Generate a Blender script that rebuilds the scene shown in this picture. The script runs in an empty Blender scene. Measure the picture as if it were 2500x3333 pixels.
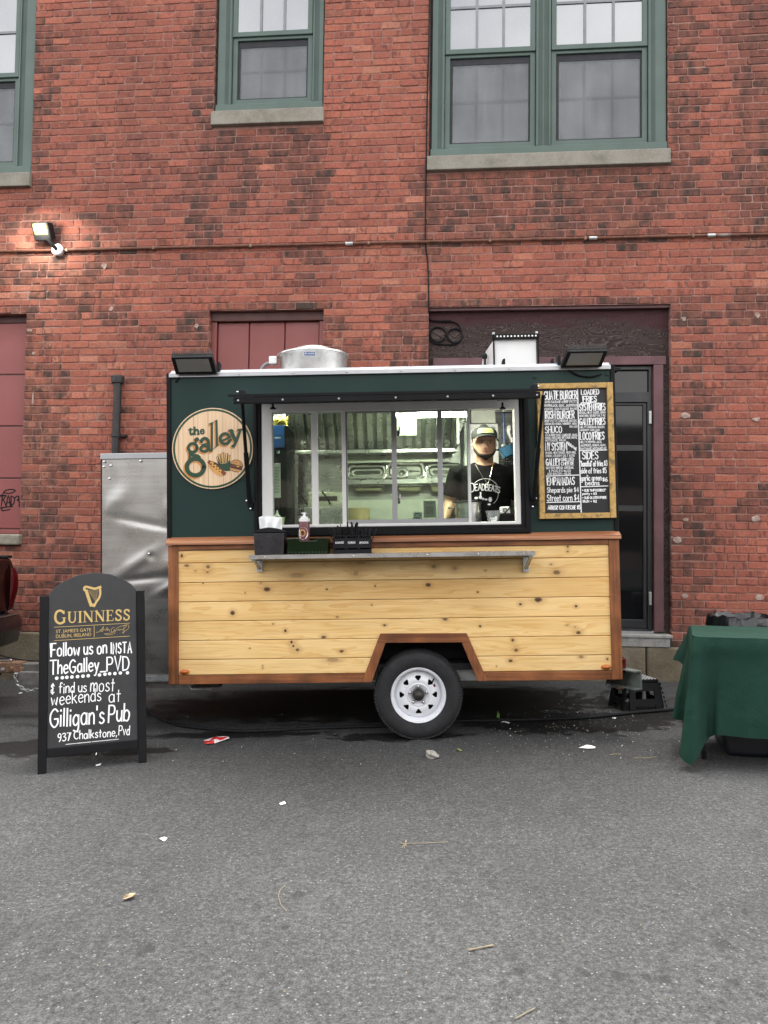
import bpy, bmesh, math, random
from mathutils import Vector, Matrix
from mathutils.bvhtree import BVHTree
random.seed(7)
rnd = random.random
U = random.uniform
R = math.radians
sc = bpy.context.scene
col = sc.collection

# ---------------------------------------------------------------- camera
F = 2500.0
PITCH, ROLL, EYE = R(2.3), R(0.7), Vector((0, 0, 1.505))
cp, sp, cr, sr = math.cos(PITCH), math.sin(PITCH), math.cos(ROLL), math.sin(ROLL)
cd = bpy.data.cameras.new('camera')
cam = bpy.data.objects.new('camera', cd)
col.objects.link(cam)
cd.sensor_fit = 'VERTICAL'
cd.sensor_height = 36.0
cd.lens = 36.0 * F / 3333.0
cd.clip_end = 500
right, up, back = Vector((cr, -sp * sr, cp * sr)), Vector((-sr, -sp * cr, cp * cr)), Vector((0, -cp, -sp))
cam.matrix_world = Matrix(((right.x, up.x, back.x, 0), (right.y, up.y, back.y, 0), (right.z, up.z, back.z, EYE.z), (0, 0, 0, 1)))
sc.camera = cam

# ---------------------------------------------------------------- sky, sun, exposure
SUN_EL, SUN_ROT = R(72), R(18)
w = bpy.data.worlds.new('World')
sc.world = w
w.use_nodes = True
wt = w.node_tree
bg = wt.nodes['Background']
sky = wt.nodes.new('ShaderNodeTexSky')
sky.sky_type = 'NISHITA'
sky.sun_disc = False
sky.sun_elevation = SUN_EL
sky.sun_rotation = SUN_ROT
sky.air_density = 1.0
sky.dust_density = 3.0
hs = wt.nodes.new('ShaderNodeHueSaturation')
hs.inputs['Saturation'].default_value = 0.12
wt.links.new(sky.outputs[0], hs.inputs['Color'])
tc = wt.nodes.new('ShaderNodeTexCoord')
ns = wt.nodes.new('ShaderNodeTexNoise')
ns.inputs['Scale'].default_value = 3.2
ns.inputs['Detail'].default_value = 6
wt.links.new(tc.outputs['Generated'], ns.inputs['Vector'])
rp = wt.nodes.new('ShaderNodeValToRGB')
rp.color_ramp.elements[0].position = 0.36
rp.color_ramp.elements[0].color = (0.66, 0.66, 0.68, 1)
rp.color_ramp.elements[1].position = 0.66
rp.color_ramp.elements[1].color = (1.3, 1.26, 1.19, 1)
wt.links.new(ns.outputs[0], rp.inputs[0])
mx = wt.nodes.new('ShaderNodeMix')
mx.data_type = 'RGBA'
mx.blend_type = 'MULTIPLY'
mx.inputs[0].default_value = 1.0
wt.links.new(hs.outputs[0], mx.inputs[6])
wt.links.new(rp.outputs[0], mx.inputs[7])
wt.links.new(mx.outputs[2], bg.inputs[0])
bg.inputs[1].default_value = 0.15

sl = bpy.data.lights.new('sun', 'SUN')
so = bpy.data.objects.new('sun', sl)
col.objects.link(so)
sl.energy = 0.7
sl.angle = R(40)
sl.color = (1.0, 0.97, 0.92)
sd = Vector((math.sin(SUN_ROT) * math.cos(SUN_EL), math.cos(SUN_ROT) * math.cos(SUN_EL), math.sin(SUN_EL)))
so.rotation_euler = (-sd).to_track_quat('-Z', 'Y').to_euler()
so.location = (0, 0, 20)
vs = sc.view_settings
sc.display_settings.display_device = 'sRGB'
vs.view_transform = 'Standard'
vs.look = 'None'
vs.gamma = 1.0
vs.exposure = 2.38
vs.use_curve_mapping = False
sc.render.engine = 'CYCLES'
sc.cycles.use_denoising = True
sc.cycles.max_bounces = 6
sc.cycles.transparent_max_bounces = 12
sc.cycles.caustics_reflective = False
sc.cycles.caustics_refractive = False
sc.cycles.sample_clamp_indirect = 6

# ---------------------------------------------------------------- measuring: photo pixel -> point on a real plane
def ray(px, py):
    x, z = (px - 1250) / F, -(py - 1666.5) / F
    x, z = cr * x - sr * z, sr * x + cr * z
    return Vector((x, cp - sp * z, sp + cp * z))

class Frame:
    """A local frame standing in the place: X along the face, Y into it, Z up the face."""
    def __init__(s, org, yaw, tilt=0.0, lean=0.0):
        u = Vector((math.cos(yaw), -math.sin(yaw), 0)); n = Vector((math.sin(yaw), math.cos(yaw), 0)); k = Vector((0, 0, 1))
        X = u * math.cos(tilt) + k * math.sin(tilt); Z = -u * math.sin(tilt) + k * math.cos(tilt)
        Zl = Z * math.cos(lean) + n * math.sin(lean); Yl = n * math.cos(lean) - Z * math.sin(lean)
        s.o, s.X, s.Y, s.Z = Vector(org), X, Yl, Zl
        s.M = Matrix(((X.x, Yl.x, Zl.x, s.o.x), (X.y, Yl.y, Zl.y, s.o.y), (X.z, Yl.z, Zl.z, s.o.z), (0, 0, 0, 1)))
    def __call__(s, px, py, d=0.0):
        r = ray(px, py)
        t = s.Y.dot(s.o + s.Y * d - EYE) / s.Y.dot(r)
        p = EYE + r * t - s.o
        return Vector((p.dot(s.X), d, p.dot(s.Z)))

def gz(x, y):
    t = min(max((y - 6.0) / 2.4, 0), 1)
    return 0.39 * math.tanh(x / 15.0) + 0.055 * t * t * (3 - 2 * t)
def G(px, py, h=0.0):
    r = ray(px, py); z = 0.0
    for _ in range(12):
        t = (z + h - EYE.z) / r.z
        p = EYE + r * t
        z = gz(p.x, p.y)
    return Vector((p.x, p.y, z + h))

W = Frame((0, 8.2, 0), R(5.1))
T = Frame((0, 5.9, 0), R(1.22), R(1.54))

# ---------------------------------------------------------------- mesh builder
class MB:
    def __init__(s): s.v, s.f, s.m, s.a = [], [], [], None
    def add(s, vs, fs, m=0):
        n = len(s.v); s.v += [tuple(v) for v in vs]; s.f += [tuple(i + n for i in f) for f in fs]; s.m += [m] * len(fs)
        return s
    def box(s, x0, x1, y0, y1, z0, z1, m=0):
        return s.add([(x0, y0, z0), (x1, y0, z0), (x1, y1, z0), (x0, y1, z0), (x0, y0, z1), (x1, y0, z1), (x1, y1, z1), (x0, y1, z1)],
                     [(0, 3, 2, 1), (4, 5, 6, 7), (0, 1, 5, 4), (1, 2, 6, 5), (2, 3, 7, 6), (3, 0, 4, 7)], m)
    def prism(s, poly, y0, y1, m=0):
        """poly: (x, z) points, counter-clockwise seen from -Y; extruded from y0 (front) to y1."""
        n = len(poly)
        a = sum(poly[i][0] * poly[(i + 1) % n][1] - poly[(i + 1) % n][0] * poly[i][1] for i in range(n))
        if a < 0: poly = poly[::-1]
        vs = [(p[0], y0, p[1]) for p in poly] + [(p[0], y1, p[1]) for p in poly]
        fs = [tuple(range(n)), tuple(range(2 * n - 1, n - 1, -1))] + [(i, i + n, (i + 1) % n + n, (i + 1) % n) for i in range(n)]
        return s.add(vs, fs, m)
    def hexa(s, p, m=0):
        """eight corners: bottom ring 0-3 then top ring 4-7"""
        return s.add(p, [(0, 3, 2, 1), (4, 5, 6, 7), (0, 1, 5, 4), (1, 2, 6, 5), (2, 3, 7, 6), (3, 0, 4, 7)], m)
    def sheet(s, x0, x1, z0, z1, holes, y0, y1, m=0):
        """a slab in XZ with rectangular holes, watertight"""
        xs = sorted({x0, x1} | {min(max(h[k], x0), x1) for h in holes for k in (0, 1)})
        zs = sorted({z0, z1} | {min(max(h[k], z0), z1) for h in holes for k in (2, 3)})
        def fill(i, j):
            if not (0 <= i < len(xs) - 1 and 0 <= j < len(zs) - 1): return False
            cx, cz = (xs[i] + xs[i + 1]) / 2, (zs[j] + zs[j + 1]) / 2
            return not any(h[0] < cx < h[1] and h[2] < cz < h[3] for h in holes)
        for i in range(len(xs) - 1):
            for j in range(len(zs) - 1):
                if not fill(i, j): continue
                a, b, c, d = xs[i], xs[i + 1], zs[j], zs[j + 1]
                q = [(a, y0, c), (b, y0, c), (b, y0, d), (a, y0, d), (a, y1, c), (b, y1, c), (b, y1, d), (a, y1, d)]
                fs = [(0, 1, 2, 3), (5, 4, 7, 6)]
                if not fill(i - 1, j): fs.append((4, 0, 3, 7))
                if not fill(i + 1, j): fs.append((1, 5, 6, 2))
                if not fill(i, j - 1): fs.append((4, 5, 1, 0))
                if not fill(i, j + 1): fs.append((3, 2, 6, 7))
                s.add(q, fs, m)
        return s
    def lathe(s, prof, c=(0, 0, 0), axis='z', n=32, m=0, cap=True):
        """prof: (radius, height) pairs"""
        vs, fs = [], []
        def P(r, h, a):
            x, y = r * math.cos(a), r * math.sin(a)
            p = (x, y, h) if axis == 'z' else ((x, -h, y) if axis == 'y' else (h, x, y))
            return (p[0] + c[0], p[1] + c[1], p[2] + c[2])
        for r, h in prof:
            vs += [P(r, h, 2 * math.pi * i / n) for i in range(n)]
        for k in range(len(prof) - 1):
            for i in range(n):
                j = (i + 1) % n
                fs.append((k * n + i, k * n + j, (k + 1) * n + j, (k + 1) * n + i))
        if cap:
            fs.append(tuple(range(n - 1, -1, -1))); k = (len(prof) - 1) * n
            fs.append(tuple(range(k, k + n)))
        return s.add(vs, fs, m)
    def tube(s, pts, r, n=8, m=0, cap=True, closed=False):
        pts = [Vector(p) for p in pts]; L = len(pts); rs = r if isinstance(r, (list, tuple)) else [r] * L
        vs, fs = [], []; prev = None
        for i, p in enumerate(pts):
            a = pts[(i - 1) % L] if (i > 0 or closed) else p; b = pts[(i + 1) % L] if (i < L - 1 or closed) else p
            t = (b - a).normalized()
            if prev is None:
                ref = Vector((0, 0, 1)) if abs(t.z) < 0.9 else Vector((1, 0, 0))
                prev = t.cross(ref).normalized()
            e = (prev - t * prev.dot(t)).normalized(); g = t.cross(e); prev = e
            vs += [p + (e * math.cos(2 * math.pi * k / n) + g * math.sin(2 * math.pi * k / n)) * rs[i] for k in range(n)]
        for i in range(L if closed else L - 1):
            for k in range(n):
                a, b = i * n, ((i + 1) % L) * n
                fs.append((a + k, a + (k + 1) % n, b + (k + 1) % n, b + k))
        if cap and not closed:
            fs.append(tuple(range(n - 1, -1, -1))); fs.append(tuple(range((L - 1) * n, L * n)))
        return s.add(vs, fs, m)
    def build(s, name, mats, parent=None, bevel=0, seg=2, smooth=False, label=None, kind=None, loc=None):
        me = bpy.data.meshes.new(name)
        me.from_pydata(s.v, [], s.f)
        for mt in (mats if isinstance(mats, (list, tuple)) else [mats]): me.materials.append(mt)
        if any(s.m): me.polygons.foreach_set('material_index', s.m)
        if s.a is not None:
            at = me.attributes.new('tone', 'FLOAT_COLOR', 'POINT')
            at.data.foreach_set('color', [c for q in s.a for c in q])
        if smooth:
            me.polygons.foreach_set('use_smooth', [True] * len(me.polygons))
        me.update()
        o = bpy.data.objects.new(name, me)
        col.objects.link(o)
        if parent is not None: o.parent = parent
        if loc is not None: o.location = loc
        if bevel:
            b = o.modifiers.new('bevel', 'BEVEL'); b.width = bevel; b.segments = seg; b.limit_method = 'ANGLE'; b.angle_limit = R(40); b.harden_normals = False
        if smooth:
            try:
                me.set_sharp_from_angle(angle=R(38))
            except Exception: pass
        if label: o['label'] = label
        if kind: o['kind'] = kind
        return o

def tag(o, label=None, cat=None, group=None, kind=None):
    if label: o['label'] = label
    if cat: o['category'] = cat
    if group: o['group'] = group
    if kind: o['kind'] = kind
    return o
def thing(name, label, cat, M=None, group=None):
    o = bpy.data.objects.new(name, None); col.objects.link(o); o.empty_display_size = 0.1
    if M is not None: o.matrix_world = M if isinstance(M, Matrix) else Matrix.Translation(M)
    return tag(o, label, cat, group)
def node(name, parent, M=None):
    o = bpy.data.objects.new(name, None); col.objects.link(o); o.parent = parent; o.empty_display_size = 0.05
    if M is not None: o.matrix_local = M
    return o
def copy_tree(o, parent=None):
    c = o.copy(); col.objects.link(c)
    if parent is not None: c.parent = parent
    for ch in list(o.children): copy_tree(ch, c)
    return c
def Tf(x, y, z, rz=0, rx=0, ry=0):
    return Matrix.Translation((x, y, z)) @ Matrix.Rotation(rz, 4, 'Z') @ Matrix.Rotation(ry, 4, 'Y') @ Matrix.Rotation(rx, 4, 'X')

# ---------------------------------------------------------------- materials
class NT:
    def __init__(s, name):
        s.mat = bpy.data.materials.new(name); s.mat.use_nodes = True; s.t = s.mat.node_tree
        s.p = s.t.nodes['Principled BSDF']; s.out = s.t.nodes['Material Output']
        s._c = None
    def N(s, kind, **kw):
        n = s.t.nodes.new('ShaderNode' + kind)
        for k, v in kw.items():
            if hasattr(n, k) and k not in n.inputs: setattr(n, k, v)
            else: s.set(n.inputs[k], v)
        return n
    def set(s, sock, v):
        if hasattr(v, 'is_output') or isinstance(v, bpy.types.NodeSocket): s.t.links.new(v, sock)
        else:
            if isinstance(v, tuple) and len(v) == 3 and len(getattr(sock, 'default_value', (0,))) == 4: v = (*v, 1)
            sock.default_value = v
    def co(s, scale=(1, 1, 1), which='Object', rot=(0, 0, 0), loc=(0, 0, 0)):
        if s._c is None: s._c = s.N('TexCoord')
        m = s.N('Mapping'); m.inputs['Scale'].default_value = scale; m.inputs['Rotation'].default_value = rot; m.inputs['Location'].default_value = loc
        s.t.links.new(s._c.outputs[which], m.inputs[0]); return m.outputs[0]
    def noise(s, vec, scale, detail=4, rough=0.55, dist=0.0):
        n = s.N('TexNoise'); s.set(n.inputs['Vector'], vec); n.inputs['Scale'].default_value = scale; n.inputs['Detail'].default_value = detail
        n.inputs['Roughness'].default_value = rough; n.inputs['Distortion'].default_value = dist; return n.outputs[0]
    def vor(s, vec, scale, out='Distance'):
        n = s.N('TexVoronoi'); s.set(n.inputs['Vector'], vec); n.inputs['Scale'].default_value = scale; return n.outputs[out]
    def ramp(s, fac, stops):
        n = s.N('ValToRGB'); e = n.color_ramp.elements
        while len(e) < len(stops): e.new(0.5)
        for q, (p, c) in zip(e, stops):
            q.position = p; q.color = (c, c, c, 1) if not isinstance(c, tuple) else (*c, 1)
        s.set(n.inputs[0], fac); return n.outputs[0]
    def mix(s, fac, a, b, mode='MIX'):
        n = s.N('Mix', data_type='RGBA', blend_type=mode); s.set(n.inputs[0], fac); s.set(n.inputs[6], a); s.set(n.inputs[7], b); return n.outputs[2]
    def math(s, op, a, b=0.0, clamp=False):
        n = s.N('Math', operation=op, use_clamp=clamp); s.set(n.inputs[0], a); s.set(n.inputs[1], b); return n.outputs[0]
    def bump(s, h, strength=0.3, dist=0.01):
        n = s.N('Bump'); n.inputs['Strength'].default_value = strength; n.inputs['Distance'].default_value = dist; s.set(n.inputs['Height'], h)
        s.t.links.new(n.outputs[0], s.p.inputs['Normal']); return n
    def base(s, c, rough=0.6, metal=0.0, spec=0.5):
        s.set(s.p.inputs['Base Color'], c); s.set(s.p.inputs['Roughness'], rough); s.set(s.p.inputs['Metallic'], metal)
        s.set(s.p.inputs['Specular IOR Level'], spec); return s.mat

def srgb(r, g, b):
    f = lambda c: (c / 255) / 12.92 if c / 255 <= 0.04045 else (((c / 255) + 0.055) / 1.055) ** 2.4
    return (f(r), f(g), f(b))
def plain(name, c, rough=0.5, metal=0.0, vary=0.12, scale=6.0, bump=0.0, spec=0.5, bscale=60):
    t = NT(name); v = t.co()
    n = t.noise(v, scale, 5)
    dark = tuple(q * (1 - vary) for q in c); lite = tuple(min(1, q * (1 + vary)) for q in c)
    cc = t.ramp(n, [(0.3, dark), (0.7, lite)])
    rr = t.ramp(t.noise(v, scale * 2.3, 3), [(0.3, max(0.02, rough - 0.08)), (0.7, min(1, rough + 0.08))])
    if bump: t.bump(t.noise(v, bscale, 4), bump, 0.004)
    return t.base(cc, rr, metal, spec)
# ---- brick
def make_brick():
    t = NT('brick'); at = t.N('Attribute', attribute_name='tone')
    sep = t.N('SeparateColor'); t.set(sep.inputs[0], at.outputs['Color'])
    tone, soot, third = sep.outputs[0], sep.outputs[1], sep.outputs[2]
    v = t.co()
    base = t.ramp(tone, [(0.0, (0.24, 0.094, 0.074)), (0.25, (0.315, 0.109, 0.079)), (0.55, (0.375, 0.124, 0.086)), (0.8, (0.43, 0.15, 0.10)), (1.0, (0.50, 0.21, 0.14))])
    # flashed bands that run up and down the face of a brick, moved per brick
    off = t.N('CombineXYZ'); t.set(off.inputs[2], t.math('MULTIPLY', third, 17.0))
    va = t.N('VectorMath', operation='ADD'); t.set(va.inputs[0], t.co((17, 17, 6))); t.set(va.inputs[1], off.outputs[0])
    band = t.ramp(t.noise(va.outputs[0], 1.0, 3, 0.6, 0.4), [(0.52, 0.0), (0.6, 1.0)])
    band = t.math('MULTIPLY', band, t.ramp(third, [(0.25, 0.0), (0.6, 0.65)]))
    c = t.mix(band, base, (0.11, 0.048, 0.04))
    pale = t.math('MULTIPLY', t.ramp(t.noise(t.co((22, 22, 7)), 1.0, 3), [(0.56, 0.0), (0.62, 0.7)]), t.ramp(third, [(0.35, 1.0), (0.75, 0.0)]))
    c = t.mix(pale, c, (0.40, 0.165, 0.105))
    grime = t.ramp(t.noise(v, 42, 6, 0.7), [(0.35, 0.68), (0.62, 1.05)])
    c = t.mix(1.0, c, grime, 'MULTIPLY')
    big = t.ramp(t.noise(v, 0.9, 3), [(0.35, (0.82, 0.84, 0.86)), (0.65, (1.1, 1.05, 1.02))])
    c = t.mix(1.0, c, big, 'MULTIPLY')
    sm = t.math('MULTIPLY', soot, t.ramp(t.noise(t.co((9, 9, 5)), 1.0, 5, 0.65), [(0.34, 0.12), (0.6, 1.0)]))
    c = t.mix(sm, c, (0.048, 0.038, 0.033))
    dr = t.ramp(t.noise(t.co((55, 55, 3.2)), 1.0, 2), [(0.735, 0.0), (0.75, 0.55)])
    dr = t.math('MULTIPLY', dr, t.ramp(t.noise(v, 1.3, 2), [(0.55, 0.0), (0.66, 1.0)]))
    c = t.mix(dr, c, (0.55, 0.5, 0.46))
    h = t.math('ADD', t.noise(v, 60, 5, 0.65), t.math('MULTIPLY', t.vor(v, 110), -0.3))
    t.bump(h, 0.55, 0.006)
    return t.base(c, 0.88, 0, 0.25)
M_BRICK = make_brick()
def make_mortar():
    t = NT('mortar'); v = t.co()
    c = t.ramp(t.noise(v, 14, 6, 0.65), [(0.3, (0.215, 0.11, 0.09)), (0.55, (0.31, 0.168, 0.138)), (0.75, (0.41, 0.26, 0.22))])
    white = t.ramp(t.noise(v, 1.1, 4, 0.6), [(0.6, 0.0), (0.68, 0.6)])
    c = t.mix(white, c, (0.40, 0.33, 0.29))
    t.bump(t.noise(v, 90, 5), 0.5, 0.004)
    return t.base(c, 0.95, 0, 0.2)
M_MORTAR = make_mortar()
def make_stone(name, a, b, cc, sc_=3.0, bump=0.4, fine=70):
    t = NT(name); v = t.co()
    c = t.ramp(t.noise(v, sc_, 7, 0.65), [(0.3, a), (0.5, b), (0.72, cc)])
    c = t.mix(1.0, c, t.ramp(t.noise(v, fine, 4, 0.7), [(0.3, 0.75), (0.65, 1.08)]), 'MULTIPLY')
    t.bump(t.math('ADD', t.noise(v, fine * 0.6, 6, 0.7), t.math('MULTIPLY', t.noise(v, 5, 5), 1.5)), bump, 0.012)
    return t.base(c, 0.9, 0, 0.25)
M_SILL = make_stone('sill_stone', (0.19, 0.175, 0.14), (0.27, 0.25, 0.21), (0.33, 0.31, 0.265), 4.0, 0.15)
M_ROUGHSILL = make_stone('rough_stone', (0.2, 0.18, 0.13), (0.3, 0.28, 0.22), (0.38, 0.36, 0.3), 9.0, 0.6)
M_FOUND = make_stone('foundation_concrete', (0.15, 0.12, 0.075), (0.22, 0.185, 0.13), (0.31, 0.27, 0.2), 2.6, 0.8)
M_GREEN = plain('green_frame_paint', (0.068, 0.106, 0.089), 0.42, 0, 0.14, 2.2, 0.08)
M_GREEN2 = plain('green_track_paint', (0.03, 0.056, 0.046), 0.5, 0, 0.12, 2.2)
M_BROWNGAP = plain('gap_shade_brown', (0.05, 0.034, 0.028), 0.8, 0, 0.4, 14)  # dark brown stands in for the shadow line in the gap
def make_wglass(name, base, ior):
    t = NT(name); v = t.co()
    c = t.ramp(t.noise(v, 2.0, 4), [(0.3, tuple(q * 0.8 for q in base)), (0.7, tuple(q * 1.15 for q in base))])
    t.p.inputs['IOR'].default_value = ior
    t.bump(t.noise(v, 1.6, 2), 0.05, 0.02)
    return t.base(c, 0.05, 0, 0.5)
M_WGLASS = make_wglass('window_glass', (0.12, 0.13, 0.145), 3.0)
M_DGLASS = make_wglass('dark_door_glass', (0.008, 0.008, 0.009), 1.4)
def make_screen():
    t = NT('insect_screen'); v = t.co()
    st = t.noise(t.co((9, 9, 0.7)), 1.0, 5, 0.6, 0.6)
    c = t.ramp(st, [(0.3, (0.20, 0.212, 0.225)), (0.62, (0.25, 0.264, 0.275)), (0.8, (0.33, 0.345, 0.355))])
    c = t.mix(1.0, c, t.ramp(t.noise(v, 2.2, 3), [(0.3, 0.8), (0.7, 1.15)]), 'MULTIPLY')
    tr = t.N('BsdfTransparent'); ms = t.N('MixShader'); ms.inputs[0].default_value = 0.5
    t.base(c, 0.7, 0, 0.3)
    t.t.links.new(tr.outputs[0], ms.inputs[1]); t.t.links.new(t.p.outputs[0], ms.inputs[2]); t.t.links.new(ms.outputs[0], t.out.inputs[0])
    return t.mat
M_SCREEN = make_screen()
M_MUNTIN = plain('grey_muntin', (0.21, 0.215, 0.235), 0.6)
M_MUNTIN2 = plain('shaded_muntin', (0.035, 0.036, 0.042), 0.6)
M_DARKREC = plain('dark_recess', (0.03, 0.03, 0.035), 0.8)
M_RED = plain('red_steel_paint', (0.235, 0.062, 0.056), 0.5, 0, 0.12, 1.4, 0.05)
M_REDDK = plain('red_brown_trim', (0.075, 0.026, 0.022), 0.6, 0, 0.2, 4)
def make_ply():
    t = NT('weathered_plywood')
    wf = t.noise(t.co((1.9, 1, 5.2)), 1.0, 2.5, 0.5, 0.9); fr_ = t.N('Math', operation='FRACT'); t.set(fr_.inputs[0], t.math('MULTIPLY', wf, 34.0))
    grain = t.ramp(fr_.outputs[0], [(0.1, (0.024, 0.016, 0.016)), (0.55, (0.04, 0.026, 0.025)), (0.8, (0.078, 0.057, 0.05)), (0.95, (0.10, 0.076, 0.066))])
    z = t.N('SeparateXYZ'); t.set(z.inputs[0], t.co())
    paint = t.math('ADD', t.noise(t.co((2, 2, 9)), 1.0, 5), t.math('MULTIPLY', t.math('SUBTRACT', z.outputs[2], PLY_Z), 2.2))
    c = t.mix(t.ramp(paint, [(0.48, 0.0), (0.66, 0.85)]), grain, (0.058, 0.022, 0.026))
    t.bump(fr_.outputs[0], 0.4, 0.006)
    return t.base(c, 0.8, 0, 0.25)
PLY_Z = W(1800, 1075, 0.1).z + 0.02
M_PLY = make_ply()
M_PURPLE = plain('purple_brown_paint', (0.115, 0.05, 0.055), 0.6, 0, 0.25, 5, 0.15)
M_BLACKDOOR = plain('black_door_paint', (0.018, 0.019, 0.021), 0.4, 0, 0.2, 3)
M_GREYWOOD = make_stone('grey_timber', (0.26, 0.25, 0.23), (0.36, 0.35, 0.33), (0.44, 0.42, 0.4), 12.0, 0.2)
M_STEELPIPE = plain('black_iron_pipe', (0.035, 0.032, 0.032), 0.55, 0.3, 0.2, 9)
def make_conduit():
    t = NT('rusty_conduit')
    f = t.ramp(t.noise(t.co((0.9, 0, 0), loc=(3.3, 0, 0)), 1.0, 3), [(0.36, 0.0), (0.39, 1.0)])
    c = t.mix(f, (0.30, 0.28, 0.27), t.ramp(t.noise(t.co(), 20, 4), [(0.3, (0.06, 0.022, 0.014)), (0.7, (0.17, 0.06, 0.03))]))
    return t.base(c, 0.6, 0.0, 0.4)
M_CONDUIT = make_conduit()
M_GALV = plain('galvanised_steel', (0.42, 0.43, 0.43), 0.42, 0.75, 0.22, 18)
M_GALVD = plain('weathered_galvanised', (0.17, 0.165, 0.155), 0.6, 0.5, 0.35, 14)
M_RUSTSTEEL = plain('rusty_steel', (0.24, 0.14, 0.09), 0.65, 0.4, 0.45, 25)
M_BLACK = plain('black_paint', (0.007, 0.007, 0.008), 0.5, 0, 0.2, 5, 0, 0.14)
M_BLACKM = plain('black_matte_plastic', (0.010, 0.0105, 0.012), 0.6, 0, 0.2, 8, 0.1, 0.2)
M_RUBBER = plain('tyre_rubber', (0.014, 0.014, 0.0155), 0.8, 0, 0.25, 11, 0.15)
M_WHEELW = plain('white_wheel_paint', (0.72, 0.73, 0.76), 0.32, 0, 0.05, 6)
M_CHROME = plain('chrome', (0.7, 0.7, 0.72), 0.15, 1.0, 0.05, 6)
M_HUB = plain('dark_hub_steel', (0.05, 0.045, 0.042), 0.45, 0.6, 0.3, 20)
M_TGREEN = plain('trailer_green_paint', (0.009, 0.029, 0.0245), 0.5, 0, 0.08, 1.5, 0.04, 0.25, 30)
M_ALU = plain('aluminium_flashing', (0.40, 0.405, 0.415), 0.42, 0.8, 0.08, 3)
def make_steel(name, c=(0.5, 0.5, 0.49), rough=0.28, dents=0.0):
    t = NT(name); v = t.co()
    cc = t.ramp(t.noise(t.co((3, 3, 40)), 1.0, 4), [(0.3, tuple(q * 0.88 for q in c)), (0.7, tuple(min(1, q * 1.1) for q in c))])
    rr = t.ramp(t.noise(v, 9, 5), [(0.3, rough - 0.06), (0.7, rough + 0.1)])
    if dents: t.bump(t.noise(v, 2.2, 1, 0.3), 1.0, dents)
    return t.base(cc, rr, 0.92, 0.5)
M_STEEL = make_steel('stainless_steel')
M_PANST = make_steel('worn_pan_steel', (0.30, 0.30, 0.28), 0.55)
M_FOIL = make_steel('crinkled_foil', (0.72, 0.71, 0.62), 0.2, 0.05)
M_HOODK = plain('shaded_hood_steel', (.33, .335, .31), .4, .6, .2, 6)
M_TAN = plain('tan_paper_roll', (0.33, 0.27, 0.14), 0.7)
M_WHITE = plain('white_plastic', (0.78, 0.78, 0.77), 0.38, 0, 0.04, 4)
M_VINYL = plain('window_vinyl', (0.74, 0.73, 0.71), 0.4, 0, 0.05, 3)
M_VINYLD = plain('window_aluminium', (0.33, 0.33, 0.34), 0.4, 0.5, 0.06, 3)
M_PAPER = plain('white_paper', (0.80, 0.82, 0.80), 0.75, 0, 0.03, 6)
def make_thin_paper():
    t = NT('thin_paper'); t.base((0.82, 0.84, 0.8), 0.8)
    tl = t.N('BsdfTranslucent'); tl.inputs[0].default_value = (0.85, 0.88, 0.82, 1); ms = t.N('MixShader'); ms.inputs[0].default_value = 0.6
    t.t.links.new(t.p.outputs[0], ms.inputs[1]); t.t.links.new(tl.outputs[0], ms.inputs[2]); t.t.links.new(ms.outputs[0], t.out.inputs[0])
    return t.mat
M_THIN = make_thin_paper()
M_TISSUE = plain('tissue', (0.86, 0.87, 0.88), 0.9, 0, 0.04, 25, 0.3)
def emit(name, c, s):
    t = NT(name); t.base((0.8, 0.8, 0.8), 0.5)
    if c[2] < 0.2: t.base((0.25, 0.18, 0.02), 0.5)
    t.p.inputs['Emission Color'].default_value = (*c, 1); t.p.inputs['Emission Strength'].default_value = s
    return t.mat
M_LAMP = emit('lit_diffuser', (0.97, 1.0, 0.80), 15.0)
M_BULB = emit('lit_bulb', (1.0, 0.80, 0.13), 0.85)
def make_clear(name, tint=(1, 1, 1), refl=0.5, ior=1.5, rough=0.02, body=0.0, bodyc=(0.5, 0.5, 0.5)):
    t = NT(name)
    tr = t.N('BsdfTransparent'); tr.inputs[0].default_value = (*tint, 1)
    gl = t.N('BsdfGlossy'); gl.inputs['Roughness'].default_value = rough
    fr = t.N('Fresnel'); fr.inputs[0].default_value = ior
    ms = t.N('MixShader'); t.t.links.new(fr.outputs[0], ms.inputs[0]); t.t.links.new(tr.outputs[0], ms.inputs[1]); t.t.links.new(gl.outputs[0], ms.inputs[2])
    last = ms
    if body:
        df = t.N('BsdfDiffuse'); df.inputs[0].default_value = (*bodyc, 1); m2 = t.N('MixShader'); m2.inputs[0].default_value = body
        t.t.links.new(ms.outputs[0], m2.inputs[1]); t.t.links.new(df.outputs[0], m2.inputs[2]); last = m2
    t.t.nodes.remove(t.p); t.t.links.new(last.outputs[0], t.out.inputs[0])
    return t.mat
M_GLASS = make_clear('clear_glass', (0.86, 0.93, 0.87), ior=1.45)
M_CUP = make_clear('clear_plastic', (0.9, 0.92, 0.92), ior=1.4, rough=0.08, body=0.14, bodyc=(0.7, 0.72, 0.72))
M_GREENCLEAR = make_clear('dark_green_plastic', (0.10, 0.16, 0.07), ior=1.45, rough=0.1, body=0.55, bodyc=(0.012, 0.028, 0.01))

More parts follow.
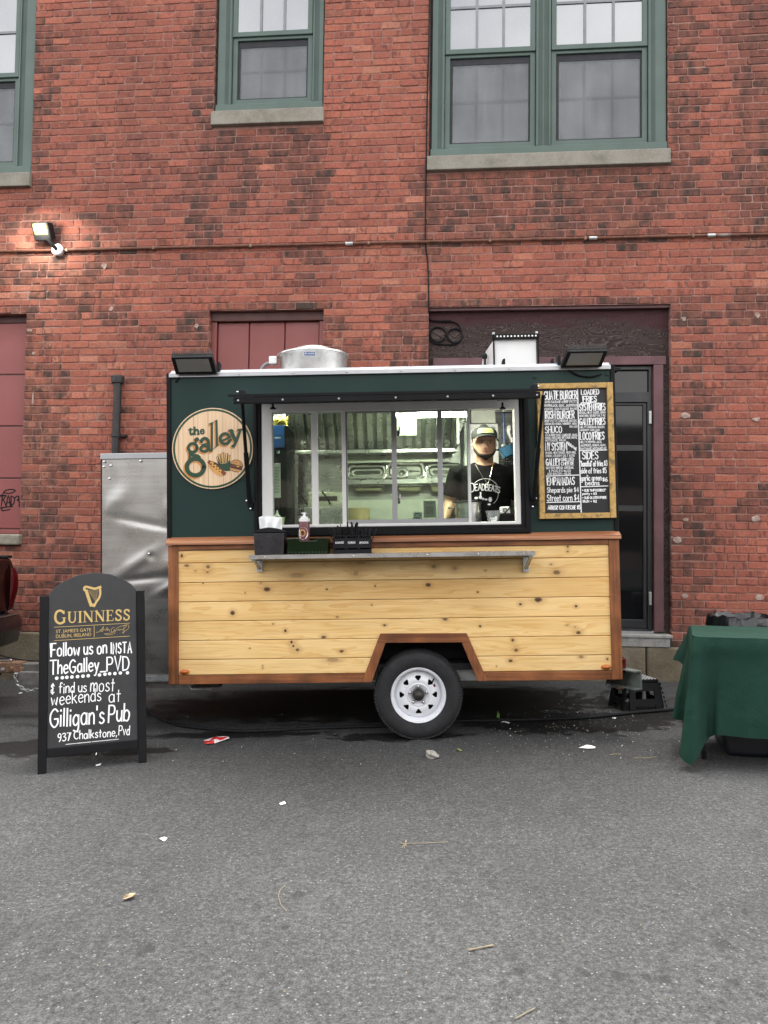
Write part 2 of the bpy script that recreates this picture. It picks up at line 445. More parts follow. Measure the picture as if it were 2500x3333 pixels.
# ---- woods
def make_pine(name, knots, seed):
    """knots: (x, z, rx, rz, dark) in the trailer's own coordinates"""
    t = NT(name)
    xyz = t.N('SeparateXYZ'); t.set(xyz.inputs[0], t.co())
    field, core = None, None
    for kx, kz, rx, rz, dk in knots:
        dx = t.math('DIVIDE', t.math('SUBTRACT', xyz.outputs[0], kx), rx); dz = t.math('DIVIDE', t.math('SUBTRACT', xyz.outputs[2], kz), rz)
        d = t.math('SQRT', t.math('ADD', t.math('MULTIPLY', dx, dx), t.math('MULTIPLY', dz, dz)))
        d = t.math('ADD', d, t.math('MULTIPLY', t.math('SUBTRACT', t.noise(t.co((60, 60, 60)), 1.0, 2), 0.5), 0.5))
        k = t.math('MULTIPLY', t.ramp(d, [(0.55, 1.0), (0.95, 0.0)]), dk)
        s_ = t.math('DIVIDE', 1.0, t.math('ADD', 1.0, t.math('MULTIPLY', t.math('MULTIPLY', d, d), 0.35)))
        core = k if core is None else t.math('MAXIMUM', core, k)
        field = s_ if field is None else t.math('ADD', field, s_)
    zz = t.math('ADD', xyz.outputs[2], t.math('MULTIPLY', field, 0.030)) if field is not None else xyz.outputs[2]
    cb = t.N('CombineXYZ'); t.set(cb.inputs[0], t.math('MULTIPLY', xyz.outputs[0], 0.7)); t.set(cb.inputs[1], seed * 3.7); t.set(cb.inputs[2], t.math('MULTIPLY', zz, 11.0))
    warp = t.noise(cb.outputs[0], 1.3, 3, 0.5, 0.8)
    ring = t.N('Math', operation='FRACT'); t.set(ring.inputs[0], t.math('MULTIPLY', warp, 6.5))
    c = t.ramp(ring.outputs[0], [(0.0, (0.86, 0.63, 0.315)), (0.6, (0.835, 0.59, 0.28)), (0.92, (0.76, 0.485, 0.195)), (1.0, (0.855, 0.625, 0.31))])
    fine = t.ramp(t.noise(t.co((2, 1, 160)), 1.0, 3), [(0.3, 0.90), (0.7, 1.06)])
    c = t.mix(1.0, c, fine, 'MULTIPLY')
    c = t.mix(1.0, c, ((1.0, 1.0, 1.0), (.97, .93, .86), (1.02, 1.01, 1.0), (.93, .86, .76), (1.0, .96, .9), (1.03, 1.02, 1.0), (.98, .95, .9))[int(seed) % 7], 'MULTIPLY')
    blot = t.ramp(t.noise(t.co((1.2, 1, 5), loc=(seed, 0, 0)), 1.0, 4), [(0.35, (0.90, 0.83, 0.70)), (0.62, (1.04, 1.03, 1.0))])
    c = t.mix(1.0, c, blot, 'MULTIPLY')
    if core is not None:
        halo = t.ramp(field, [(0.30, 0.0), (0.75, 0.35)])
        c = t.mix(halo, c, (0.38, 0.17, 0.055))
        c = t.mix(core, c, (0.055, 0.022, 0.010))
    return t.base(c, 0.42, 0, 0.4)
def make_stain(name, seed, vert=False):
    t = NT(name)
    s1 = (45, 45, 1.6) if vert else (1.6, 45, 45)
    g = t.noise(t.co(s1, loc=(seed, seed, 0)), 1.0, 5, 0.6, 0.3)
    c = t.ramp(g, [(0.28, (0.135, 0.045, 0.017)), (0.5, (0.25, 0.088, 0.031)), (0.75, (0.36, 0.145, 0.055))])
    bl = t.ramp(t.noise(t.co(loc=(seed, 0, 0)), 4.5, 4), [(0.35, 0.62), (0.62, 1.1)])
    c = t.mix(1.0, c, bl, 'MULTIPLY')
    t.bump(g, 0.15, 0.003)
    return t.base(c, 0.45, 0, 0.4)
M_STAIN = [make_stain('stained_board', i * 2.3) for i in range(4)]
M_STAINV = [make_stain('stained_upright', i * 1.9 + 5, True) for i in range(2)]
def make_capwood():
    t = NT('cap_board_cedar')
    g = t.noise(t.co((1.3, 40, 60)), 1.0, 5, 0.6, 0.5)
    c = t.ramp(g, [(0.3, (0.17, 0.055, 0.025)), (0.5, (0.33, 0.135, 0.062)), (0.72, (0.50, 0.25, 0.12))])
    return t.base(c, 0.45, 0, 0.4)
M_CAP = make_capwood()
def make_frame_wood():
    t = NT('menu_frame_wood')
    g = t.noise(t.co((14, 14, 14)), 1.0, 4, 0.6, 0.6)
    c = t.ramp(t.noise(t.co((60, 60, 60)), 1.0, 2), [(0.3, (0.40, 0.24, 0.07)), (0.7, (0.58, 0.37, 0.13))])
    s1 = t.ramp(g, [(0.52, 0.0), (0.62, 0.75)])
    c = t.mix(s1, c, (0.14, 0.105, 0.055))
    return t.base(c, 0.55, 0, 0.35)
M_FRAMEW = make_frame_wood()
def make_signwood():
    t = NT('sign_pine_print')
    g = t.noise(t.co((70, 1, 0.8)), 1.0, 4)
    c = t.ramp(g, [(0.3, (0.66, 0.44, 0.26)), (0.55, (0.80, 0.57, 0.36)), (0.75, (0.86, 0.65, 0.45))])
    x = t.N('SeparateXYZ'); t.set(x.inputs[0], t.co()); fr = t.N('Math', operation='PINGPONG'); t.set(fr.inputs[0], t.math('ADD', x.outputs[0], 10.012)); fr.inputs[1].default_value = 0.058
    c = t.mix(t.ramp(fr.outputs[0], [(0.0, 0.75), (0.0025, 0.0)]), c, (0.22, 0.11, 0.05))
    return t.base(c, 0.35, 0, 0.4)
M_SIGNWOOD = make_signwood()
M_SIGNGREEN = plain('sign_green_print', (0.012, 0.052, 0.022), 0.35, 0, 0.05)
M_SIGNTAN = plain('sign_tan_shadow', (0.56, 0.24, 0.06), 0.35, 0, 0.05)
M_INK = plain('dark_brown_ink', (0.035, 0.012, 0.008), 0.4)
M_BUN = plain('bun_print', (0.62, 0.31, 0.10), 0.4)
M_YELLOWP = plain('mustard_print', (0.75, 0.45, 0.08), 0.4)
M_CHALK = plain('chalk_marker', (0.86, 0.86, 0.86), 0.6, 0, 0.03)
M_CHALKBOARD = plain('chalkboard', (0.009, 0.009, 0.010), 0.5, 0, 0.15, 4)
M_CHALKGREY = plain('grey_chalkboard', (0.0195, 0.020, 0.0215), 0.6, 0, 0.12, 4)
M_GOLD = plain('gold_print', (0.53, 0.36, 0.12), 0.45, 0, 0.06)
M_CLOTH = None
def make_cloth(name, c, s=260, sheen=0.2):
    t = NT(name); v = t.co()
    n = t.noise(v, s, 2)
    cc = t.mix(1.0, c, t.ramp(n, [(0.3, 0.85), (0.7, 1.12)]), 'MULTIPLY')
    t.bump(t.math('ADD', t.math('MULTIPLY', n, 0.12), t.math('MULTIPLY', t.noise(t.co((1, 1, .6)), 6.5, 5, .6, .6), 1.6)), 0.55, 0.02)
    t.p.inputs['Sheen Weight'].default_value = sheen
    return t.base(cc, 0.88, 0, 0.18)
M_CLOTH = make_cloth('green_tablecloth', (0.010, 0.0375, 0.026), 260, 0.0)
M_SHIRT = make_cloth('black_tshirt', (0.0045, 0.0045, 0.005), 260, 0.0)
M_JEANS = make_cloth('dark_trousers', (0.02, 0.022, 0.03))
def make_skin():
    t = NT('skin'); v = t.co()
    c = t.ramp(t.noise(v, 18, 4), [(0.3, (0.42, 0.245, 0.16)), (0.7, (0.50, 0.30, 0.20))])
    t.p.inputs['Subsurface Weight'].default_value = 0.12; t.p.inputs['Subsurface Radius'].default_value = (0.02, 0.008, 0.005)
    t.bump(t.noise(v, 300, 2), 0.05, 0.001)
    return t.base(c, 0.48, 0, 0.4)
M_SKIN = make_skin()
M_HAIR = plain('dark_hair', (0.024, 0.016, 0.013), 0.6, 0, 0.4, 90, 0.5, 0.4, 160)
M_REDLENS = plain('red_lens', (0.085, 0.003, 0.005), 0.15, 0, 0.1, 20)
M_AMBER = plain('amber_lens', (0.42, 0.10, 0.008), 0.15, 0, 0.3, 60)
M_TRUCK = plain('dark_red_truck_paint', (0.018, 0.0035, 0.003), 0.16, 0, 0.2, 2)
M_BAG = plain('black_bin_bag', (0.012, 0.012, 0.013), 0.22, 0, 0.2, 14, 0.6, 0.6, 22)

# ---- asphalt
def make_asphalt():
    t = NT('asphalt'); v = t.co(); xyz = t.N('SeparateXYZ'); t.set(xyz.inputs[0], v)
    g1 = t.noise(v, 130, 3, 0.8); g2 = t.noise(v, 48, 4, 0.75)
    c = t.ramp(t.math('ADD', t.math('MULTIPLY', g1, 0.5), t.math('MULTIPLY', g2, 0.5)), [(0.36, 0.012), (0.46, 0.041), (0.54, 0.066), (0.64, 0.13)])
    c = t.mix(1.0, c, (0.99, 1.0, 1.0), 'MULTIPLY')
    big = t.ramp(t.noise(v, 0.55, 5, 0.6), [(0.3, 0.78), (0.7, 1.2)])
    c = t.mix(1.0, c, big, 'MULTIPLY')
    med = t.ramp(t.noise(v, 9, 4, 0.7), [(0.3, 0.86), (0.7, 1.12)])
    c = t.mix(1.0, c, med, 'MULTIPLY')
    # pale stone chips, denser in worn patches
    ch = t.N('TexVoronoi'); t.set(ch.inputs['Vector'], v); ch.inputs['Scale'].default_value = 66
    chr_ = t.N('SeparateColor'); t.set(chr_.inputs[0], ch.outputs['Color'])
    worn = t.ramp(t.noise(v, 1.4, 4), [(0.45, 0.0), (0.7, 1.0)])
    pick = t.math('GREATER_THAN', t.math('ADD', chr_.outputs[0], t.math('MULTIPLY', worn, 0.12)), 0.95)
    chip = t.math('MULTIPLY', t.ramp(ch.outputs['Distance'], [(0.22, 1.0), (0.34, 0.0)]), pick)
    c = t.mix(t.math('MULTIPLY', chip, 0.7), c, (0.22, 0.217, 0.205))
    # wet / oily stains round the trailer, with an edge of their own; the colour also deepens the shade under it
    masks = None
    for (x, y, rx, ry) in STAINS_AND_SHADE:
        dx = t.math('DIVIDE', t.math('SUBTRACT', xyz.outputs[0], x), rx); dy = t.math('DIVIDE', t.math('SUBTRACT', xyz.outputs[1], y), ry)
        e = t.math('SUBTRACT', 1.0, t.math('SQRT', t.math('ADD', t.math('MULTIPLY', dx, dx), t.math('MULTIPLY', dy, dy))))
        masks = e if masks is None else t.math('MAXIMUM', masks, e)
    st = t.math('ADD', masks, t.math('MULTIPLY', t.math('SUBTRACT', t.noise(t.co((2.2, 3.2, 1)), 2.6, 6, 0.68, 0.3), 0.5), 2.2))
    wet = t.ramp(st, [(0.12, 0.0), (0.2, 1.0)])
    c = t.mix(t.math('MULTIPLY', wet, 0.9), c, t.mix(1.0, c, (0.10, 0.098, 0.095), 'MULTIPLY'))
    sp_m = None                          # old oil drips
    for px, py, r in ((1691, 3166, .030), (2015, 3176, .032), (2105, 3180, .026), (2168, 3186, .028), (2392, 3196, .02), (2426, 2968, .026), (478, 3089, .05), (968, 2913, .036), (930, 3018, .02), (1110, 2776, .016), (2350, 3073, .05), (1905, 3168, .02)):
        p = G(px, py)
        dx = t.math('SUBTRACT', xyz.outputs[0], p.x); dy = t.math('MULTIPLY', t.math('SUBTRACT', xyz.outputs[1], p.y), 0.7)
        e = t.math('SUBTRACT', 1.0, t.math('DIVIDE', t.math('SQRT', t.math('ADD', t.math('MULTIPLY', dx, dx), t.math('MULTIPLY', dy, dy))), r))
        sp_m = e if sp_m is None else t.math('MAXIMUM', sp_m, e)
    sp_m = t.math('ADD', sp_m, t.math('MULTIPLY', t.math('SUBTRACT', t.noise(v, 45, 3), 0.5), 1.4))
    c = t.mix(t.ramp(sp_m, [(0.15, 0.0), (0.5, 0.5)]), c, (0.012, 0.012, 0.013))
    rough = t.math('SUBTRACT', 0.86, t.math('MULTIPLY', wet, 0.28))
    h = t.math('ADD', t.noise(v, 95, 4, 0.75), t.math('MULTIPLY', t.noise(v, 30, 3), 0.6))
    t.bump(h, 0.75, 0.006)
    return t.base(c, rough, 0, 0.3)
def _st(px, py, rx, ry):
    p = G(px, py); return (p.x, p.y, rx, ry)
STAINS_AND_SHADE = [_st(150, 2432, 0.75, 0.30), _st(1290, 2398, 0.6, 0.16), _st(1860, 2352, 1.0, 0.42), _st(760, 2392, 0.8, 0.12), _st(1250, 2290, 2.6, 0.75), _st(430, 2445, 0.35, 0.12), _st(2150, 2330, .3, .2)]  # the widest is wet ground plus painted shade under the trailer
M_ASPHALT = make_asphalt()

# ---------------------------------------------------------------- lettering: a single-stroke hand
G_ = {}
def _def(ch, w, s): G_[ch] = (w, s)
for ln in """A .6 0,0 .3,1 .6,0|.12,.36 .48,.36
B .55 0,0 0,1|~0,1 .4,.96 .46,.76 .3,.56 0,.52|~0,.52 .42,.48 .55,.25 .4,.03 0,0
C .58 ~.58,.85 .35,1 .08,.8 0,.5 .08,.2 .35,0 .58,.15
D .58 0,0 0,1|~0,1 .4,.92 .58,.5 .4,.08 0,0
E .5 .5,1 0,1 0,0 .5,0|0,.52 .4,.52
F .5 .5,1 0,1 0,0|0,.52 .4,.52
G .62 ~.58,.85 .35,1 .08,.8 0,.5 .08,.2 .35,0 .6,.2 .6,.44|.34,.45 .62,.45
H .55 0,0 0,1|.55,0 .55,1|0,.5 .55,.5
I .06 .03,0 .03,1
J .42 ~.42,1 .42,.25 .25,0 .05,.08 0,.25
K .55 0,0 0,1|.5,1 0,.42|.12,.52 .55,0
L .48 0,1 0,0 .48,0
M .76 0,0 .08,1 .38,.25 .68,1 .76,0
N .55 0,0 0,1 .55,0 .55,1
O .6 ~.3,1 .06,.82 0,.5 .06,.18 .3,0 .54,.18 .6,.5 .54,.82 .3,1
P .52 0,0 0,1|~0,1 .4,.98 .52,.75 .4,.5 0,.48
Q .6 ~.3,1 .06,.82 0,.5 .06,.18 .3,0 .54,.18 .6,.5 .54,.82 .3,1|.38,.22 .62,-.05
R .55 0,0 0,1|~0,1 .4,.98 .5,.76 .38,.54 0,.5|.2,.5 .55,0
S .5 ~.5,.85 .3,1 .06,.86 .1,.6 .42,.44 .5,.2 .28,0 0,.15
T .6 0,1 .6,1|.3,1 .3,0
U .55 ~0,1 0,.3 .1,.05 .28,0 .45,.05 .55,.3 .55,1
V .56 0,1 .28,0 .56,1
W .8 0,1 .18,0 .4,.7 .6,0 .8,1
X .55 0,1 .55,0|.55,1 0,0
Y .56 0,1 .28,.5|.56,1 .28,.5 .28,0
Z .55 0,1 .5,1 0,0 .55,0
a .46 ~.42,.5 .25,.62 .05,.5 0,.28 .08,.05 .25,0 .4,.15 .43,.6|.43,.6 .46,0
b .45 0,1 0,0|~0,.45 .2,.62 .42,.5 .45,.25 .3,0 0,.08
c .42 ~.4,.5 .22,.62 .03,.45 .03,.15 .2,0 .42,.1
d .46 .44,1 .44,0|~.44,.45 .22,.62 .02,.4 .03,.12 .2,0 .44,.12
e .42 ~.02,.32 .42,.36 .36,.56 .2,.62 .03,.45 .02,.2 .18,0 .42,.1
f .36 ~.36,.92 .24,1 .14,.85 .13,0|0,.6 .32,.6
g .45 ~.42,.5 .22,.62 .02,.42 .05,.12 .22,.03 .42,.2|~.43,.6 .44,-.1 .3,-.32 .05,-.25
h .4 0,0 0,1|~0,.4 .2,.62 .38,.5 .4,0
i .06 .03,.6 .03,0|.03,.84 .03,.9
j .2 ~.18,.6 .18,-.1 .08,-.3 -.05,-.25|.18,.84 .18,.9
k .42 0,0 0,1|.38,.6 0,.28|.12,.38 .42,0
l .06 .03,1 .03,0
m .66 0,0 0,.6|~0,.4 .16,.62 .3,.5 .32,0|~.32,.4 .48,.62 .62,.5 .64,0
n .4 0,0 0,.6|~0,.4 .2,.62 .38,.5 .4,0
o .45 ~.22,.62 .03,.5 0,.3 .05,.08 .22,0 .4,.08 .45,.3 .4,.52 .22,.62
p .45 0,.6 0,-.32|~0,.45 .2,.62 .42,.5 .45,.25 .3,0 0,.08
q .45 .43,.6 .43,-.32|~.42,.5 .22,.62 .02,.42 .05,.12 .22,.03 .42,.2
r .32 0,0 0,.6|~0,.4 .15,.6 .32,.56
s .36 ~.34,.52 .18,.62 .04,.5 .1,.36 .3,.26 .36,.12 .18,0 0,.08
t .32 .15,.9 .15,0|0,.6 .32,.6
u .42 ~0,.6 0,.2 .12,.02 .28,.05 .4,.25|.41,.6 .42,0
v .4 0,.6 .2,0 .4,.6
w .62 0,.6 .14,0 .31,.45 .46,0 .62,.6
x .4 0,.6 .4,0|.4,.6 0,0
y .42 0,.6 .22,.05|~.42,.6 .22,.02 .1,-.28 -.02,-.3
z .4 0,.6 .38,.6 0,0 .4,0
0 .5 ~.25,1 .05,.82 0,.5 .05,.18 .25,0 .45,.18 .5,.5 .45,.82 .25,1
1 .2 0,.8 .15,1 .15,0
2 .5 ~0,.8 .2,1 .45,.85 .4,.55 .15,.2|.12,.16 0,0 .5,0
3 .48 ~0,.9 .25,1 .45,.8 .2,.54|~.2,.54 .48,.4 .42,.1 .2,0 0,.1
4 .5 .38,0 .38,1 0,.3 .5,.3
5 .48 .45,1 .05,1 .02,.55|~.02,.55 .28,.62 .48,.35 .3,.02 0,.08
6 .48 ~.4,.98 .15,.75 0,.35 .1,.05 .3,0 .48,.2 .38,.45 .2,.48 .03,.32
7 .48 0,1 .48,1 .15,0
8 .48 ~.24,.52 .04,.72 .24,1 .44,.75 .24,.52 0,.25 .24,0 .48,.25 .24,.52
9 .48 ~.46,.7 .25,.5 .03,.65 .1,.95 .32,1 .46,.75 .4,.3 .2,0
. .06 .03,0 .03,.05
, .08 .06,.06 0,-.14
& .5 ~.42,.75 .2,.9 .06,.7 .3,.5 .05,.3 .15,.02 .42,.12|.25,1 .25,-.08
$ .44 ~.42,.78 .22,.88 .04,.74 .1,.56 .36,.42 .42,.24 .22,.12 0,.22|.22,1 .22,0
+ .36 .18,.2 .18,.6|0,.4 .36,.4
* .3 .15,.35 .15,.75|0,.45 .3,.65|.3,.45 0,.65
/ .35 0,-.05 .35,1
' .06 .03,1 .03,.78
" .16 .02,1 .02,.78|.14,1 .14,.78
_ .55 0,-.05 .55,-.05
- .3 0,.45 .3,.45
~ .55 0,0 0,.85 .55,0 .55,.85|~.08,1 .2,1.08 .32,1 .46,1.08
( .2 ~.2,1 0,.5 .2,0
= .4 0,.3 .4,.3|0,.55 .4,.55""".split('\n'):
    ch, w_, s_ = ln.split(' ', 2)
    G_[ch] = (float(w_), s_)
def catmull(p, n=5):
    out = []
    for i in range(len(p) - 1):
        a, b, c, d = p[max(i - 1, 0)], p[i], p[i + 1], p[min(i + 2, len(p) - 1)]
        for k in range(n):
            t = k / n
            out.append(tuple(0.5 * (2 * b[j] + (c[j] - a[j]) * t + (2 * a[j] - 5 * b[j] + 4 * c[j] - d[j]) * t * t + (3 * b[j] - a[j] - 3 * c[j] + d[j]) * t ** 3) for j in range(len(b))))
    out.append(tuple(p[-1])); return out
def strokes_of(ch):
    w_, s_ = G_.get(ch, (0.3, ''))
    res = []
    for part in s_.split('|'):
        part = part.strip()
        if not part: continue
        sm = part[0] == '~'
        pts = [tuple(float(q) for q in xy.split(',')) for xy in part.lstrip('~').split()]
        res.append(catmull(pts) if sm and len(pts) > 2 else pts)
    return w_, res
def layout(text, gap=0.2, jit=0.0):
    x, out = 0.0, []
    for ch in text:
        if ch == ' ': x += 0.34; continue
        w_, st = strokes_of(ch)
        dy, k = U(-jit, jit), 1 + U(-jit, jit)
        for s_ in st: out.append([(x + a * k, b * k + dy) for a, b in s_])
        x += w_ + gap
    return out, x - gap
RK = 0
def ribbon(mb, pts, w, put, m=0, depth=0.0):
    """flat stroke of width w along 2-D points; put(a, b) -> 3-D"""
    P = [pts[0]]
    for q in pts[1:]:
        if (q[0] - P[-1][0]) ** 2 + (q[1] - P[-1][1]) ** 2 > 1e-10: P.append(q)
    if len(P) < 2: P.append((P[0][0] + w * 0.3, P[0][1]))
    d0 = Vector(P[0]) - Vector(P[1]); d0.normalize(); d1 = Vector(P[-1]) - Vector(P[-2]); d1.normalize()
    P[0] = tuple(Vector(P[0]) + d0 * w * 0.35); P[-1] = tuple(Vector(P[-1]) + d1 * w * 0.35)
    vs = []
    for i, p in enumerate(P):
        a = Vector(P[max(i - 1, 0)]); b = Vector(P[min(i + 1, len(P) - 1)]); p = Vector(p)
        t = (b - a).normalized(); nrm = Vector((-t.y, t.x)); k = 1.0
        if 0 < i < len(P) - 1:
            e = (p - a).normalized(); k = 1 / max(0.45, abs(Vector((-e.y, e.x)).dot(nrm)))
        hw = w * 0.5 * k
        vs += [put(*(p + nrm * hw)), put(*(p - nrm * hw))]
    global RK
    RK = (RK + 1) % 6                      # neighbouring strokes lie a hair apart, so crossings never share a plane
    vs = [(v[0], v[1] - RK * 0.00016, v[2]) for v in vs]
    mb.add(vs, [(2 * i, 2 * i + 1, 2 * i + 3, 2 * i + 2) for i in range(len(P) - 1)], m)
def write(mb, text, fr, d, c0, c1, top, wd, jit=0.03, gap=0.2, capfrac=1.0):
    """text on plane fr at depth d; baseline from photo point c0 to c1, cap height up to photo y=top at c0"""
    P0, P1, Pt = fr(*c0, d), fr(*c1, d), fr(c0[0], top, d)
    L = (P1 - P0); H = (Pt - P0).length; ex = L.normalized(); ez = Vector((-ex.z, 0, ex.x))
    st, wtot = layout(text, gap, jit); sx = L.length / wtot
    for s_ in st:
        pts = [(a * sx, b * H * capfrac) for a, b in s_]
        ribbon(mb, pts, wd, lambda a, b: (P0.x + ex.x * a + ez.x * b, d, P0.z + ex.z * a + ez.z * b))
def sans(mb, text, fr, d, c0, c1, top, bold=0.0, m=0):
    """printed text from the built-in font, fitted to the same kind of box"""
    cu = bpy.data.curves.new('t', 'FONT'); cu.body = text; cu.offset = bold; cu.resolution_u = 3
    ob = bpy.data.objects.new('t', cu); col.objects.link(ob)
    me = ob.to_mesh(); vs = [v.co.copy() for v in me.vertices]; fs = [tuple(p.vertices) for p in me.polygons]; ob.to_mesh_clear()
    bpy.data.objects.remove(ob); bpy.data.curves.remove(cu)
    x0, x1 = min(v.x for v in vs), max(v.x for v in vs); y1 = max(v.y for v in vs)
    P0, P1, Pt = fr(*c0, d), fr(*c1, d), fr(c0[0], top, d)
    L = P1 - P0; H = (Pt - P0).length; ex = L.normalized(); ez = Vector((-ex.z, 0, ex.x)); sx = L.length / (x1 - x0); sy = H / y1
    mb.add([(P0.x + ex.x * (v.x - x0) * sx + ez.x * v.y * sy, d, P0.z + ex.z * (v.x - x0) * sx + ez.z * v.y * sy) for v in vs], fs, m)
# ================================================================ GROUND
def build_ground():
    mb = MB()
    xs = [-90, -60, -40, -26, -18, -13] + [-10 + 0.5 * i for i in range(41)] + [13, 18, 26, 40, 60, 90]
    ys = [-90, -60, -40, -25, -15, -8, -4, -2] + [-1 + 0.4 * i for i in range(25)] + [9.4, 10.5, 13, 20, 40, 90]
    for y in ys:
        for x in xs: mb.v.append((x, y, gz(x, y)))
    n = len(xs)
    mb.f = [(j * n + i, j * n + i + 1, (j + 1) * n + i + 1, (j + 1) * n + i) for j in range(len(ys) - 1) for i in range(n - 1)]
    mb.m = [0] * len(mb.f)
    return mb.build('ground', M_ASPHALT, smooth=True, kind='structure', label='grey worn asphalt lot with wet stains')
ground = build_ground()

# ================================================================ BRICK BUILDING
bld = thing('brick_building', 'old red brick building with green upper windows behind the food trailer', 'building', W.M)
CH, ZL, ZF = 0.0813, 4.04, 0.475
LEFT, RIGHT, TOPZ = -6.9, 5.7, 9.1
OPEN = [  # u0, u1, z0, z1 of the openings in the brickwork
    (-6.62, -4.07, 5.483, 8.45), (-1.965, -0.725, 6.105, 8.62), (0.435, 2.963, 5.52, 8.45), (3.985, 5.25, 5.52, 8.45),
    (-5.35, -4.07, 1.43, ZL), (-1.962, -0.686, 1.45, ZL), (0.455, 2.985, 0.495, ZL)]
mw = MB(); mw.sheet(LEFT, RIGHT, ZF, TOPZ, OPEN, 0.0035, 0.42)
mw.build('mortar_bed', M_MORTAR, bld)
# soot where the photo shows blackened brick: u0, u1, z0, z1, strength
SOOT = [(-1.95, -0.72, 5.72, 6.08, 0.7), (-2.15, -1.95, 4.75, 5.65, 0.8), (-1.62, -1.5, 5.2, 6.0, 0.9), (-1.0, -0.72, 5.1, 6.05, 0.8), (-1.08, -0.98, 5.2, 5.9, 0.9), (-0.9, -0.7, 4.3, 4.75, 0.4),
        (0.40, 2.9, 5.0, 5.50, 0.86), (0.40, 2.9, 4.75, 5.0, 0.6), (0.3, 0.5, 4.6, 5.5, 0.7), (2.55, 2.75, 4.7, 5.2, 0.85), (2.98, 3.2, 5.2, 7.2, 0.75), (3.7, 4.0, 4.6, 7.2, 0.6),
        (-4.1, -3.75, 3.0, 4.0, 0.45), (-4.1, -3.6, 1.4, 3.3, 0.72), (-4.1, -3.2, 4.0, 4.8, 0.5), (-4.6, -2.9, 3.95, 5.2, 0.35), (-4.07, -3.95, 5.3, 7.5, 0.55), (-2.15, -1.96, 5.9, 7.6, 0.5),
        (-2.2, -1.96, 3.3, 3.95, 0.85), (-0.68, -0.4, 3.3, 3.95, 0.6), (0.1, 0.45, 3.2, 4.0, 0.75), (2.98, 3.3, 0.5, 4.0, 0.35), (3.1, 3.35, 2.55, 3.1, 0.8),
        (2.98, 3.3, 1.8, 2.1, 0.8), (3.7, 4.1, 1.85, 2.1, 0.8), (3.0, 3.3, 0.55, 0.95, 0.6), (3.65, 4.1, 3.9, 4.12, 0.8), (2.98, 3.35, 3.85, 4.05, 0.8), (-3.2, -2.2, 1.2, 4.0, 0.08), (-4.1, -3.0, 0.5, 1.4, 0.4)]
def soot_at(u, z):
    s = 0.0
    for a, b, c, d, k in SOOT:
        e = min(1, max(0, 1 - max(a - u, u - b, 0) / 0.14)) * min(1, max(0, 1 - max(c - z, z - d, 0) / 0.12))
        s = max(s, k * e)
    for a, b in ((-1.962, -0.686), (0.455, 2.985), (-5.35, -4.07)):      # the blackened course over each lower opening
        if a - .1 < u < b + .1 and ZL < z < ZL + CH: s = max(s, 0.85)
    return s
def brick_geo(u0, u1, z0, z1, mb, tone):
    """one worn brick: an eight-cornered, uneven block with a chamfered face"""
    j = 0.003; c = min(0.008, (u1 - u0) * 0.2) * U(0.4, 1.6); e = 0.005 * U(0.8, 1.6); yo = U(-0.0035, 0.0025)
    r8 = [(u0 + c, z0), (u1 - c, z0), (u1, z0 + c * .8), (u1, z1 - c * .8), (u1 - c, z1), (u0 + c, z1), (u0, z1 - c * .8), (u0, z0 + c * .8)]
    r8 = [(a + U(-j, j), b + U(-j, j)) for a, b in r8]
    cu, cz = (u0 + u1) / 2, (z0 + z1) / 2
    fr = [(cu + (a - cu) * (1 - 2 * e / (u1 - u0)), cz + (b - cz) * (1 - 2 * e / (z1 - z0))) for a, b in r8]
    n = len(mb.v)
    tw, tl = U(-.002, .002), U(-.002, .002)
    mb.v += [(a, 0.10, b) for a, b in r8] + [(a, yo + 0.003, b) for a, b in r8] + [(a, yo - 0.003 + tw * (1 if a > cu else -1) + tl * (1 if b > cz else -1), b) for a, b in fr]
    fs = []
    for k in (0, 8):
        fs += [(n + k + i, n + k + (i + 1) % 8, n + k + 8 + (i + 1) % 8, n + k + 8 + i) for i in range(8)]
    fs.append(tuple(n + 16 + i for i in range(8)))
    mb.f += fs; mb.m += [0] * len(fs)
    mb.a += [tone] * 24
def px_of(u, z):
    p = W.M @ Vector((u, 0, z)); q = cam.matrix_world.inverted() @ p
    return 1250 + F * q.x / -q.z, 1666.5 - F * q.y / -q.z, -q.z
bricks = []
rows = int((TOPZ - ZL) / CH)
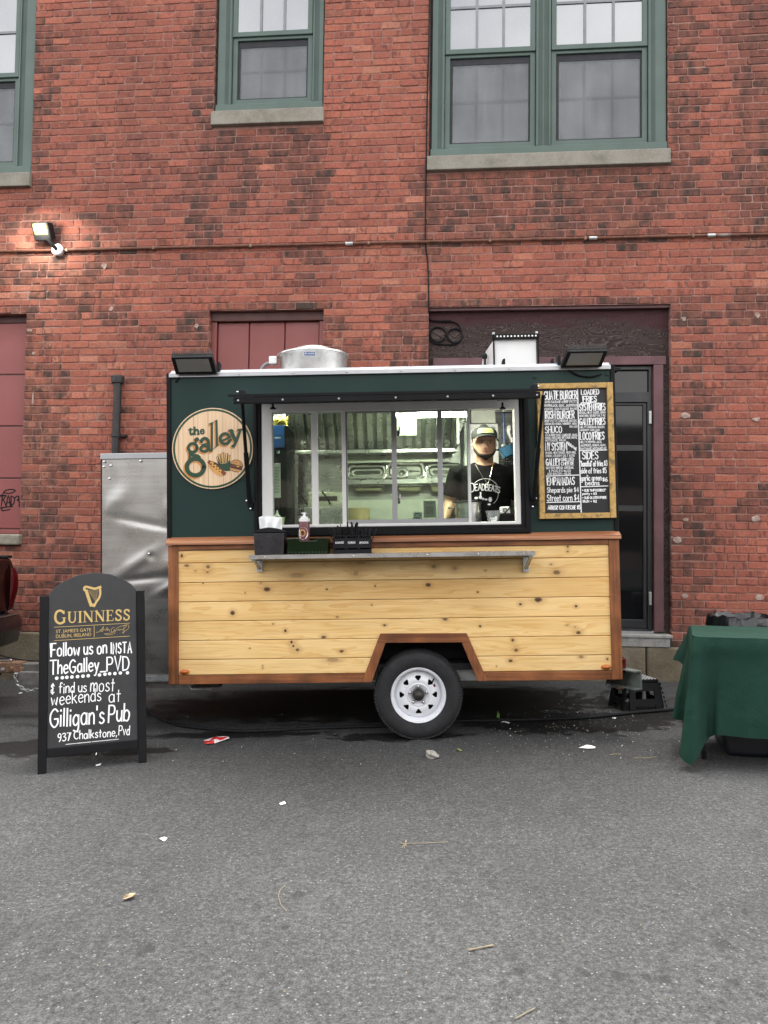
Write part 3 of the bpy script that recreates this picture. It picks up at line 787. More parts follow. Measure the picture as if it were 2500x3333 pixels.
for k in range(-int((ZL - ZF) / CH) - 1, rows):
    z0 = ZL + k * CH
    if z0 + CH < ZF + 0.03: continue
    zz0, zz1 = max(z0 + 0.0050, ZF + 0.004), z0 + CH - 0.0050
    header = False
    segs = [(LEFT, RIGHT)]
    for a, b, c, d in OPEN:
        if c - 0.02 < z0 + CH / 2 < d - 0.01 + (0.02 if d > 5 else 0):
            segs = [q for s_ in segs for q in ((s_[0], min(s_[1], a)), (max(s_[0], b), s_[1])) if q[1] - q[0] > 0.03]
    for a, b in segs:
        u = a
        L = 0.104 if header else 0.2155
        first = (0.5 if k % 2 else 1.0) if not header else 1.0
        if a == LEFT: first = U(0.3, 1)
        while u < b - 0.02:
            l = L * first * U(0.94, 1.06); first = 1.0
            if rnd() < 0.13: l *= 0.5
            if b - (u + l) < 0.075: l = b - u
            if l > 0.3: l = l / 2
            dz = U(-0.002, 0.002)
            x0, x1 = u + (0.0 if u == a else 0.004), u + l - (0.0 if abs(u + l - b) < 1e-6 else 0.004)
            cu, cz = (x0 + x1) / 2, (zz0 + zz1) / 2
            s_ = soot_at(cu, cz)
            s_ = min(1, s_ * 1.25); so_ = (U(0.6, 1.0) if rnd() < s_ else s_ * U(0.1, 0.6)) if s_ else (U(0.35, 0.7) if rnd() < 0.012 else U(0, .08))
            drift = 0.12 * math.sin(cu * 1.3 + 1.0) + 0.10 * math.sin(cz * 1.1 + cu * .5) + (-0.10 if cz > 4.9 else 0.06)
            tn = min(1, max(0, random.gauss(0.55 + drift, 0.17)))
            bricks.append((x0, x1, zz0 + dz, zz1 + dz, (tn, min(1, so_), rnd(), 1)))
            u += l
# the three hundred bricks that show largest are objects of their own; the rest is one mesh
HIDE = [(330, 1460, 560, 2240), (545, 1200, 2010, 2240), (150, 1880, 470, 2500), (0, 1810, 60, 2200), (2190, 2035, 2500, 2300), (2310, 2005, 2500, 2060), (853, 1105, 1140, 1220)]
def size_key(b):
    x, y, d = px_of((b[0] + b[1]) / 2, (b[2] + b[3]) / 2)
    if not (20 < x < 2480 and 20 < y < 2180) or any(h[0] < x < h[2] and h[1] < y < h[3] for h in HIDE): return 0
    return (b[1] - b[0]) * (b[3] - b[2]) / d ** 2
order = sorted(range(len(bricks)), key=lambda i: -size_key(bricks[i]))
single = set(order[:300])
rest = MB(); rest.a = []
for i, (a, b, c, d, t_) in enumerate(bricks):
    if i in single:
        one = MB(); one.a = []; brick_geo(a, b, c, d, one, t_); one.build('brick', M_BRICK, bld)
    else: brick_geo(a, b, c, d, rest, t_)
rest.build('brickwork', M_BRICK, bld, kind='stuff')
# white patches where old fixings were filled
M_PATCH = plain('pale_mortar', (0.36, 0.26, 0.22), 0.9, 0, 0.45, 30, 0.5)
for (px, py, a, b) in ((2226, 1037, 14, 12), (2464, 1027, 16, 14), (2232, 1353, 22, 16), (2462, 1365, 20, 12), (2460, 1690, 20, 18), (2230, 1692, 14, 10), (2205, 1757, 22, 16), (2228, 1940, 16, 14), (2470, 1945, 18, 18), (340, 866, 16, 18), (362, 1006, 12, 12), (640, 1062, 14, 12), (97, 1077, 20, 10), (108, 1300, 6, 40), (110, 1150, 10, 10)):
    p = W(px, py, 0); n = 9
    poly = [(p.x + a * .0025 * math.cos(2 * math.pi * i / n) * U(.5, 1.1), p.z + b * .0025 * math.sin(2 * math.pi * i / n) * U(.5, 1.1)) for i in range(n)]
    MB().prism(poly, -0.010, 0.01).build('mortar_patch', M_PATCH, bld, bevel=.004, seg=1)
# foundation
fm = MB()
fx = [LEFT, -5.2, -3.4, -1.3, 0.6, 2.72, 3.9, RIGHT]
for i in range(len(fx) - 1):
    o = MB().box(fx[i] + .004, fx[i + 1] - .004, -0.035, 0.4, -1.0, ZF - 0.004 if not (0.4 < (fx[i] + fx[i + 1]) / 2 < 2.9) else 0.47).build('foundation_block', M_FOUND, bld, bevel=0.02, seg=2)

# ---- windows
def sash(parent, u0, u1, z0, z1, y, screen, cols, rws, edge):
    """one sash: rails and stiles, panes with muntins between, an insect screen on the lower one"""
    s_ = MB(); st = 0.055
    s_.sheet(u0, u1, z0, z1, [(u0 + st, u1 - st, z0 + (st if not screen else 0.06), z1 - st)], y, y + 0.035)
    s_.build('sash', M_GREEN, parent, bevel=0.004, seg=1)
    a, b, c, d = u0 + st, u1 - st, z0 + st, z1 - st
    yp = y + (0.016 if not screen else 0.05)
    for i in range(cols):
        for j in range(rws):
            x0, x1 = a + (b - a) * i / cols, a + (b - a) * (i + 1) / cols; q0, q1 = c + (d - c) * j / rws, c + (d - c) * (j + 1) / rws
            MB().box(x0 + .0005, x1 - .0005, yp + U(0, .0015), yp + 0.006, q0 + .0005, q1 - .0005).build('pane', M_WGLASS, parent)
    mm = MB()
    for i in range(1, cols): x = a + (b - a) * i / cols; mm.box(x - .014, x + .014, yp - .012, yp - .0005, c, d)
    for j in range(1, rws): q = c + (d - c) * j / rws; mm.box(a, b, yp - .0105, yp - .0006, q - .014, q + .014)
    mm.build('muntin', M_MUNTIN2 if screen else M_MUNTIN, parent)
    if screen:
        MB().sheet(u0 + .05, u1 - .05, z0 + .05, z1 - .05, [(a + 0.03, b - 0.015, c + 0.025, d - 0.07)], y + 0.022, y + 0.04).build('screen_frame', M_DARKREC, parent)
        MB().box(a, b, y + 0.027, y + 0.0275, c, d).build('insect_screen', M_SCREEN, parent)
def window(u0, u1, zs0, zs1, ztop, sashes, meet, cols=3, rws=2):
    wn = node('window', bld)
    MB().box(u0 - .012, u1 + .012, -0.055, 0.25, zs0, zs1).build('sill', M_SILL, wn, bevel=0.008)
    g = MB(); g.sheet(u0 + .003, u1 - .003, zs1 + .002, ztop, [(u0 + .05, u1 - .03, zs1 + .01, ztop - .05)], 0.075, 0.12); g.build('gap_shade_edge', M_BROWNGAP, wn)  # strip coloured dark as the shadow line beside the frame
    zr = zs1 + 0.115                                     # top of the green bottom rail
    fm = MB(); holes = [(a, b, zr, ztop - .1) for a, b in sashes]
    fm.sheet(u0 + .03, u1 - .012, zs1 + .004, ztop - .02, holes, 0.03, 0.16); fm.build('frame', M_GREEN, wn, bevel=0.006, seg=1)
    MB().box(u0 + .02, u1 - .006, 0.004, 0.03, zs1 + .003, zr - .012).build('bottom_rail', M_GREEN, wn, bevel=0.006, seg=1)
    for a, b in sashes:
        tr = MB()
        for x in (a - .052, b + .052): tr.box(x - .022, x + .022, 0.0285, 0.0297, zr - .005, ztop - .12)
        tr.build('track_groove', M_GREEN2, wn)
        for x0, x1 in ((a - .022, a - .006), (b + .006, b + .022)): MB().box(x0, x1, 0.016, 0.0295, zr - .005, ztop - .12).build('stop_bead', M_GREEN, wn)
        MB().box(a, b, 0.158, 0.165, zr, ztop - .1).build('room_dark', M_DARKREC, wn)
        sash(wn, a + .004, b - .004, zr + .002, meet, 0.055, True, cols, rws, 0)
        sash(wn, a + .004, b - .004, meet - .02, ztop - .104, 0.034, False, cols, 3 if ztop - meet > 1.4 else 2, 0)
window(-1.965, -0.725, 6.105, 6.262, 8.62, [(-1.775, -0.86)], W(870, 113, .05).z)
window(0.435, 2.963, 5.52, 5.675, 8.45, [(0.603, 1.585), (1.745, 2.765)], W(1780, 160, .05).z)
window(-6.62, -4.07, 5.483, 5.64, 8.45, [(-6.45, -5.45), (-5.29, -4.27)], W(40, 248, .05).z)
window(3.985, 5.25, 5.52, 5.675, 8.45, [(4.2, 5.05)], 7.3)

# ---- left lower opening: red steel sheets, graffiti
sh = node('shutter', bld)
x0, x1 = -5.35, -4.07
MB().box(x0, x1, 0.10, 0.2, W(40, 1050, .1).z, ZL - .002).build('head_board', M_REDDK, sh)
zz = [W(40, y, .1).z for y in (1050, 1219, 1387, 1557, 1722)]
for i in range(4):
    MB().box(x0, x1 - .004, 0.11, 0.14, zz[i + 1] + 0.008, zz[i] - 0.008).build('steel_sheet', M_RED, sh, bevel=0.006)
    MB().box(x0, x1, 0.118, 0.135, zz[i + 1] - .0075, zz[i + 1] + .0075).build('seam', M_REDDK, sh)
MB().box(x0, x1, 0.14, 0.2, 1.5, ZL - .1).build('backing', M_REDDK, sh)
MB().box(x0, x1 - .003, 0.0, 0.13, zz[4] - .055, zz[4] - .008).build('ledge', M_RED, sh, bevel=0.006)
MB().box(x0 - .02, x1 + .03, -0.07, 0.2, W(40, 1774, -.07).z, zz[4] - .058).build('sill', M_ROUGHSILL, sh, bevel=0.02, seg=3)
gr = MB()
zo = lambda a, b: (a / 2.767, 1000 + b / 2.767)
for st in (((20, 1690), (40, 1655), (90, 1640), (135, 1650), (100, 1672), (55, 1675), (35, 1668)), ((-20, 1720), (15, 1690), (8, 1790)), ((20, 1700), (48, 1695), (20, 1740)), ((28, 1735), (52, 1790)), ((50, 1800), (72, 1695), (90, 1790)), ((56, 1760), (88, 1760)),
           ((95, 1700), (98, 1790)), ((95, 1700), (128, 1720), (118, 1770), (96, 1785)), ((130, 1720), (150, 1700), (168, 1715), (150, 1740), (165, 1735)), ((165, 1700), (170, 1795)), ((-20, 1812), (40, 1800), (110, 1795)), ((15, 1812), (16, 1832), (85, 1822)), ((188, 1700), (196, 1740))):
    pts = [W(*zo(*q), 0.1) for q in st]
    ribbon(gr, catmull([(p.x, p.z) for p in pts], 3) if len(pts) > 2 else [(p.x, p.z) for p in pts], 0.013, lambda a, b: (a, 0.1085, b))
gr.build('graffiti', M_BLACK, sh)

# ---- middle lower opening: red boarded doors
d2 = node('boarded_door', bld)
u0, u1 = -1.962, -0.686
zt = W(850, 1045, .08).z
MB().box(u0, u1, 0.07, 0.2, zt, ZL - .002).build('head_board', M_REDDK, d2, bevel=.006)
for a, b in ((u0, u0 + .06), (u1 - .06, u1)): MB().box(a, b, 0.09, 0.2, 1.45, zt - .002).build('jamb', M_RED, d2, bevel=.005)
seams = [u0 + .062, W(811, 1120, .12).x, W(927, 1120, .12).x, u1 - .062]
for a, b in zip(seams, seams[1:]): MB().box(a + .006, b - .006, 0.12, 0.15, 1.45, zt - .003).build('door_panel', M_RED, d2, bevel=.008)
MB().box(u0, u1, 0.15, 0.21, 1.45, zt).build('backing', M_REDDK, d2)

# ---- right lower opening: weathered plywood over a black glazed door
d3 = node('doorway', bld)
u0, u1 = 0.455, 2.985
zp1, zp0, zl0 = W(1800, 1008, .09).z, W(1800, 1164, .09).z, W(1800, 1190, .06).z
MB().box(u0, u1, 0.03, 0.25, ZL - .03, ZL - .002).build('head_board', M_PURPLE, d3)
pu0, pu1 = W(2128, 1500, .05).x, W(2160, 1500, .05).x
MB().box(u0 + .003, u1 - .003, 0.09, 0.13, zl0 - .0, ZL - .031).build('plywood_board', M_PLY, d3)
MB().box(u0 + .05, pu1 + .03, 0.05, 0.16, zl0, zp0 - .002).build('lintel_board', M_PURPLE, d3, bevel=.006)
pu0, pu1 = W(2128, 1500, .05).x, W(2160, 1500, .05).x
MB().box(pu0, pu1, 0.045, 0.18, 0.62, zl0 - .002).build('door_post', M_PURPLE, d3, bevel=.006)
MB().box(pu1 + .002, u1 - .002, 0.075, 0.2, 0.62, zp0).build('side_board', M_PLY, d3)
MB().box(u0, 1.2, 0.09, 0.2, 0.62, zl0 - .002).build('side_panel', M_PURPLE, d3)
# door frame, transom, leaf
du0, du1 = 1.2, pu0 - .003
tz0, tz1 = W(2090, 1277, .12).z, W(2090, 1205, .12).z
df = MB(); gu1 = W(2107, 1500, .12).x
df.sheet(du0, du1, 0.62, zl0 - .003, [(du0 + .1, gu1 + .012, tz0, tz1), (du0 + .05, du1 - .05, 0.64, tz0 - .11)], 0.10, 0.17)
df.build('door_frame', M_BLACKDOOR, d3, bevel=.005)
MB().box(du0 + .1, gu1 + .012, 0.14, 0.146, tz0, tz1).build('transom_pane', M_DGLASS, d3)
lz1 = tz0 - .112
lf = MB(); gl = W(2092, 1500, .13).x
gz0, gz1 = W(2060, 2016, .13).z, W(2060, 1320, .13).z
lf.sheet(du0 + .052, du1 - .052, 0.645, lz1, [(du0 + .2, gl, gz0, gz1)], 0.115, 0.16)
lf.build('door_leaf', M_BLACKDOOR, d3, bevel=.006)
MB().box(du0 + .2, gl, 0.135, 0.141, gz0, gz1).build('door_pane', M_DGLASS, d3)
for py in (1458, 1655): 
    z = W(2094, py, .12).z; MB().box(du0 + .2, gl, 0.122, 0.13, z - .03, z + .03).build('glazing_bar', M_BLACKDOOR, d3)
for py in (1360, 1948):
    p = W(2116, py, .1); MB().box(p.x - .018, p.x + .014, 0.075, 0.099, p.z - .07, p.z + .07).build('hinge', M_GALV, d3, bevel=.006)
MB().box(du0, du1, 0.06, 0.2, 0.60, 0.619).build('kick_sill', M_ALU, d3)
MB().box(u0, u1 - .005, -0.06, 0.3, 0.565, 0.598).build('threshold', M_GREYWOOD, d3, bevel=.006)
tb = MB().box(u0, u1 - .03, -0.045, 0.0, 0.472, 0.562).build('threshold_board', M_GREYWOOD, d3, bevel=.005)
MB().box(u0, u1, 0.0, .3, 0.475, .56).build('step_core', M_DARKREC, d3)
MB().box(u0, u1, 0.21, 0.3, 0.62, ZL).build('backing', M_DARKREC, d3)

# ================================================================ FITTINGS ON THE WALL
Wm = W.M
pipe = thing('vent_pipe', 'dark iron vent pipe standing against the brick wall behind the steel locker', 'pipe', Wm)
a, b = W(384, 1225, -.07), W(376, 1470, -.07)
dirn = (b - a); bot = a + dirn * ((a.z - 0.15) / (a.z - b.z))
MB().tube([(a.x, -.07, a.z - .02), (bot.x, -.07, .1)], 0.043, 14).build('pipe', M_STEELPIPE, pipe, smooth=True)
MB().lathe([(0.066, -.055), (.07, -.02), (.07, .015), (.055, .03), (0.0, .034)], (a.x, -.07, a.z - .02), n=16).build('cap', M_STEELPIPE, pipe, smooth=True)
c = W(378, 1417, -.07)
MB().lathe([(0.045, -.018), (.056, -.018), (.056, .018), (.045, .018)], (c.x, -.07, c.z), n=16).build('clamp', M_STEELPIPE, pipe, smooth=True)
MB().box(c.x + .04, c.x + .10, -.075, .0, c.z - .012, c.z + .012).build('clamp_bracket', M_STEELPIPE, pipe)
cz_ = 4.742
con = thing('conduit', 'thin rusty steel conduit running across the brick wall above the doors', 'conduit', Wm)
MB().tube([(LEFT, -.03, cz_), (RIGHT, -.03, cz_)], 0.0155, 10).build('pipe', M_CONDUIT, con, smooth=True)
for px in (1137, 1930, 2315):
    p = W(px, 790, -.03); MB().tube([(p.x - .04, -.03, cz_), (p.x + .04, -.03, cz_)], 0.021, 10).build('coupling', M_GALV, con, smooth=True)
for u in (-3.6, -2.6, -1.5, -.2, 1.1, 2.1, 3.2, 4.6):
    MB().box(u - .012, u + .012, -.048, .0, cz_ - .02, cz_ + .02).build('strap', M_RUSTSTEEL, con, bevel=.004)
lamp = thing('wall_floodlight', 'lit floodlight on a round junction box on the brick wall', 'wall light', Wm)
j = W(186, 812, -.05)
MB().lathe([(.062, 0), (.066, .05), (.055, .062), (0, .064)], (j.x, 0, j.z), 'y', 20).build('junction_box', M_WHITE, lamp, smooth=True)
MB().tube([(j.x, -.06, j.z), (j.x - .03, -.1, j.z + .03), (j.x - .07, -.13, j.z + .09)], 0.02, 8).build('arm', M_BLACKM, lamp, smooth=True)
L_ = W(135, 745, -.16)
hm = MB(); hm.hexa([(L_.x - .1, -.12, L_.z - .12), (L_.x + .1, -.12, L_.z - .12), (L_.x + .1, -.02, L_.z - .06), (L_.x - .1, -.02, L_.z - .06), (L_.x - .1, -.22, L_.z + .05), (L_.x + .1, -.22, L_.z + .05), (L_.x + .1, -.1, L_.z + .09), (L_.x - .1, -.1, L_.z + .09)])
hm.build('housing', M_BLACKM, lamp, bevel=.012)
e = MB(); e.hexa([(L_.x - .075, -.155, L_.z - .065), (L_.x + .075, -.155, L_.z - .065), (L_.x + .075, -.14, L_.z - .06), (L_.x - .075, -.14, L_.z - .06), (L_.x - .075, -.225, L_.z + .03), (L_.x + .075, -.225, L_.z + .03), (L_.x + .075, -.2, L_.z + .035), (L_.x - .075, -.2, L_.z + .035)])
e.build('bulb', M_BULB, lamp, bevel=.01)
pl = bpy.data.lights.new('floodlight_glow', 'SPOT'); pl.energy = 7; pl.color = (1, .93, .8); pl.spot_size = R(150); pl.shadow_soft_size = .08
po = bpy.data.objects.new('floodlight_glow', pl); col.objects.link(po); po.parent = lamp; po.location = (L_.x, -.3, L_.z - .02); po.rotation_euler = (R(60), 0, 0)
cab = thing('wall_cable', 'thin black cable down the brick wall ending in two coils on the plywood', 'cable', Wm)
pts = [(1399, -20), (1396, 150), (1391, 300), (1388, 500), (1386, 620), (1385, 790), (1393, 860), (1396, 1000), (1398, 1040), (1440, 1046)]
P = [W(*q, -.014 if q[1] < 1001 else 0.07) for q in pts]; MB().tube(catmull(P, 3), 0.0085, 6).build('cable', M_BLACK, cab, smooth=True)
for (cx, cy, r, ph) in ((1426, 1089, 25, 0.3), (1481, 1093, 24, 1.0)):
    q = [W(cx + (r + .9 * math.sin(i * 1.7)) * math.cos(i * .35 + ph), cy + r * .95 * math.sin(i * .35 + ph), 0.072 + .0006 * i) for i in range(37)]
    MB().tube(q, 0.008, 6).build('coil', M_BLACK, cab, smooth=True)
q = [W(*p, 0.076) for p in ((1440, 1046), (1462, 1046), (1490, 1055), (1503, 1085), (1500, 1108), (1480, 1120), (1440, 1121), (1406, 1113), (1402, 1095))]
MB().tube(catmull(q, 4), 0.008, 6).build('loop', M_BLACK, cab, smooth=True)
q = [W(x, 1046, 0.076) for x in (1440, 1470)]; MB().tube(q, .013, 6).build('splice', M_BLACK, cab)
# ================================================================ FOOD TRAILER (all in the trailer's own frame)
tr = thing('food_trailer', 'green and pine clad food trailer with an open serving window', 'food trailer', T.M)
GY = 0.03                      # green face sits this far behind the pine face
xL, xR = T(557, 1500, GY).x, T(1994, 1500, GY).x
zW0, zW1 = (T(553, 2227).z + T(2022, 2211).z) / 2, (T(548, 1777).z + T(2018, 1752).z) / 2     # pine skirt bottom, under the cap
zR = (T(549, 1231, GY).z + T(1990, 1203, GY).z) / 2                                           # foot of the flashing
DEP = 1.80
wx0, wx1 = T(853, 1500, GY).x, T(1692, 1500, GY).x
wz0, wz1 = (T(858, 1718, GY).z + T(1695, 1709, GY).z) / 2, (T(853, 1316, GY).z + T(1689, 1300, GY).z) / 2
bx0, bx1, bz0, bz1 = T(828, 1500, GY).x, T(1722, 1500, GY).x, T(1250, 1745, GY).z, wz1 + .03
ZFL = zW0 + 0.12
# shell
MB().sheet(xL, xR, zW1 - .02, zR + .03, [(wx0 + .005, wx1 - .005, wz0 + .005, wz1 - .005)], GY, GY + .05).build('side_panel', M_TGREEN, tr)
MB().box(xL, xR, DEP, DEP + .05, zW0 + .05, zR + .03).build('rear_wall', M_TGREEN, tr)
for x in (xL, xR - .05): MB().box(x, x + .05, GY + .05, DEP, zW0 + .05, zR + .03).build('end_wall', M_TGREEN, tr)
MB().box(xL, xR, GY + .02, DEP + .05, zR + .031, zR + .06).build('roof', M_ALU, tr)
MB().box(xL + .05, xR - .05, GY + .05, DEP, ZFL - .05, ZFL).build('floor', M_BLACKM, tr)
for x, nm in ((xL - .033, 0), (xR - .002, 1)): MB().box(x, x + .035, GY - .012, GY + .06, zW1 + .03, zR + .04).build('corner_trim', M_BLACK, tr, bevel=.006)
# roof flashing: a fascia strip and a slope above it that still wears its film
fl = MB().hexa([(xL - .01, GY - .02, zR), (xR + .0, GY - .02, zR), (xR, GY, zR), (xL - .01, GY, zR), (xL - .01, GY - .02, zR + .035), (xR, GY - .02, zR + .035), (xR, GY, zR + .035), (xL - .01, GY, zR + .035)])
fl.build('roof_flashing', M_ALU, tr, bevel=.003)
zs_ = T(1250, 1194, GY + .03).z
fs = MB().hexa([(xL, GY - .012, zR + .036), (xR - .01, GY - .012, zR + .036), (xR - .01, GY + .1, zR + .04), (xL, GY + .1, zR + .04), (xL, GY + .03, zs_), (xR - .01, GY + .03, zs_), (xR - .01, GY + .1, zs_), (xL, GY + .1, zs_)])
fo = fs.build('roof_edge', plain('film_covered_aluminium', (0.44, 0.46, 0.49), 0.45, 0.5, 0.05, 3), tr)
st = MB(); stb = plain('blue_film_print', (0.22, 0.42, 0.62), 0.5)
x = xL + .22; hh = zs_ - zR - .036
while x < xR - .1:
    for k in range(3):
        xx = x + k * .022
        p = lambda a, f: (xx + a, GY - .0135 + .042 * f, zR + .036 + hh * f)
        st.add([p(0, .85), p(.012, .85), p(.045, .25), p(.033, .25)], [(0, 1, 2, 3)])
        st.add([p(.0, .55), p(.02, .6), p(.026, .5), p(.006, .45)], [(0, 1, 2, 3)])
    x += 0.273
st.build('film_print', stb, fo)
for x in [xL + .12 + i * .42 for i in range(8)]:
    MB().lathe([(.009, 0), (.007, .005), (0, .006)], (x, GY - .02, zR + .018), 'y', 8).build('screw', M_GALV, fo)
# pine cladding
knot_px = [[(592, 1809, 5, 6, .9), (1848, 1779, 4, 4, .9), (1848, 1795, 3, 3, .9)],
           [(608, 1841, 9, 5, .75), (677, 1845, 7, 6, .75), (675, 1862, 5, 3, .8), (636, 1858, 2, 2, 1), (966, 1873, 28, 9, .35), (1158, 1866, 10, 8, .35), (1175, 1832, 20, 6, .3), (1412, 1844, 9, 7, .5), (1480, 1850, 8, 6, .4), (1812, 1863, 13, 8, .75), (1794, 1837, 3, 2, 1), (1580, 1857, 3, 2, .8)],
           [(661, 1899, 3, 2, 1), (849, 1897, 3, 2, 1), (869, 1918, 12, 8, .95), (798, 1930, 2, 2, 1), (1064, 1918, 4, 3, 1), (1221, 1908, 3, 3, 1), (1394, 1904, 9, 7, .95), (1555, 1927, 4, 3, 1)],
           [(757, 1995, 8, 8, .95), (1210, 1969, 3, 2, 1), (1098, 2008, 4, 3, .8), (1752, 1952, 13, 9, .95), (1694, 1967, 5, 4, 1), (1875, 1973, 5, 4, 1)],
           [(889, 2031, 3, 2, 1), (929, 2053, 5, 5, 1), (1054, 2074, 9, 5, .85), (1252, 2035, 6, 4, .85), (1449, 2015, 9, 6, .8), (1563, 2038, 4, 4, 1), (1883, 2059, 9, 6, .85), (1872, 2041, 3, 2, .8), (1846, 2035, 5, 2, .5)],
           [(949, 2090, 5, 5, 1), (955, 2103, 4, 4, .95), (968, 2115, 7, 5, .85), (813, 2110, 3, 2, .9), (1112, 2120, 8, 5, .85), (1669, 2084, 5, 5, .9), (1680, 2116, 7, 6, .8)],
           [(1083, 2148, 22, 8, .4), (855, 2167, 2, 2, .9), (855, 2175, 2, 2, .8), (1662, 2151, 8, 5, .9), (1892, 2138, 8, 5, .6), (1977, 2145, 4, 4, .9), (1616, 2169, 2, 2, 1)]]
zz = [T(582, y).z for y in (1796, 1833.5, 1897, 1960, 2023, 2086, 2148, 2198)]
zz[0] += .01
ax = [T(px, py).x for px, py in ((1212, 2200), (1247, 2078), (1511, 2077), (1565, 2198))]    # middle line of the wheel-arch trim
az = [T(1185, 2200).z, T(1380, 2078).z]
pl0, pl1 = T(575, 2000).x, T(1992, 2000).x
for i in range(7):
    za, zb = zz[i + 1] + .0016, zz[i] - .0016
    kn = [(T(px, py).x, T(px, py).z, a * .00236 * 1.15, b * .00236 * 1.15, d) for px, py, a, b, d in knot_px[i]]
    mt = make_pine('pine_board', kn, i + 1)
    if i < 5: polys = [[(pl0, za), (pl1, za), (pl1, zb), (pl0, zb)]]
    else:
        f = lambda z, k: ax[k] + (ax[k + (1 if k == 0 else -1)] - ax[k]) * min(1, max(0, (z - az[0]) / (az[1] - az[0])))
        polys = [[(pl0, za), (f(za, 0), za), (f(zb, 0), zb), (pl0, zb)], [(f(za, 3), za), (pl1, za), (pl1, zb), (f(zb, 3), zb)]]
    for p in polys: MB().prism(p, U(0, .0015), .02).build('plank', mt, tr, bevel=.005, seg=2)
gr_ = MB(); hole = (ax[0] + .02, ax[3] - .02, zW0 - .1, az[1] - .01)
gr_.sheet(pl0, pl1, zW0 + .02, zW1 - .005, [hole], .0205, .028).build('cladding_back', M_INK, tr)
MB().sheet(xL, xR, zW0 + .03, zW1 - .022, [hole], GY + .001, GY + .05).build('lower_side_panel', M_BLACKM, tr)
# stained trim
sx0, sx1, sx2, sx3 = T(549, 2000).x, T(582, 2000).x, T(1986, 2000).x, T(2020, 2000).x
zT = zz[0]
MB().box(sx0, sx1, -.014, .03, zW0, zW1 - .002).build('trim_board', M_STAINV[0], tr, bevel=.004)
MB().box(sx2, sx3, -.014, .03, zW0, zW1 - .002).build('trim_board', M_STAINV[1], tr, bevel=.004)
MB().box(sx1 + .001, sx2 - .001, -.0125, .0, zT, zW1 - .002).build('trim_board', M_STAIN[0], tr, bevel=.003)
cz0, cz1 = zW1, zW1 + .062
MB().hexa([(sx0 - .012, -.04, cz0), (sx3 + .012, -.04, cz0), (sx3 + .012, .029, cz0), (sx0 - .012, .029, cz0), (sx0 - .012, -.034, cz0 + .03), (sx3 + .012, -.034, cz0 + .03), (sx3 + .012, .029, cz1), (sx0 - .012, .029, cz1)]).build('cap_board', M_CAP, tr, bevel=.004)
o_ = [T(*q, -.012) for q in ((1177, 2216), (1238, 2062), (1519, 2061), (1588, 2213))]
n_ = [T(*q, -.012) for q in ((1210, 2217), (1255, 2093), (1503, 2092), (1555, 2214))]
zb = zW0
o_[0].z = n_[0].z = o_[3].z = n_[3].z = zb
q2 = lambda *ps: [(p.x, p.z) for p in ps]
zt_ = zz[7]
fz = lambda a, b, z: a.x + (b.x - a.x) * (z - a.z) / (b.z - a.z)
MB().prism([(sx1 + .001, zb), (o_[0].x - .001, zb), (fz(o_[0], o_[1], zt_) - .001, zt_), (sx1 + .001, zt_)], -.0125, .0).build('trim_board', M_STAIN[1], tr, bevel=.003)
MB().prism([(o_[3].x + .001, zb), (sx2 - .001, zb), (sx2 - .001, zt_), (fz(o_[3], o_[2], zt_) + .001, zt_)], -.0125, .0).build('trim_board', M_STAIN[2], tr, bevel=.003)
MB().prism(q2(o_[0], n_[0], n_[1], Vector((fz(o_[0], o_[1], n_[1].z), 0, n_[1].z))), -.014, .0).build('arch_trim', M_STAINV[0], tr, bevel=.003)
MB().prism(q2(n_[3], o_[3], Vector((fz(o_[3], o_[2], n_[2].z), 0, n_[2].z)), n_[2]), -.014, .0).build('arch_trim', M_STAINV[1], tr, bevel=.003)
MB().prism(q2(Vector((fz(o_[0], o_[1], n_[1].z), 0, n_[1].z + .0015)), Vector((fz(o_[3], o_[2], n_[2].z), 0, n_[2].z + .0015)), o_[2], o_[1]), -.0135, .0).build('arch_trim', M_STAIN[3], tr, bevel=.003)
# marker lights, tail light
for px, py in ((600, 2188), (1974, 2172)):
    p = T(px, py, -.015); ml = MB().lathe([(.044, 0), (.042, .012), (.03, .022), (0, .026)], (0, 0, 0), 'y', 20).build('marker_light', M_AMBER, tr, smooth=True)
    ml.location = (p.x, .0, p.z); ml.scale = (.85, 1, .42)
p = T(2028, 2163, .1)
MB().box(sx3 + .004, sx3 + .05, .06, .26, p.z - .055, p.z + .055).build('tail_light', M_REDLENS, tr, bevel=.008)
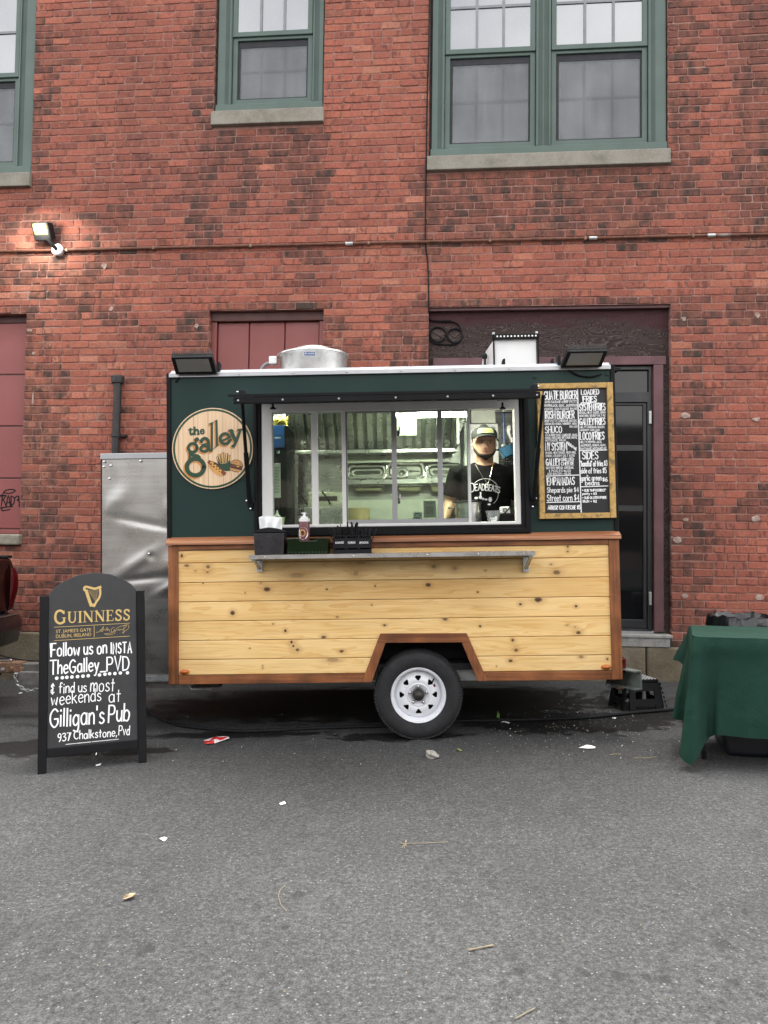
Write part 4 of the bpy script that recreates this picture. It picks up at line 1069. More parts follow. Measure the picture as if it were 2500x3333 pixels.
# wheel well and running gear
hx0, hx1, hz1 = hole[0], hole[1], hole[3]
MB().box(hx0, hx1, .36, .38, zW0, hz1).build('wheel_well', M_BLACKM, tr)
ww = MB(); ww.box(hx0, hx1, .08, .36, hz1 - .004, hz1 + .02); ww.box(hx0 - .02, hx0, .08, .36, zW0, hz1); ww.box(hx1, hx1 + .02, .08, .36, zW0, hz1); ww.build('wheel_well', M_BLACKM, tr)
for y in (.22, 1.5): MB().box(xL + .03, xR - .03, y, y + .06, zW0 - .035, ZFL - .052).build('chassis_rail', M_GALV, tr)
for x in [xL + .3 + i * .55 for i in range(6)]: MB().box(x, x + .05, .285, 1.498, zW0 + .01, ZFL - .052).build('cross_member', M_GALV, tr)
wc = T(1362, 2264, .02)
RT = 0.342
def make_wheel(y0):
    wh = node('wheel', tr, Tf(wc.x, y0, wc.z))
    ty = MB().lathe([(.205, .0), (.212, .012), (.235, .024), (.27, .03), (.30, .026), (.318, .014), (.327, .004), (.334, -.006), (.339, -.03), (RT, -.09), (.339, -.165), (.327, -.2), (.28, -.218), (.21, -.205), (.205, -.19)], n=72, axis='y', cap=False)
    ty.build('tyre', M_RUBBER, wh, smooth=True)
    tb = MB()
    for i in range(90):
        a = 2 * math.pi * i / 90; c_, s_ = math.cos(a), math.sin(a); t_ = Vector((-s_, 0, c_)); r_ = Vector((c_, 0, s_))
        P = lambda r, t, y: r_ * r + t_ * t + Vector((0, y, 0))
        tb.hexa([P(.321, -.008, -.011), P(.321, .008, -.011), P(.336, .008, .012), P(.336, -.008, .012), P(.334, -.008, -.014), P(.334, .008, -.014), P(.3445, .008, .04), P(.3445, -.008, .04)])
    tb.build('tread_block', M_RUBBER, wh, kind='stuff')
    # rim with eight rounded triangular openings cut through the disc
    MB().lathe([(.205, -.03), (.2105, .004), (.2115, .012), (.2065, .018), (.201, .011), (.196, .010), (.190, .003), (.186, -.012), (.178, -.05), (.172, -.055)], n=72, axis='y', cap=False).build('rim', M_WHEELW, wh, smooth=True)
    bm = bmesh.new(); NR = 192
    def hgt(r): return .048 - .03 * math.sin(min(1, max(0, (r - .05) / .12)) * math.pi) - (.012 if r < .085 else 0)
    # disc as radial grid; cells inside an opening are left out
    rr = [.043, .06, .075, .082, .088, .1] + [.104 + .0033 * i for i in range(13)] + [.152, .16, .178]
    vs, fs = [], []
    for r in rr:
        for i in range(NR): a = 2 * math.pi * i / NR; vs.append((r * math.cos(a), hgt(r), r * math.sin(a)))
    def inside(r, a):
        k = (a - math.pi / 2 + math.pi / 8) % (math.pi / 4) - math.pi / 8
        t_ = r * math.sin(abs(k)); f = (r - .107) / .035; q_ = max(0, f - .8) / .2
        return 0 <= f <= 1 and t_ < .004 + .024 * f - .008 * q_ * q_
    for j in range(len(rr) - 1):
        for i in range(NR):
            r = (rr[j] + rr[j + 1]) / 2; a = 2 * math.pi * (i + .5) / NR
            if inside(r, a): continue
            i2 = (i + 1) % NR; fs.append((j * NR + i, j * NR + i2, (j + 1) * NR + i2, (j + 1) * NR + i))
    ds = MB().add(vs, fs).build('wheel_disc', M_WHEELW, wh, smooth=True)
    so_ = ds.modifiers.new('solid', 'SOLIDIFY'); so_.thickness = .006
    MB().lathe([(.17, -.1), (.0, -.1)], n=24, axis='y', cap=False).build('brake_drum', M_BLACKM, wh)
    MB().lathe([(.043, -.045), (.043, .012), (.038, .022), (.027, .024), (.026, .03), (.02, .034), (0, .035)], n=28, axis='y', cap=False).build('hub', M_HUB, wh, smooth=True)
    for k in range(5):
        a = math.pi / 2 + 2 * math.pi * k / 5
        MB().lathe([(.0125, -.03), (.0125, -.003), (.009, .006), (0, .008)], (.066 * math.cos(a), 0, .066 * math.sin(a)), 'y', 6).build('lug_nut', M_CHROME, wh)
    MB().tube([(.122, .03, .118), (.108, -.012, .10)], .006, 8).build('valve_stem', M_BLACKM, wh)
    pr = MB(); lab = Matrix.Rotation(R(-25), 3, 'Y')
    pr.add([lab @ Vector(q) + Vector((.112, hgt(.125) - .003, .063)) for q in ((-.022, 0, -.011), (.022, 0, -.011), (.022, 0, .011), (-.022, 0, .011))], [(0, 1, 2, 3)]); pr.build('sticker', plain('maroon_sticker', (.1, .02, .03), .5), wh)
    return wh
# lathe 'y' axis uses h toward the viewer as positive: depth = -h
make_wheel(.035)
w2 = make_wheel(1.55)
MB().tube([(wc.x, .2, wc.z), (wc.x, 1.6, wc.z)], .035, 12).build('axle', M_HUB, tr, smooth=True)
for dx in (.2, .24): MB().tube([(wc.x + dx + .1, .18, zW0 - .0), (wc.x + dx + .02, .2, zW0 - .075)], .006, 6).build('brake_line', M_GALV, tr)
# little things hanging under the sill
for px, py, w_ in ((656, 2244, .09), (2002, 2234, .07)):
    p = T(px, py, .3); q = MB().tube([(p.x - w_, .3, p.z + .03), (p.x - w_ * .9, .3, p.z), (p.x + w_ * .9, .3, p.z), (p.x + w_, .3, p.z + .03)], .009, 8).build('stabiliser_handle', M_GALV, tr, smooth=True)
    MB().box(p.x - .06, p.x + .16, .26, .34, p.z + .02, p.z + .075).build('stabiliser_leg', M_HUB, tr, bevel=.008)
p = T(2070, 2238, .3); MB().box(p.x - .16, p.x - .1, .28, .32, p.z - .01, p.z + .07).build('bracket', M_RUSTSTEEL, tr, bevel=.006)

# rear bumper: a steel channel past the end of the body
bp = T(2035, 2200, .18); be = T(2084, 2213, -.16)
bm_ = MB(); dx, dy, dz = be.x - bp.x, -.34, -.02
prof = [(0, .055), (.075, .055), (.075, .045), (.012, .045), (.012, -.075), (.075, -.075), (.075, -.085), (0, -.085)]
ends = []
for (ox, oy, oz) in ((sx3 - .02, .30, bp.z + .01), (be.x, -.1, be.z)):
    ends.append([(ox - .0 + (.075 - a) * .9 - .03, oy - a * .55 + .02, oz + b) for a, b in prof])
vs = ends[0] + ends[1]; fs = [tuple(range(8)), tuple(range(15, 7, -1))] + [(i, (i + 1) % 8, (i + 1) % 8 + 8, i + 8) for i in range(8)]
bm_.add(vs, fs).build('rear_bumper', plain('primer_grey_steel', (.16, .18, .165), .5, .3, .25, 14), tr)

# steel locker on the tongue
cl = node('steel_locker', tr)
LD = .30
c0, c1 = T(331, 1480, LD).x, xL - .004
cz1_, cz0_ = T(440, 1478, LD).z, T(450, 2195, LD).z
def locker_mat():
    t = NT('dented_steel'); v = t.co()
    cc = t.ramp(t.noise(t.co((2, 2, 30)), 1.0, 4), [(0.3, (.40, .39, .37)), (0.7, (.48, .47, .45))])
    t.base(cc, t.ramp(t.noise(v, 6, 4), [(.3, .24), (.7, .34)]), .95, .5); return t.mat
dm = MB(); nx, nz = 60, 140
def dent(u, z):
    d = 0
    for (cx, cz, a, b, h, ang) in ((.18, .80, .16, .09, -.016, .5), (.55, .70, .5, .035, .012, -.12), (.88, .76, .12, .10, -.012, .2), (.45, .52, .35, .05, -.012, .35), (.88, .50, .16, .09, -.016, .1), (.62, .545, .05, .03, .010, 0), (.5, .44, .5, .03, .010, .05), (.85, .40, .2, .04, -.012, .3), (.3, .62, .3, .12, .006, 0), (.5, .2, .6, .15, .005, 0)):
        du, dz_ = (u - cx), (z - cz) * 1.6
        q = ((du * math.cos(ang) + dz_ * math.sin(ang)) / a) ** 2 + ((-du * math.sin(ang) + dz_ * math.cos(ang)) / b) ** 2
        d += .62 * h * math.exp(-q * 1.2)
    return d
for j in range(nz + 1):
    for i in range(nx + 1):
        u, q = i / nx, j / nz; e = min(1, min(u, 1 - u) * 12)
        dm.v.append((c0 + (c1 - c0) * u, LD + dent(u, q) * e, cz0_ + (cz1_ - .04 - cz0_) * q))
dm.f = [(j * (nx + 1) + i, j * (nx + 1) + i + 1, (j + 1) * (nx + 1) + i + 1, (j + 1) * (nx + 1) + i) for j in range(nz) for i in range(nx)]; dm.m = [0] * len(dm.f)
dm.build('front_sheet', locker_mat(), cl, smooth=True)
MB().sheet(c0 - .005, c1, cz0_, cz1_ - .04, [], LD + .03, 1.5).build('locker_body', M_BLACKM, cl)
MB().box(c0 - .006, c0 + .002, LD - .004, LD + .03, cz0_, cz1_ - .03).build('edge_strip', M_BLACKM, cl)
MB().box(c0 - .008, c1, LD - .012, 1.5, cz1_ - .04, cz1_ + .008).build('lid', M_ALU, cl, bevel=.004)
for u, z in ((.04, .978), (.5, .978), (.96, .978), (.1, .90), (.03, .955), (.12, .96), (.97, .90), (.97, .73), (.97, .6), (.6, .55), (.06, .42), (.97, .3)):
    MB().lathe([(.010, 0), (.008, .006), (0, .008)], (c0 + (c1 - c0) * u, LD - .012 if z > .97 else LD - .004 + dent(u, z) * .9, cz0_ + (cz1_ - .02 - cz0_) * z), 'y', 10).build('screw', M_CHROME, cl, smooth=True)
dz0 = T(500, 2218, LD).z
tp = MB(); tp.box(c0 + .1, c1, LD - .01, LD + .02, dz0, cz0_ - .002).build('tread_plate', M_GALV, cl)
lz = MB(); k = 0
x = c0 + .12
while x < c1 - .02:
    for r_ in range(2):
        zc = dz0 + .014 + r_ * .026; s_ = 1 if (k + r_) % 2 else -1
        lz.hexa([(x - .010, LD - .0105, zc - .008 * s_ - .003), (x + .010, LD - .0105, zc + .008 * s_ - .003), (x + .010, LD - .0102, zc + .008 * s_ + .003), (x - .010, LD - .0102, zc - .008 * s_ + .003), (x - .007, LD - .013, zc - .005 * s_ - .001), (x + .007, LD - .013, zc + .005 * s_ - .001), (x + .007, LD - .0125, zc + .005 * s_ + .001), (x - .007, LD - .0125, zc - .005 * s_ + .001)])
    x += .026; k += 1
lz.build('tread_lug', M_ALU, cl)

# tongue, coupler and chains in front (towards the truck)
TY = .92
tg = node('tongue', tr)
tz = T(80, 2170, TY).z
hx = T(78, 2170, TY).x
MB().box(hx, xL + .1, TY - .05, TY + .05, tz - .055, tz + .035).build('tongue_beam', M_GALVD, tg, bevel=.008)
MB().box(T(-20, 2170, TY).x, hx + .02, TY - .045, TY + .045, tz - .05, tz + .05).build('coupler', M_RUSTSTEEL, tg, bevel=.015)
MB().box(T(-20, 2170, TY).x, T(44, 2150, TY).x, TY - .03, TY + .03, tz + .052, tz + .075).build('coupler_latch', M_CHROME, tg, bevel=.01)
for px in (10, 37, 72):
    p = T(px, 2178, TY - .05); MB().lathe([(.022, 0), (.02, .014), (0, .016)], (p.x, TY - .0505 if px > 70 else TY - .046, p.z), 'y', 6).build('bolt', M_RUSTSTEEL if px > 20 else M_CHROME, tg)
MB().hexa([(hx + .1, TY - .3, tz - .1), (xL + .1, TY - .62, tz - .1), (xL + .1, TY - .56, tz - .1), (hx + .1, TY - .24, tz - .1), (hx + .1, TY - .3, tz), (xL + .1, TY - .62, tz), (xL + .1, TY - .56, tz), (hx + .1, TY - .24, tz)]).build('tongue_rail', M_GALVD, tg)
def chain(pts, mat, nm):
    q = catmull(pts, 8); L = 0; out = [Vector(q[0])]
    for a, b in zip(q, q[1:]):
        L += (Vector(b) - Vector(a)).length
        if L > .026: out.append(Vector(b)); L = 0
    m = MB()
    for i, (a, b) in enumerate(zip(out, out[1:])):
        t_ = (b - a).normalized(); c_ = (a + b) / 2
        sd_ = t_.cross(Vector((0, 1, 0))).normalized(); nn = sd_ if i % 2 else Vector((0, 1, 0))
        ring = [c_ + t_ * (.0225 * math.cos(2 * math.pi * k / 12)) + nn * (.0115 * math.sin(2 * math.pi * k / 12)) for k in range(12)]
        m.tube(ring, .0042, 6, closed=True)
    return m.build(nm, mat, tg, smooth=True)
cp_ = lambda px, py, d: tuple(T(px, py, d))
chain([cp_(62, 2191, TY - .1), cp_(48, 2195, TY - .12), cp_(58, 2226, TY - .12), cp_(78, 2243, TY - .12), cp_(100, 2248, TY - .12), cp_(135, 2236, TY - .12), cp_(180, 2205, TY - .12)], M_GALV, 'safety_chain')
chain([cp_(75, 2206, TY + .1), cp_(95, 2218, TY + .1), cp_(130, 2221, TY + .1), cp_(190, 2205, TY + .1)], M_RUSTSTEEL, 'safety_chain')
MB().tube(catmull([cp_(-20, 2128, TY - .2), cp_(0, 2133, TY - .2), cp_(60, 2146, TY - .2), cp_(140, 2152, TY - .2), cp_(330, 2150, TY - .2)], 4), .006, 6).build('light_lead', M_BLACK, tg, smooth=True)

# ---- serving window
sw = node('serving_window', tr)
fr = MB(); fr.sheet(bx0, bx1, bz0, bz1, [(wx0, wx1, wz0, wz1)], GY - .03, GY - .001); fr.build('outer_frame', M_BLACK, sw, bevel=.006)
ins = .022
MB().sheet(bx0 + .012, bx1 - .012, bz0 + .012, bz1 - .01, [(wx0 - .03, wx1 + .03, wz0 - .028, wz1 + .02)], GY - .042, GY - .0302).build('outer_bead', M_BLACK, sw, bevel=.004)
io = [T(px, 1500, 0).x for px in (886, 1677)]
iz = (T(1250, 1703, 0).z, T(1250, 1336, 0).z)
MB().sheet(wx0 + .001, wx1 - .001, wz0 + .001, wz1 - .001, [(io[0], io[1], iz[0], iz[1])], GY - .022, GY + .06).build('frame', M_VINYL, sw, bevel=.006)
def X(px, d=.03): return T(px, 1500, d).x
zt0, zt1 = iz
# fixed light at the window's beginning, two sliders, open bay last
MB().box(X(1014), X(1035), GY - .005, GY + .045, zt0 - .002, zt1 + .002).build('stile', M_VINYL, sw, bevel=.004)
MB().box(X(1113), X(1127), GY - .012, GY + .035, zt0 - .002, zt1 + .002).build('stile', M_VINYL, sw, bevel=.003)
MB().sheet(X(1127) + .002, X(1531) - .002, zt0 - .001, zt1 + .001, [(X(1131), X(1275), zt0 + .03, zt1 - .012), (X(1292), X(1424), zt0 + .03, zt1 - .012), (X(1441), X(1521), zt0 + .03, zt1 - .012)], GY - .006, GY + .02).build('sliding_sash', M_VINYLD, sw, bevel=.003)
MB().box(X(1521) + .001, X(1531), GY - .016, GY - .0065, zt0 - .001, zt1 + .001).build('stile', M_VINYL, sw, bevel=.002)
for a, b, y in ((886, 1014, .05), (1035, 1113, .05), (1131, 1275, .008), (1292, 1424, .008), (1441, 1521, .008)):
    MB().box(X(a), X(b), GY + y, GY + y + .004, zt0, zt1).build('pane', M_GLASS, sw)
sg = MB()
for a, b in ((1127, 1129),): sg.box(X(a), X(b), GY - .014, GY - .0125, zt0, zt1)
sg.build('gasket', M_BLACK, sw)
for px, py in ((1296, 1405), (1299, 1625)):
    p = T(px, py, GY - .012); MB().box(p.x - .008, p.x + .008, GY - .022, GY - .007, p.z - .035, p.z + .01).build('catch', M_BLACKM, sw, bevel=.003)
    MB().box(p.x + .004, p.x + .014, GY - .03, GY - .0225, p.z - .02, p.z + .04).build('catch', M_CHROME, sw, bevel=.003)
# inner sill shelf
MB().box(wx0 - .1, wx1 + .1, GY + .062, GY + .36, wz0 - .03, wz0 - .002).build('inner_sill', M_BLACKM, sw)

# ---- hatch held up over the window on two struts
ht = node('awning_hatch', tr)
AD = -.80
a0, a1 = T(742, 1290, AD), T(1788, 1256, AD)
hz_ = bz1 + .045
za_, zb_ = a0.z, a1.z
fx0, fx1 = a0.x, a1.x
zf0, zf1 = T(742, 1292, AD).z, T(1788, 1262, AD).z; zf = (zf0 + zf1) / 2
MB().hexa([(bx0, GY - .002, hz_ - .015), (bx1, GY - .002, hz_ - .015), (fx1, AD, zf - .012), (fx0, AD, zf - .012), (bx0, GY - .002, hz_), (bx1, GY - .002, hz_), (fx1, AD, zf + .006), (fx0, AD, zf + .006)]).build('hatch_panel', M_BLACK, ht)
MB().box(fx0 + .035, fx1 - .06, AD + .002, AD + .03, zf - .056, zf - .013).build('hatch_lip', M_BLACK, ht, bevel=.004)
for y in (-.4,): MB().box(bx0 - .02, bx1 + .02, y, y + .03, zf + .02, zf + .045).build('stiffener', M_BLACK, ht)
for px, py in ((775, 1300), (920, 1292), (1103, 1291), (1288, 1289), (1457, 1283), (1605, 1279), (1748, 1278)):
    p = T(px, py, AD); MB().lathe([(.008, 0), (.006, .005), (0, .006)], (p.x, AD + .002, zf - .036), 'y', 8).build('screw', M_GALV, ht)
for px, s_ in ((782, 1), (1742, -1)):
    p = T(px, 1270, AD + .02); MB().box(p.x - .015, p.x + .022, AD + .03, AD + .1, zf + .006, zf + .045).build('latch', M_BLACKM, ht, bevel=.004)
    MB().tube([(p.x - .03 * s_, AD + .05, zf + .03), (p.x - .015 * s_, AD + .05, zf + .03)], .008, 6).build('latch_pin', M_CHROME, ht)
for px in (888, 1636):
    p = T(px, 1318, -.06); k = node('knob', ht)
    MB().lathe([(.026, -.03), (.022, -.022), (.008, -.012), (.008, .02)], (p.x, -.055, p.z), n=12).build('knob_grip', M_BLACK, k)
    MB().tube([(p.x - .045, -.06, p.z + .035), (p.x - .035, -.06, p.z + .022), (p.x - .02, -.06, p.z + .03)], .006, 6).build('knob_clip', M_CHROME, k)
for px, py, tx, ty in ((814, 1632, 788, 1308), (1735, 1625, 1769, 1285)):
    stn = node('strut', ht)
    p = T(px, py, GY - .03); q = T(tx, ty, AD + .48)
    MB().tube([(p.x, GY - .045, p.z), (q.x, AD + .48, q.z)], .0135, 10).build('strut_rod', M_BLACK, stn, smooth=True)
    MB().tube([(p.x, GY - .045, p.z), tuple(Vector((p.x, GY - .045, p.z)).lerp(Vector((q.x, AD + .48, q.z)), .5))], .019, 10).build('strut_cylinder', M_BLACK, stn, smooth=True)
    br = [(p.x - .034, p.z + .012), (p.x + .034, p.z + .012), (p.x + .026, p.z - .03), (p.x + .012, p.z - .068), (p.x - .012, p.z - .068), (p.x - .026, p.z - .03)]
    MB().prism(br, GY - .012, GY - .0005).build('strut_bracket', M_BLACK, stn, bevel=.004)
    MB().tube([(p.x + .019 * math.cos(a), GY - .03, p.z - .012 + .024 * math.sin(a)) for a in [math.pi + i * math.pi / 8 for i in range(9)]], .005, 6).build('strut_clip', M_BLACKM, stn)
    for ox, oz in ((-.03, .006), (.03, .006), (0, -.056)):
        MB().lathe([(.008, 0), (.007, .005), (0, .007)], (p.x + ox, GY - .012, p.z + oz), 'y', 10).build('screw', M_CHROME, stn)

# ---- folding counter
ct = node('counter_shelf', tr)
SD = -.30
s0, s1 = T(810, 1812, SD), T(1743, 1797, SD)
szt = (T(810, 1810, SD).z + T(1743, 1791, SD).z) / 2
MB().box(s0.x, s1.x, SD, SD + .002, szt - .03, szt).build('counter_lip', M_STEEL, ct)
MB().box(s0.x, s1.x, SD + .0022, -.016, szt - .006, szt).build('counter_top', M_STEEL, ct, bevel=.002)
MB().box(s0.x + .02, s1.x - .02, SD + .02, -.02, szt - .03, szt - .0065).build('counter_core', M_HUB, ct)
for px in (862, 1151, 1391, 1557, 1705): MB().lathe([(.006, 0), (.005, .003), (0, .004)], (T(px, 1800, SD).x, SD, szt - .016), 'y', 8).build('rivet', M_CHROME, ct)
for px in (839, 1717):
    b_ = node('shelf_bracket', ct); x = T(px, 1840, -.1).x; zb_ = T(px, 1862, -.04).z
    MB().box(x - .022, x + .022, -.03, -.0145, zb_, szt - .031).build('bracket_plate', M_GALV, b_, bevel=.003)
    MB().hexa([(x - .012, -.05, zb_ + .04), (x + .012, -.05, zb_ + .04), (x + .012, -.03, zb_ + .02), (x - .012, -.03, zb_ + .02), (x - .012, -.26, szt - .045), (x + .012, -.26, szt - .045), (x + .012, -.25, szt - .031), (x - .012, -.25, szt - .031)]).build('bracket_arm', M_GALV, b_)
    MB().box(x - .015, x + .015, -.27, -.03, szt - .045, szt - .0305).build('bracket_rail', M_GALV, b_)
    MB().lathe([(.011, 0), (.009, .004), (0, .005)], (x, -.03, zb_ + .025), 'y', 10).build('bolt', M_CHROME, b_)
fl2 = MB(); x = T(1440, 1795, -.1).x; e = T(1665, 1795, -.1).x
while x < e: fl2.box(x, x + .006, -.17, -.04, szt, szt + .002); x += .0125
fl2.build('drain_rib', M_STEEL, ct)

# ---- floodlights on the roof edge
def floodlight(px0, px1, ptop, pbot, skew):
    f = node('floodlight', tr)
    D0, D1 = -.16, -.02
    b0, b1, t0, t1 = T(px0[1], pbot, D1), T(px1[1], pbot, D1), T(px0[0], ptop, D0), T(px1[0], ptop, D0)
    zb_, zt__ = (b0.z + b1.z) / 2, (t0.z + t1.z) / 2
    A = [Vector((b0.x, D1, zb_)), Vector((b1.x, D1, zb_)), Vector((t1.x, D0, zt__)), Vector((t0.x, D0, zt__))]
    nrm = (A[1] - A[0]).cross(A[3] - A[0]).normalized(); nrm = nrm if nrm.y < 0 else -nrm
    bk = -nrm * .045
    def inset(k): c = sum(A, Vector()) / 4; return [p.lerp(c, k) for p in A]
    MB().hexa([A[0], A[1], A[1] + bk, A[0] + bk, A[3], A[2], A[2] + bk, A[3] + bk]).build('housing', M_BLACKM, f, bevel=.006)
    I = [A[0].lerp(A[3], .17).lerp(A[1].lerp(A[2], .17), .1), A[0].lerp(A[3], .17).lerp(A[1].lerp(A[2], .17), .9), A[3].lerp(A[0], .1).lerp(A[2].lerp(A[1], .1), .9), A[3].lerp(A[0], .1).lerp(A[2].lerp(A[1], .1), .1)]
    MB().hexa([I[0] + nrm * .001, I[1] + nrm * .001, I[1] - nrm * .003, I[0] - nrm * .003, I[3] + nrm * .001, I[2] + nrm * .001, I[2] - nrm * .003, I[3] - nrm * .003]).build('lens', M_LENS, f)
    fn = MB(); N = 24
    for i in range(N):
        p = A[3].lerp(A[2], (i + .4) / N); q = A[3].lerp(A[2], (i + .7) / N)
        fn.hexa([p + bk * .3, q + bk * .3, q + bk * 1.3, p + bk * 1.3, p + bk * .3 + Vector((0, 0, .013)), q + bk * .3 + Vector((0, 0, .013)), q + bk * 1.3 + Vector((0, 0, .013)), p + bk * 1.3 + Vector((0, 0, .013))])
    fn.build('cooling_fin', M_BLACKM, f)
    for p in (A[0], A[1]):
        MB().box(p.x - .012, p.x + .012, GY - .01, GY + .06, zR + .03, zR + .12).build('bracket', M_BLACKM, f, bevel=.004)
    c_ = (A[0] + A[1]) / 2
    return f, A
M_LENS = make_clear('floodlight_glass', (.9, .9, .9), ior=2.0, rough=.02, body=.55, bodyc=(.42, .42, .39))
f1, A1 = floodlight((556, 572), (690, 706), 1163, 1219, 0)
A1x = T(556, 1163, -.16)
f2, A2 = floodlight((1848, 1825), (1979, 1958), 1144, 1197, 0)
q = [T(*p, GY - .012) for p in ((1845, 1197), (1860, 1210), (1885, 1222), (1920, 1227), (1945, 1222), (1958, 1217))]
MB().tube(catmull(q, 4), .006, 6).build('flex', M_BLACK, f2, smooth=True)
q = [T(*p, GY - .01) for p in ((590, 1222), (580, 1232), (571, 1243))]
MB().tube(q, .007, 6).build('flex', M_BLACK, f1)
for px, py in ((1742, 1227), (1977, 1217)):
    p = T(px, py, GY - .002); MB().lathe([(.016, 0), (.014, .006), (0, .008)], (p.x, GY, p.z), 'y', 12).build('bolt_cap', M_TGREEN, tr, smooth=True)

# ---- extractor fan and vent hood on the roof
fanD = .62
p0, p1 = T(893, 1160, fanD), T(1130, 1160, fanD)
fc = Vector(((p0.x + p1.x) / 2 - .01, fanD + .3, 0)); fr_ = (p1.x - p0.x) / 2 * .99
fz1 = T(1000, 1131, fanD - .02).z; fz0 = zR + .06
ft = T(1000, 1110, fanD + .2).z
fan = node('extractor_fan', tr)
M_FANALU = plain('fan_aluminium', (.66, .66, .65), .33, .8, .2, 9, .1)
MB().lathe([(fr_ * .96, fz0), (fr_ * .96, fz1 - .03), (fr_ * 1.0, fz1 - .012), (fr_ * 1.035, fz1 - .01), (fr_ * 1.035, fz1 + .002), (fr_ * .9, fz1 + .004)], (fc.x, fc.y, 0), n=56, cap=False).build('fan_drum', M_FANALU, fan, smooth=True)
MB().lathe([(fr_ * 1.0, fz1 + .0), (fr_ * .72, fz1 + .012), (fr_ * .6, fz1 + .02), (fr_ * .57, fz1 + .045), (fr_ * .5, fz1 + .065), (fr_ * .3, fz1 + .078), (0, fz1 + .08)], (fc.x, fc.y, 0), n=56, cap=False).build('fan_cap', M_FANALU, fan, smooth=True)
for a in (-2.3, -1.9, -1.2, -.9): MB().lathe([(.009, 0), (0, .006)], (fc.x + fr_ * .66 * math.cos(a), fc.y + fr_ * .66 * math.sin(a), fz1 + .043), n=8).build('screw', M_CHROME, fan)
lb = T(1006, 1151, fanD); bm1 = MB(); 
def drum(px, py, off):
    u = T(px, py, fanD).x - fc.x; y = fc.y - math.sqrt(max(0, (fr_ * .96) ** 2 - u * u)) - off
    return (fc.x + u, y, T(px, py, fanD).z)
def patch(x0, x1, y0, y1, off, mat, nm):
    m = MB(); n = 8
    for i in range(n + 1):
        for yy in (y1, y0): m.v.append(drum(x0 + (x1 - x0) * i / n, yy, off))
    m.f = [(2 * i, 2 * i + 2, 2 * i + 3, 2 * i + 1) for i in range(n)]; m.m = [0] * n
    return m.build(nm, mat, fan)
M_BADGE = plain('badge_blue', (.02, .08, .24), .4)
patch(988, 1028, 1144, 1159, .002, M_WHITE, 'badge')
patch(990, 1026, 1145.5, 1157.5, .003, M_BADGE, 'badge')
bt = MB(); st_, wt_ = layout('CANARM', .2)
for s_ in st_: ribbon(bt, [(a / wt_, b) for a, b in s_], .03, lambda a, b: drum(999 + 25 * a, 1153.5 - 5.0 * b, .004)) 
bt = MB()
for s_ in st_:
    for (a, b), (c_, d_) in zip(s_, s_[1:]):
        P = [drum(999 + 24 * a / wt_ + ox, 1153.5 - 5 * b + oy, .0042) for a, b, ox, oy in ((a, b, -.45, -.3), (a, b, .45, .3), (c_, d_, .45, .3), (c_, d_, -.45, -.3))]
        bt.add(P, [(0, 1, 2, 3)])
bt.add([drum(992, 1148, .0042), drum(998, 1148, .0042), drum(995, 1154.5, .0042)], [(0, 1, 2)])
bt.build('badge_lettering', M_WHITE, fan)
jb = T(886, 1174, fanD + .2)
MB().box(jb.x - .025, jb.x + .045, jb.y - .03, jb.y + .03, jb.z - .035, jb.z + .035).build('junction_box', M_WHITE, fan, bevel=.008)
q = [T(*p, fanD + .2) for p in ((880, 1182), (868, 1184), (855, 1195), (848, 1212))]
MB().tube(catmull(q, 4), .014, 8).build('flex_conduit', plain('grey_flex', (.25, .26, .28), .6), fan, smooth=True)
hd = node('vent_hood', tr); HD = .75
h0, h1 = T(1607, 1150, HD), T(1751, 1150, HD); hz1_, hz0_ = T(1680, 1100, HD).z, zR + .06
MB().hexa([(h0.x + .01, HD + .01, hz0_), (h1.x - .012, HD + .01, hz0_), (h1.x - .012, HD + .5, hz0_), (h0.x - .09, HD + .55, hz0_), (h0.x + .01, HD + .01, hz1_), (h1.x - .012, HD + .01, hz1_), (h1.x - .012, HD + .5, hz1_), (h0.x - .03, HD + .55, hz1_ - .01)]).build('hood_panel', M_WHITE, hd, bevel=.004)
MB().box(h0.x - .012, h1.x + .012, HD - .03, HD + .008, hz1_ - .012, hz1_ + .03).build('hood_rail', M_BLACK, hd, bevel=.003)
MB().box(h0.x - .004, h0.x + .008, HD - .01, HD + .009, hz0_, hz1_ - .013).build('hood_post', M_BLACK, hd)
MB().box(h1.x - .004, h1.x + .008, HD - .01, HD + .009, hz0_, hz1_ - .013).build('hood_post', M_BLACK, hd)
dt = MB()
for i in range(12): dt.lathe([(.008, 0), (0, .0006)], (h0.x + .03 + i * (h1.x - h0.x - .05) / 11, HD - .0305, hz1_ + .009), 'y', 10, cap=False)
dt.build('hood_hole', M_WHITE, hd)
for x in (h0.x, h1.x - .01): MB().lathe([(.012, 0), (.012, .02), (0, .022)], (x, HD - .01, hz1_ + .03), n=10).build('bolt', M_GALV, hd)
p = T(1578, 1160, HD + .2); MB().tube([(p.x, HD + .2, hz0_), (p.x, HD + .2, p.z)], .012, 8).build('clamp_rod', M_HUB, hd, smooth=True)
MB().lathe([(.02, 0), (.026, .02), (.02, .04), (.008, .05), (.008, .065)], (p.x, HD + .2, p.z - .02), n=12).build('clamp_nut', M_BLACKM, hd, smooth=True)
for px in (1637, 1795):
    p = T(px, 1180, GY + .2); MB().hexa([(p.x - .02, GY + .2, zR + .05), (p.x + .02, GY + .2, zR + .05), (p.x + .02, GY + .26, zR + .05), (p.x - .02, GY + .26, zR + .05), (p.x + .0, GY + .2, p.z + .03), (p.x + .02, GY + .2, p.z + .035), (p.x + .02, GY + .26, p.z + .035), (p.x, GY + .26, p.z + .03)]).build('roof_bracket', M_BLACKM, tr, bevel=.004)
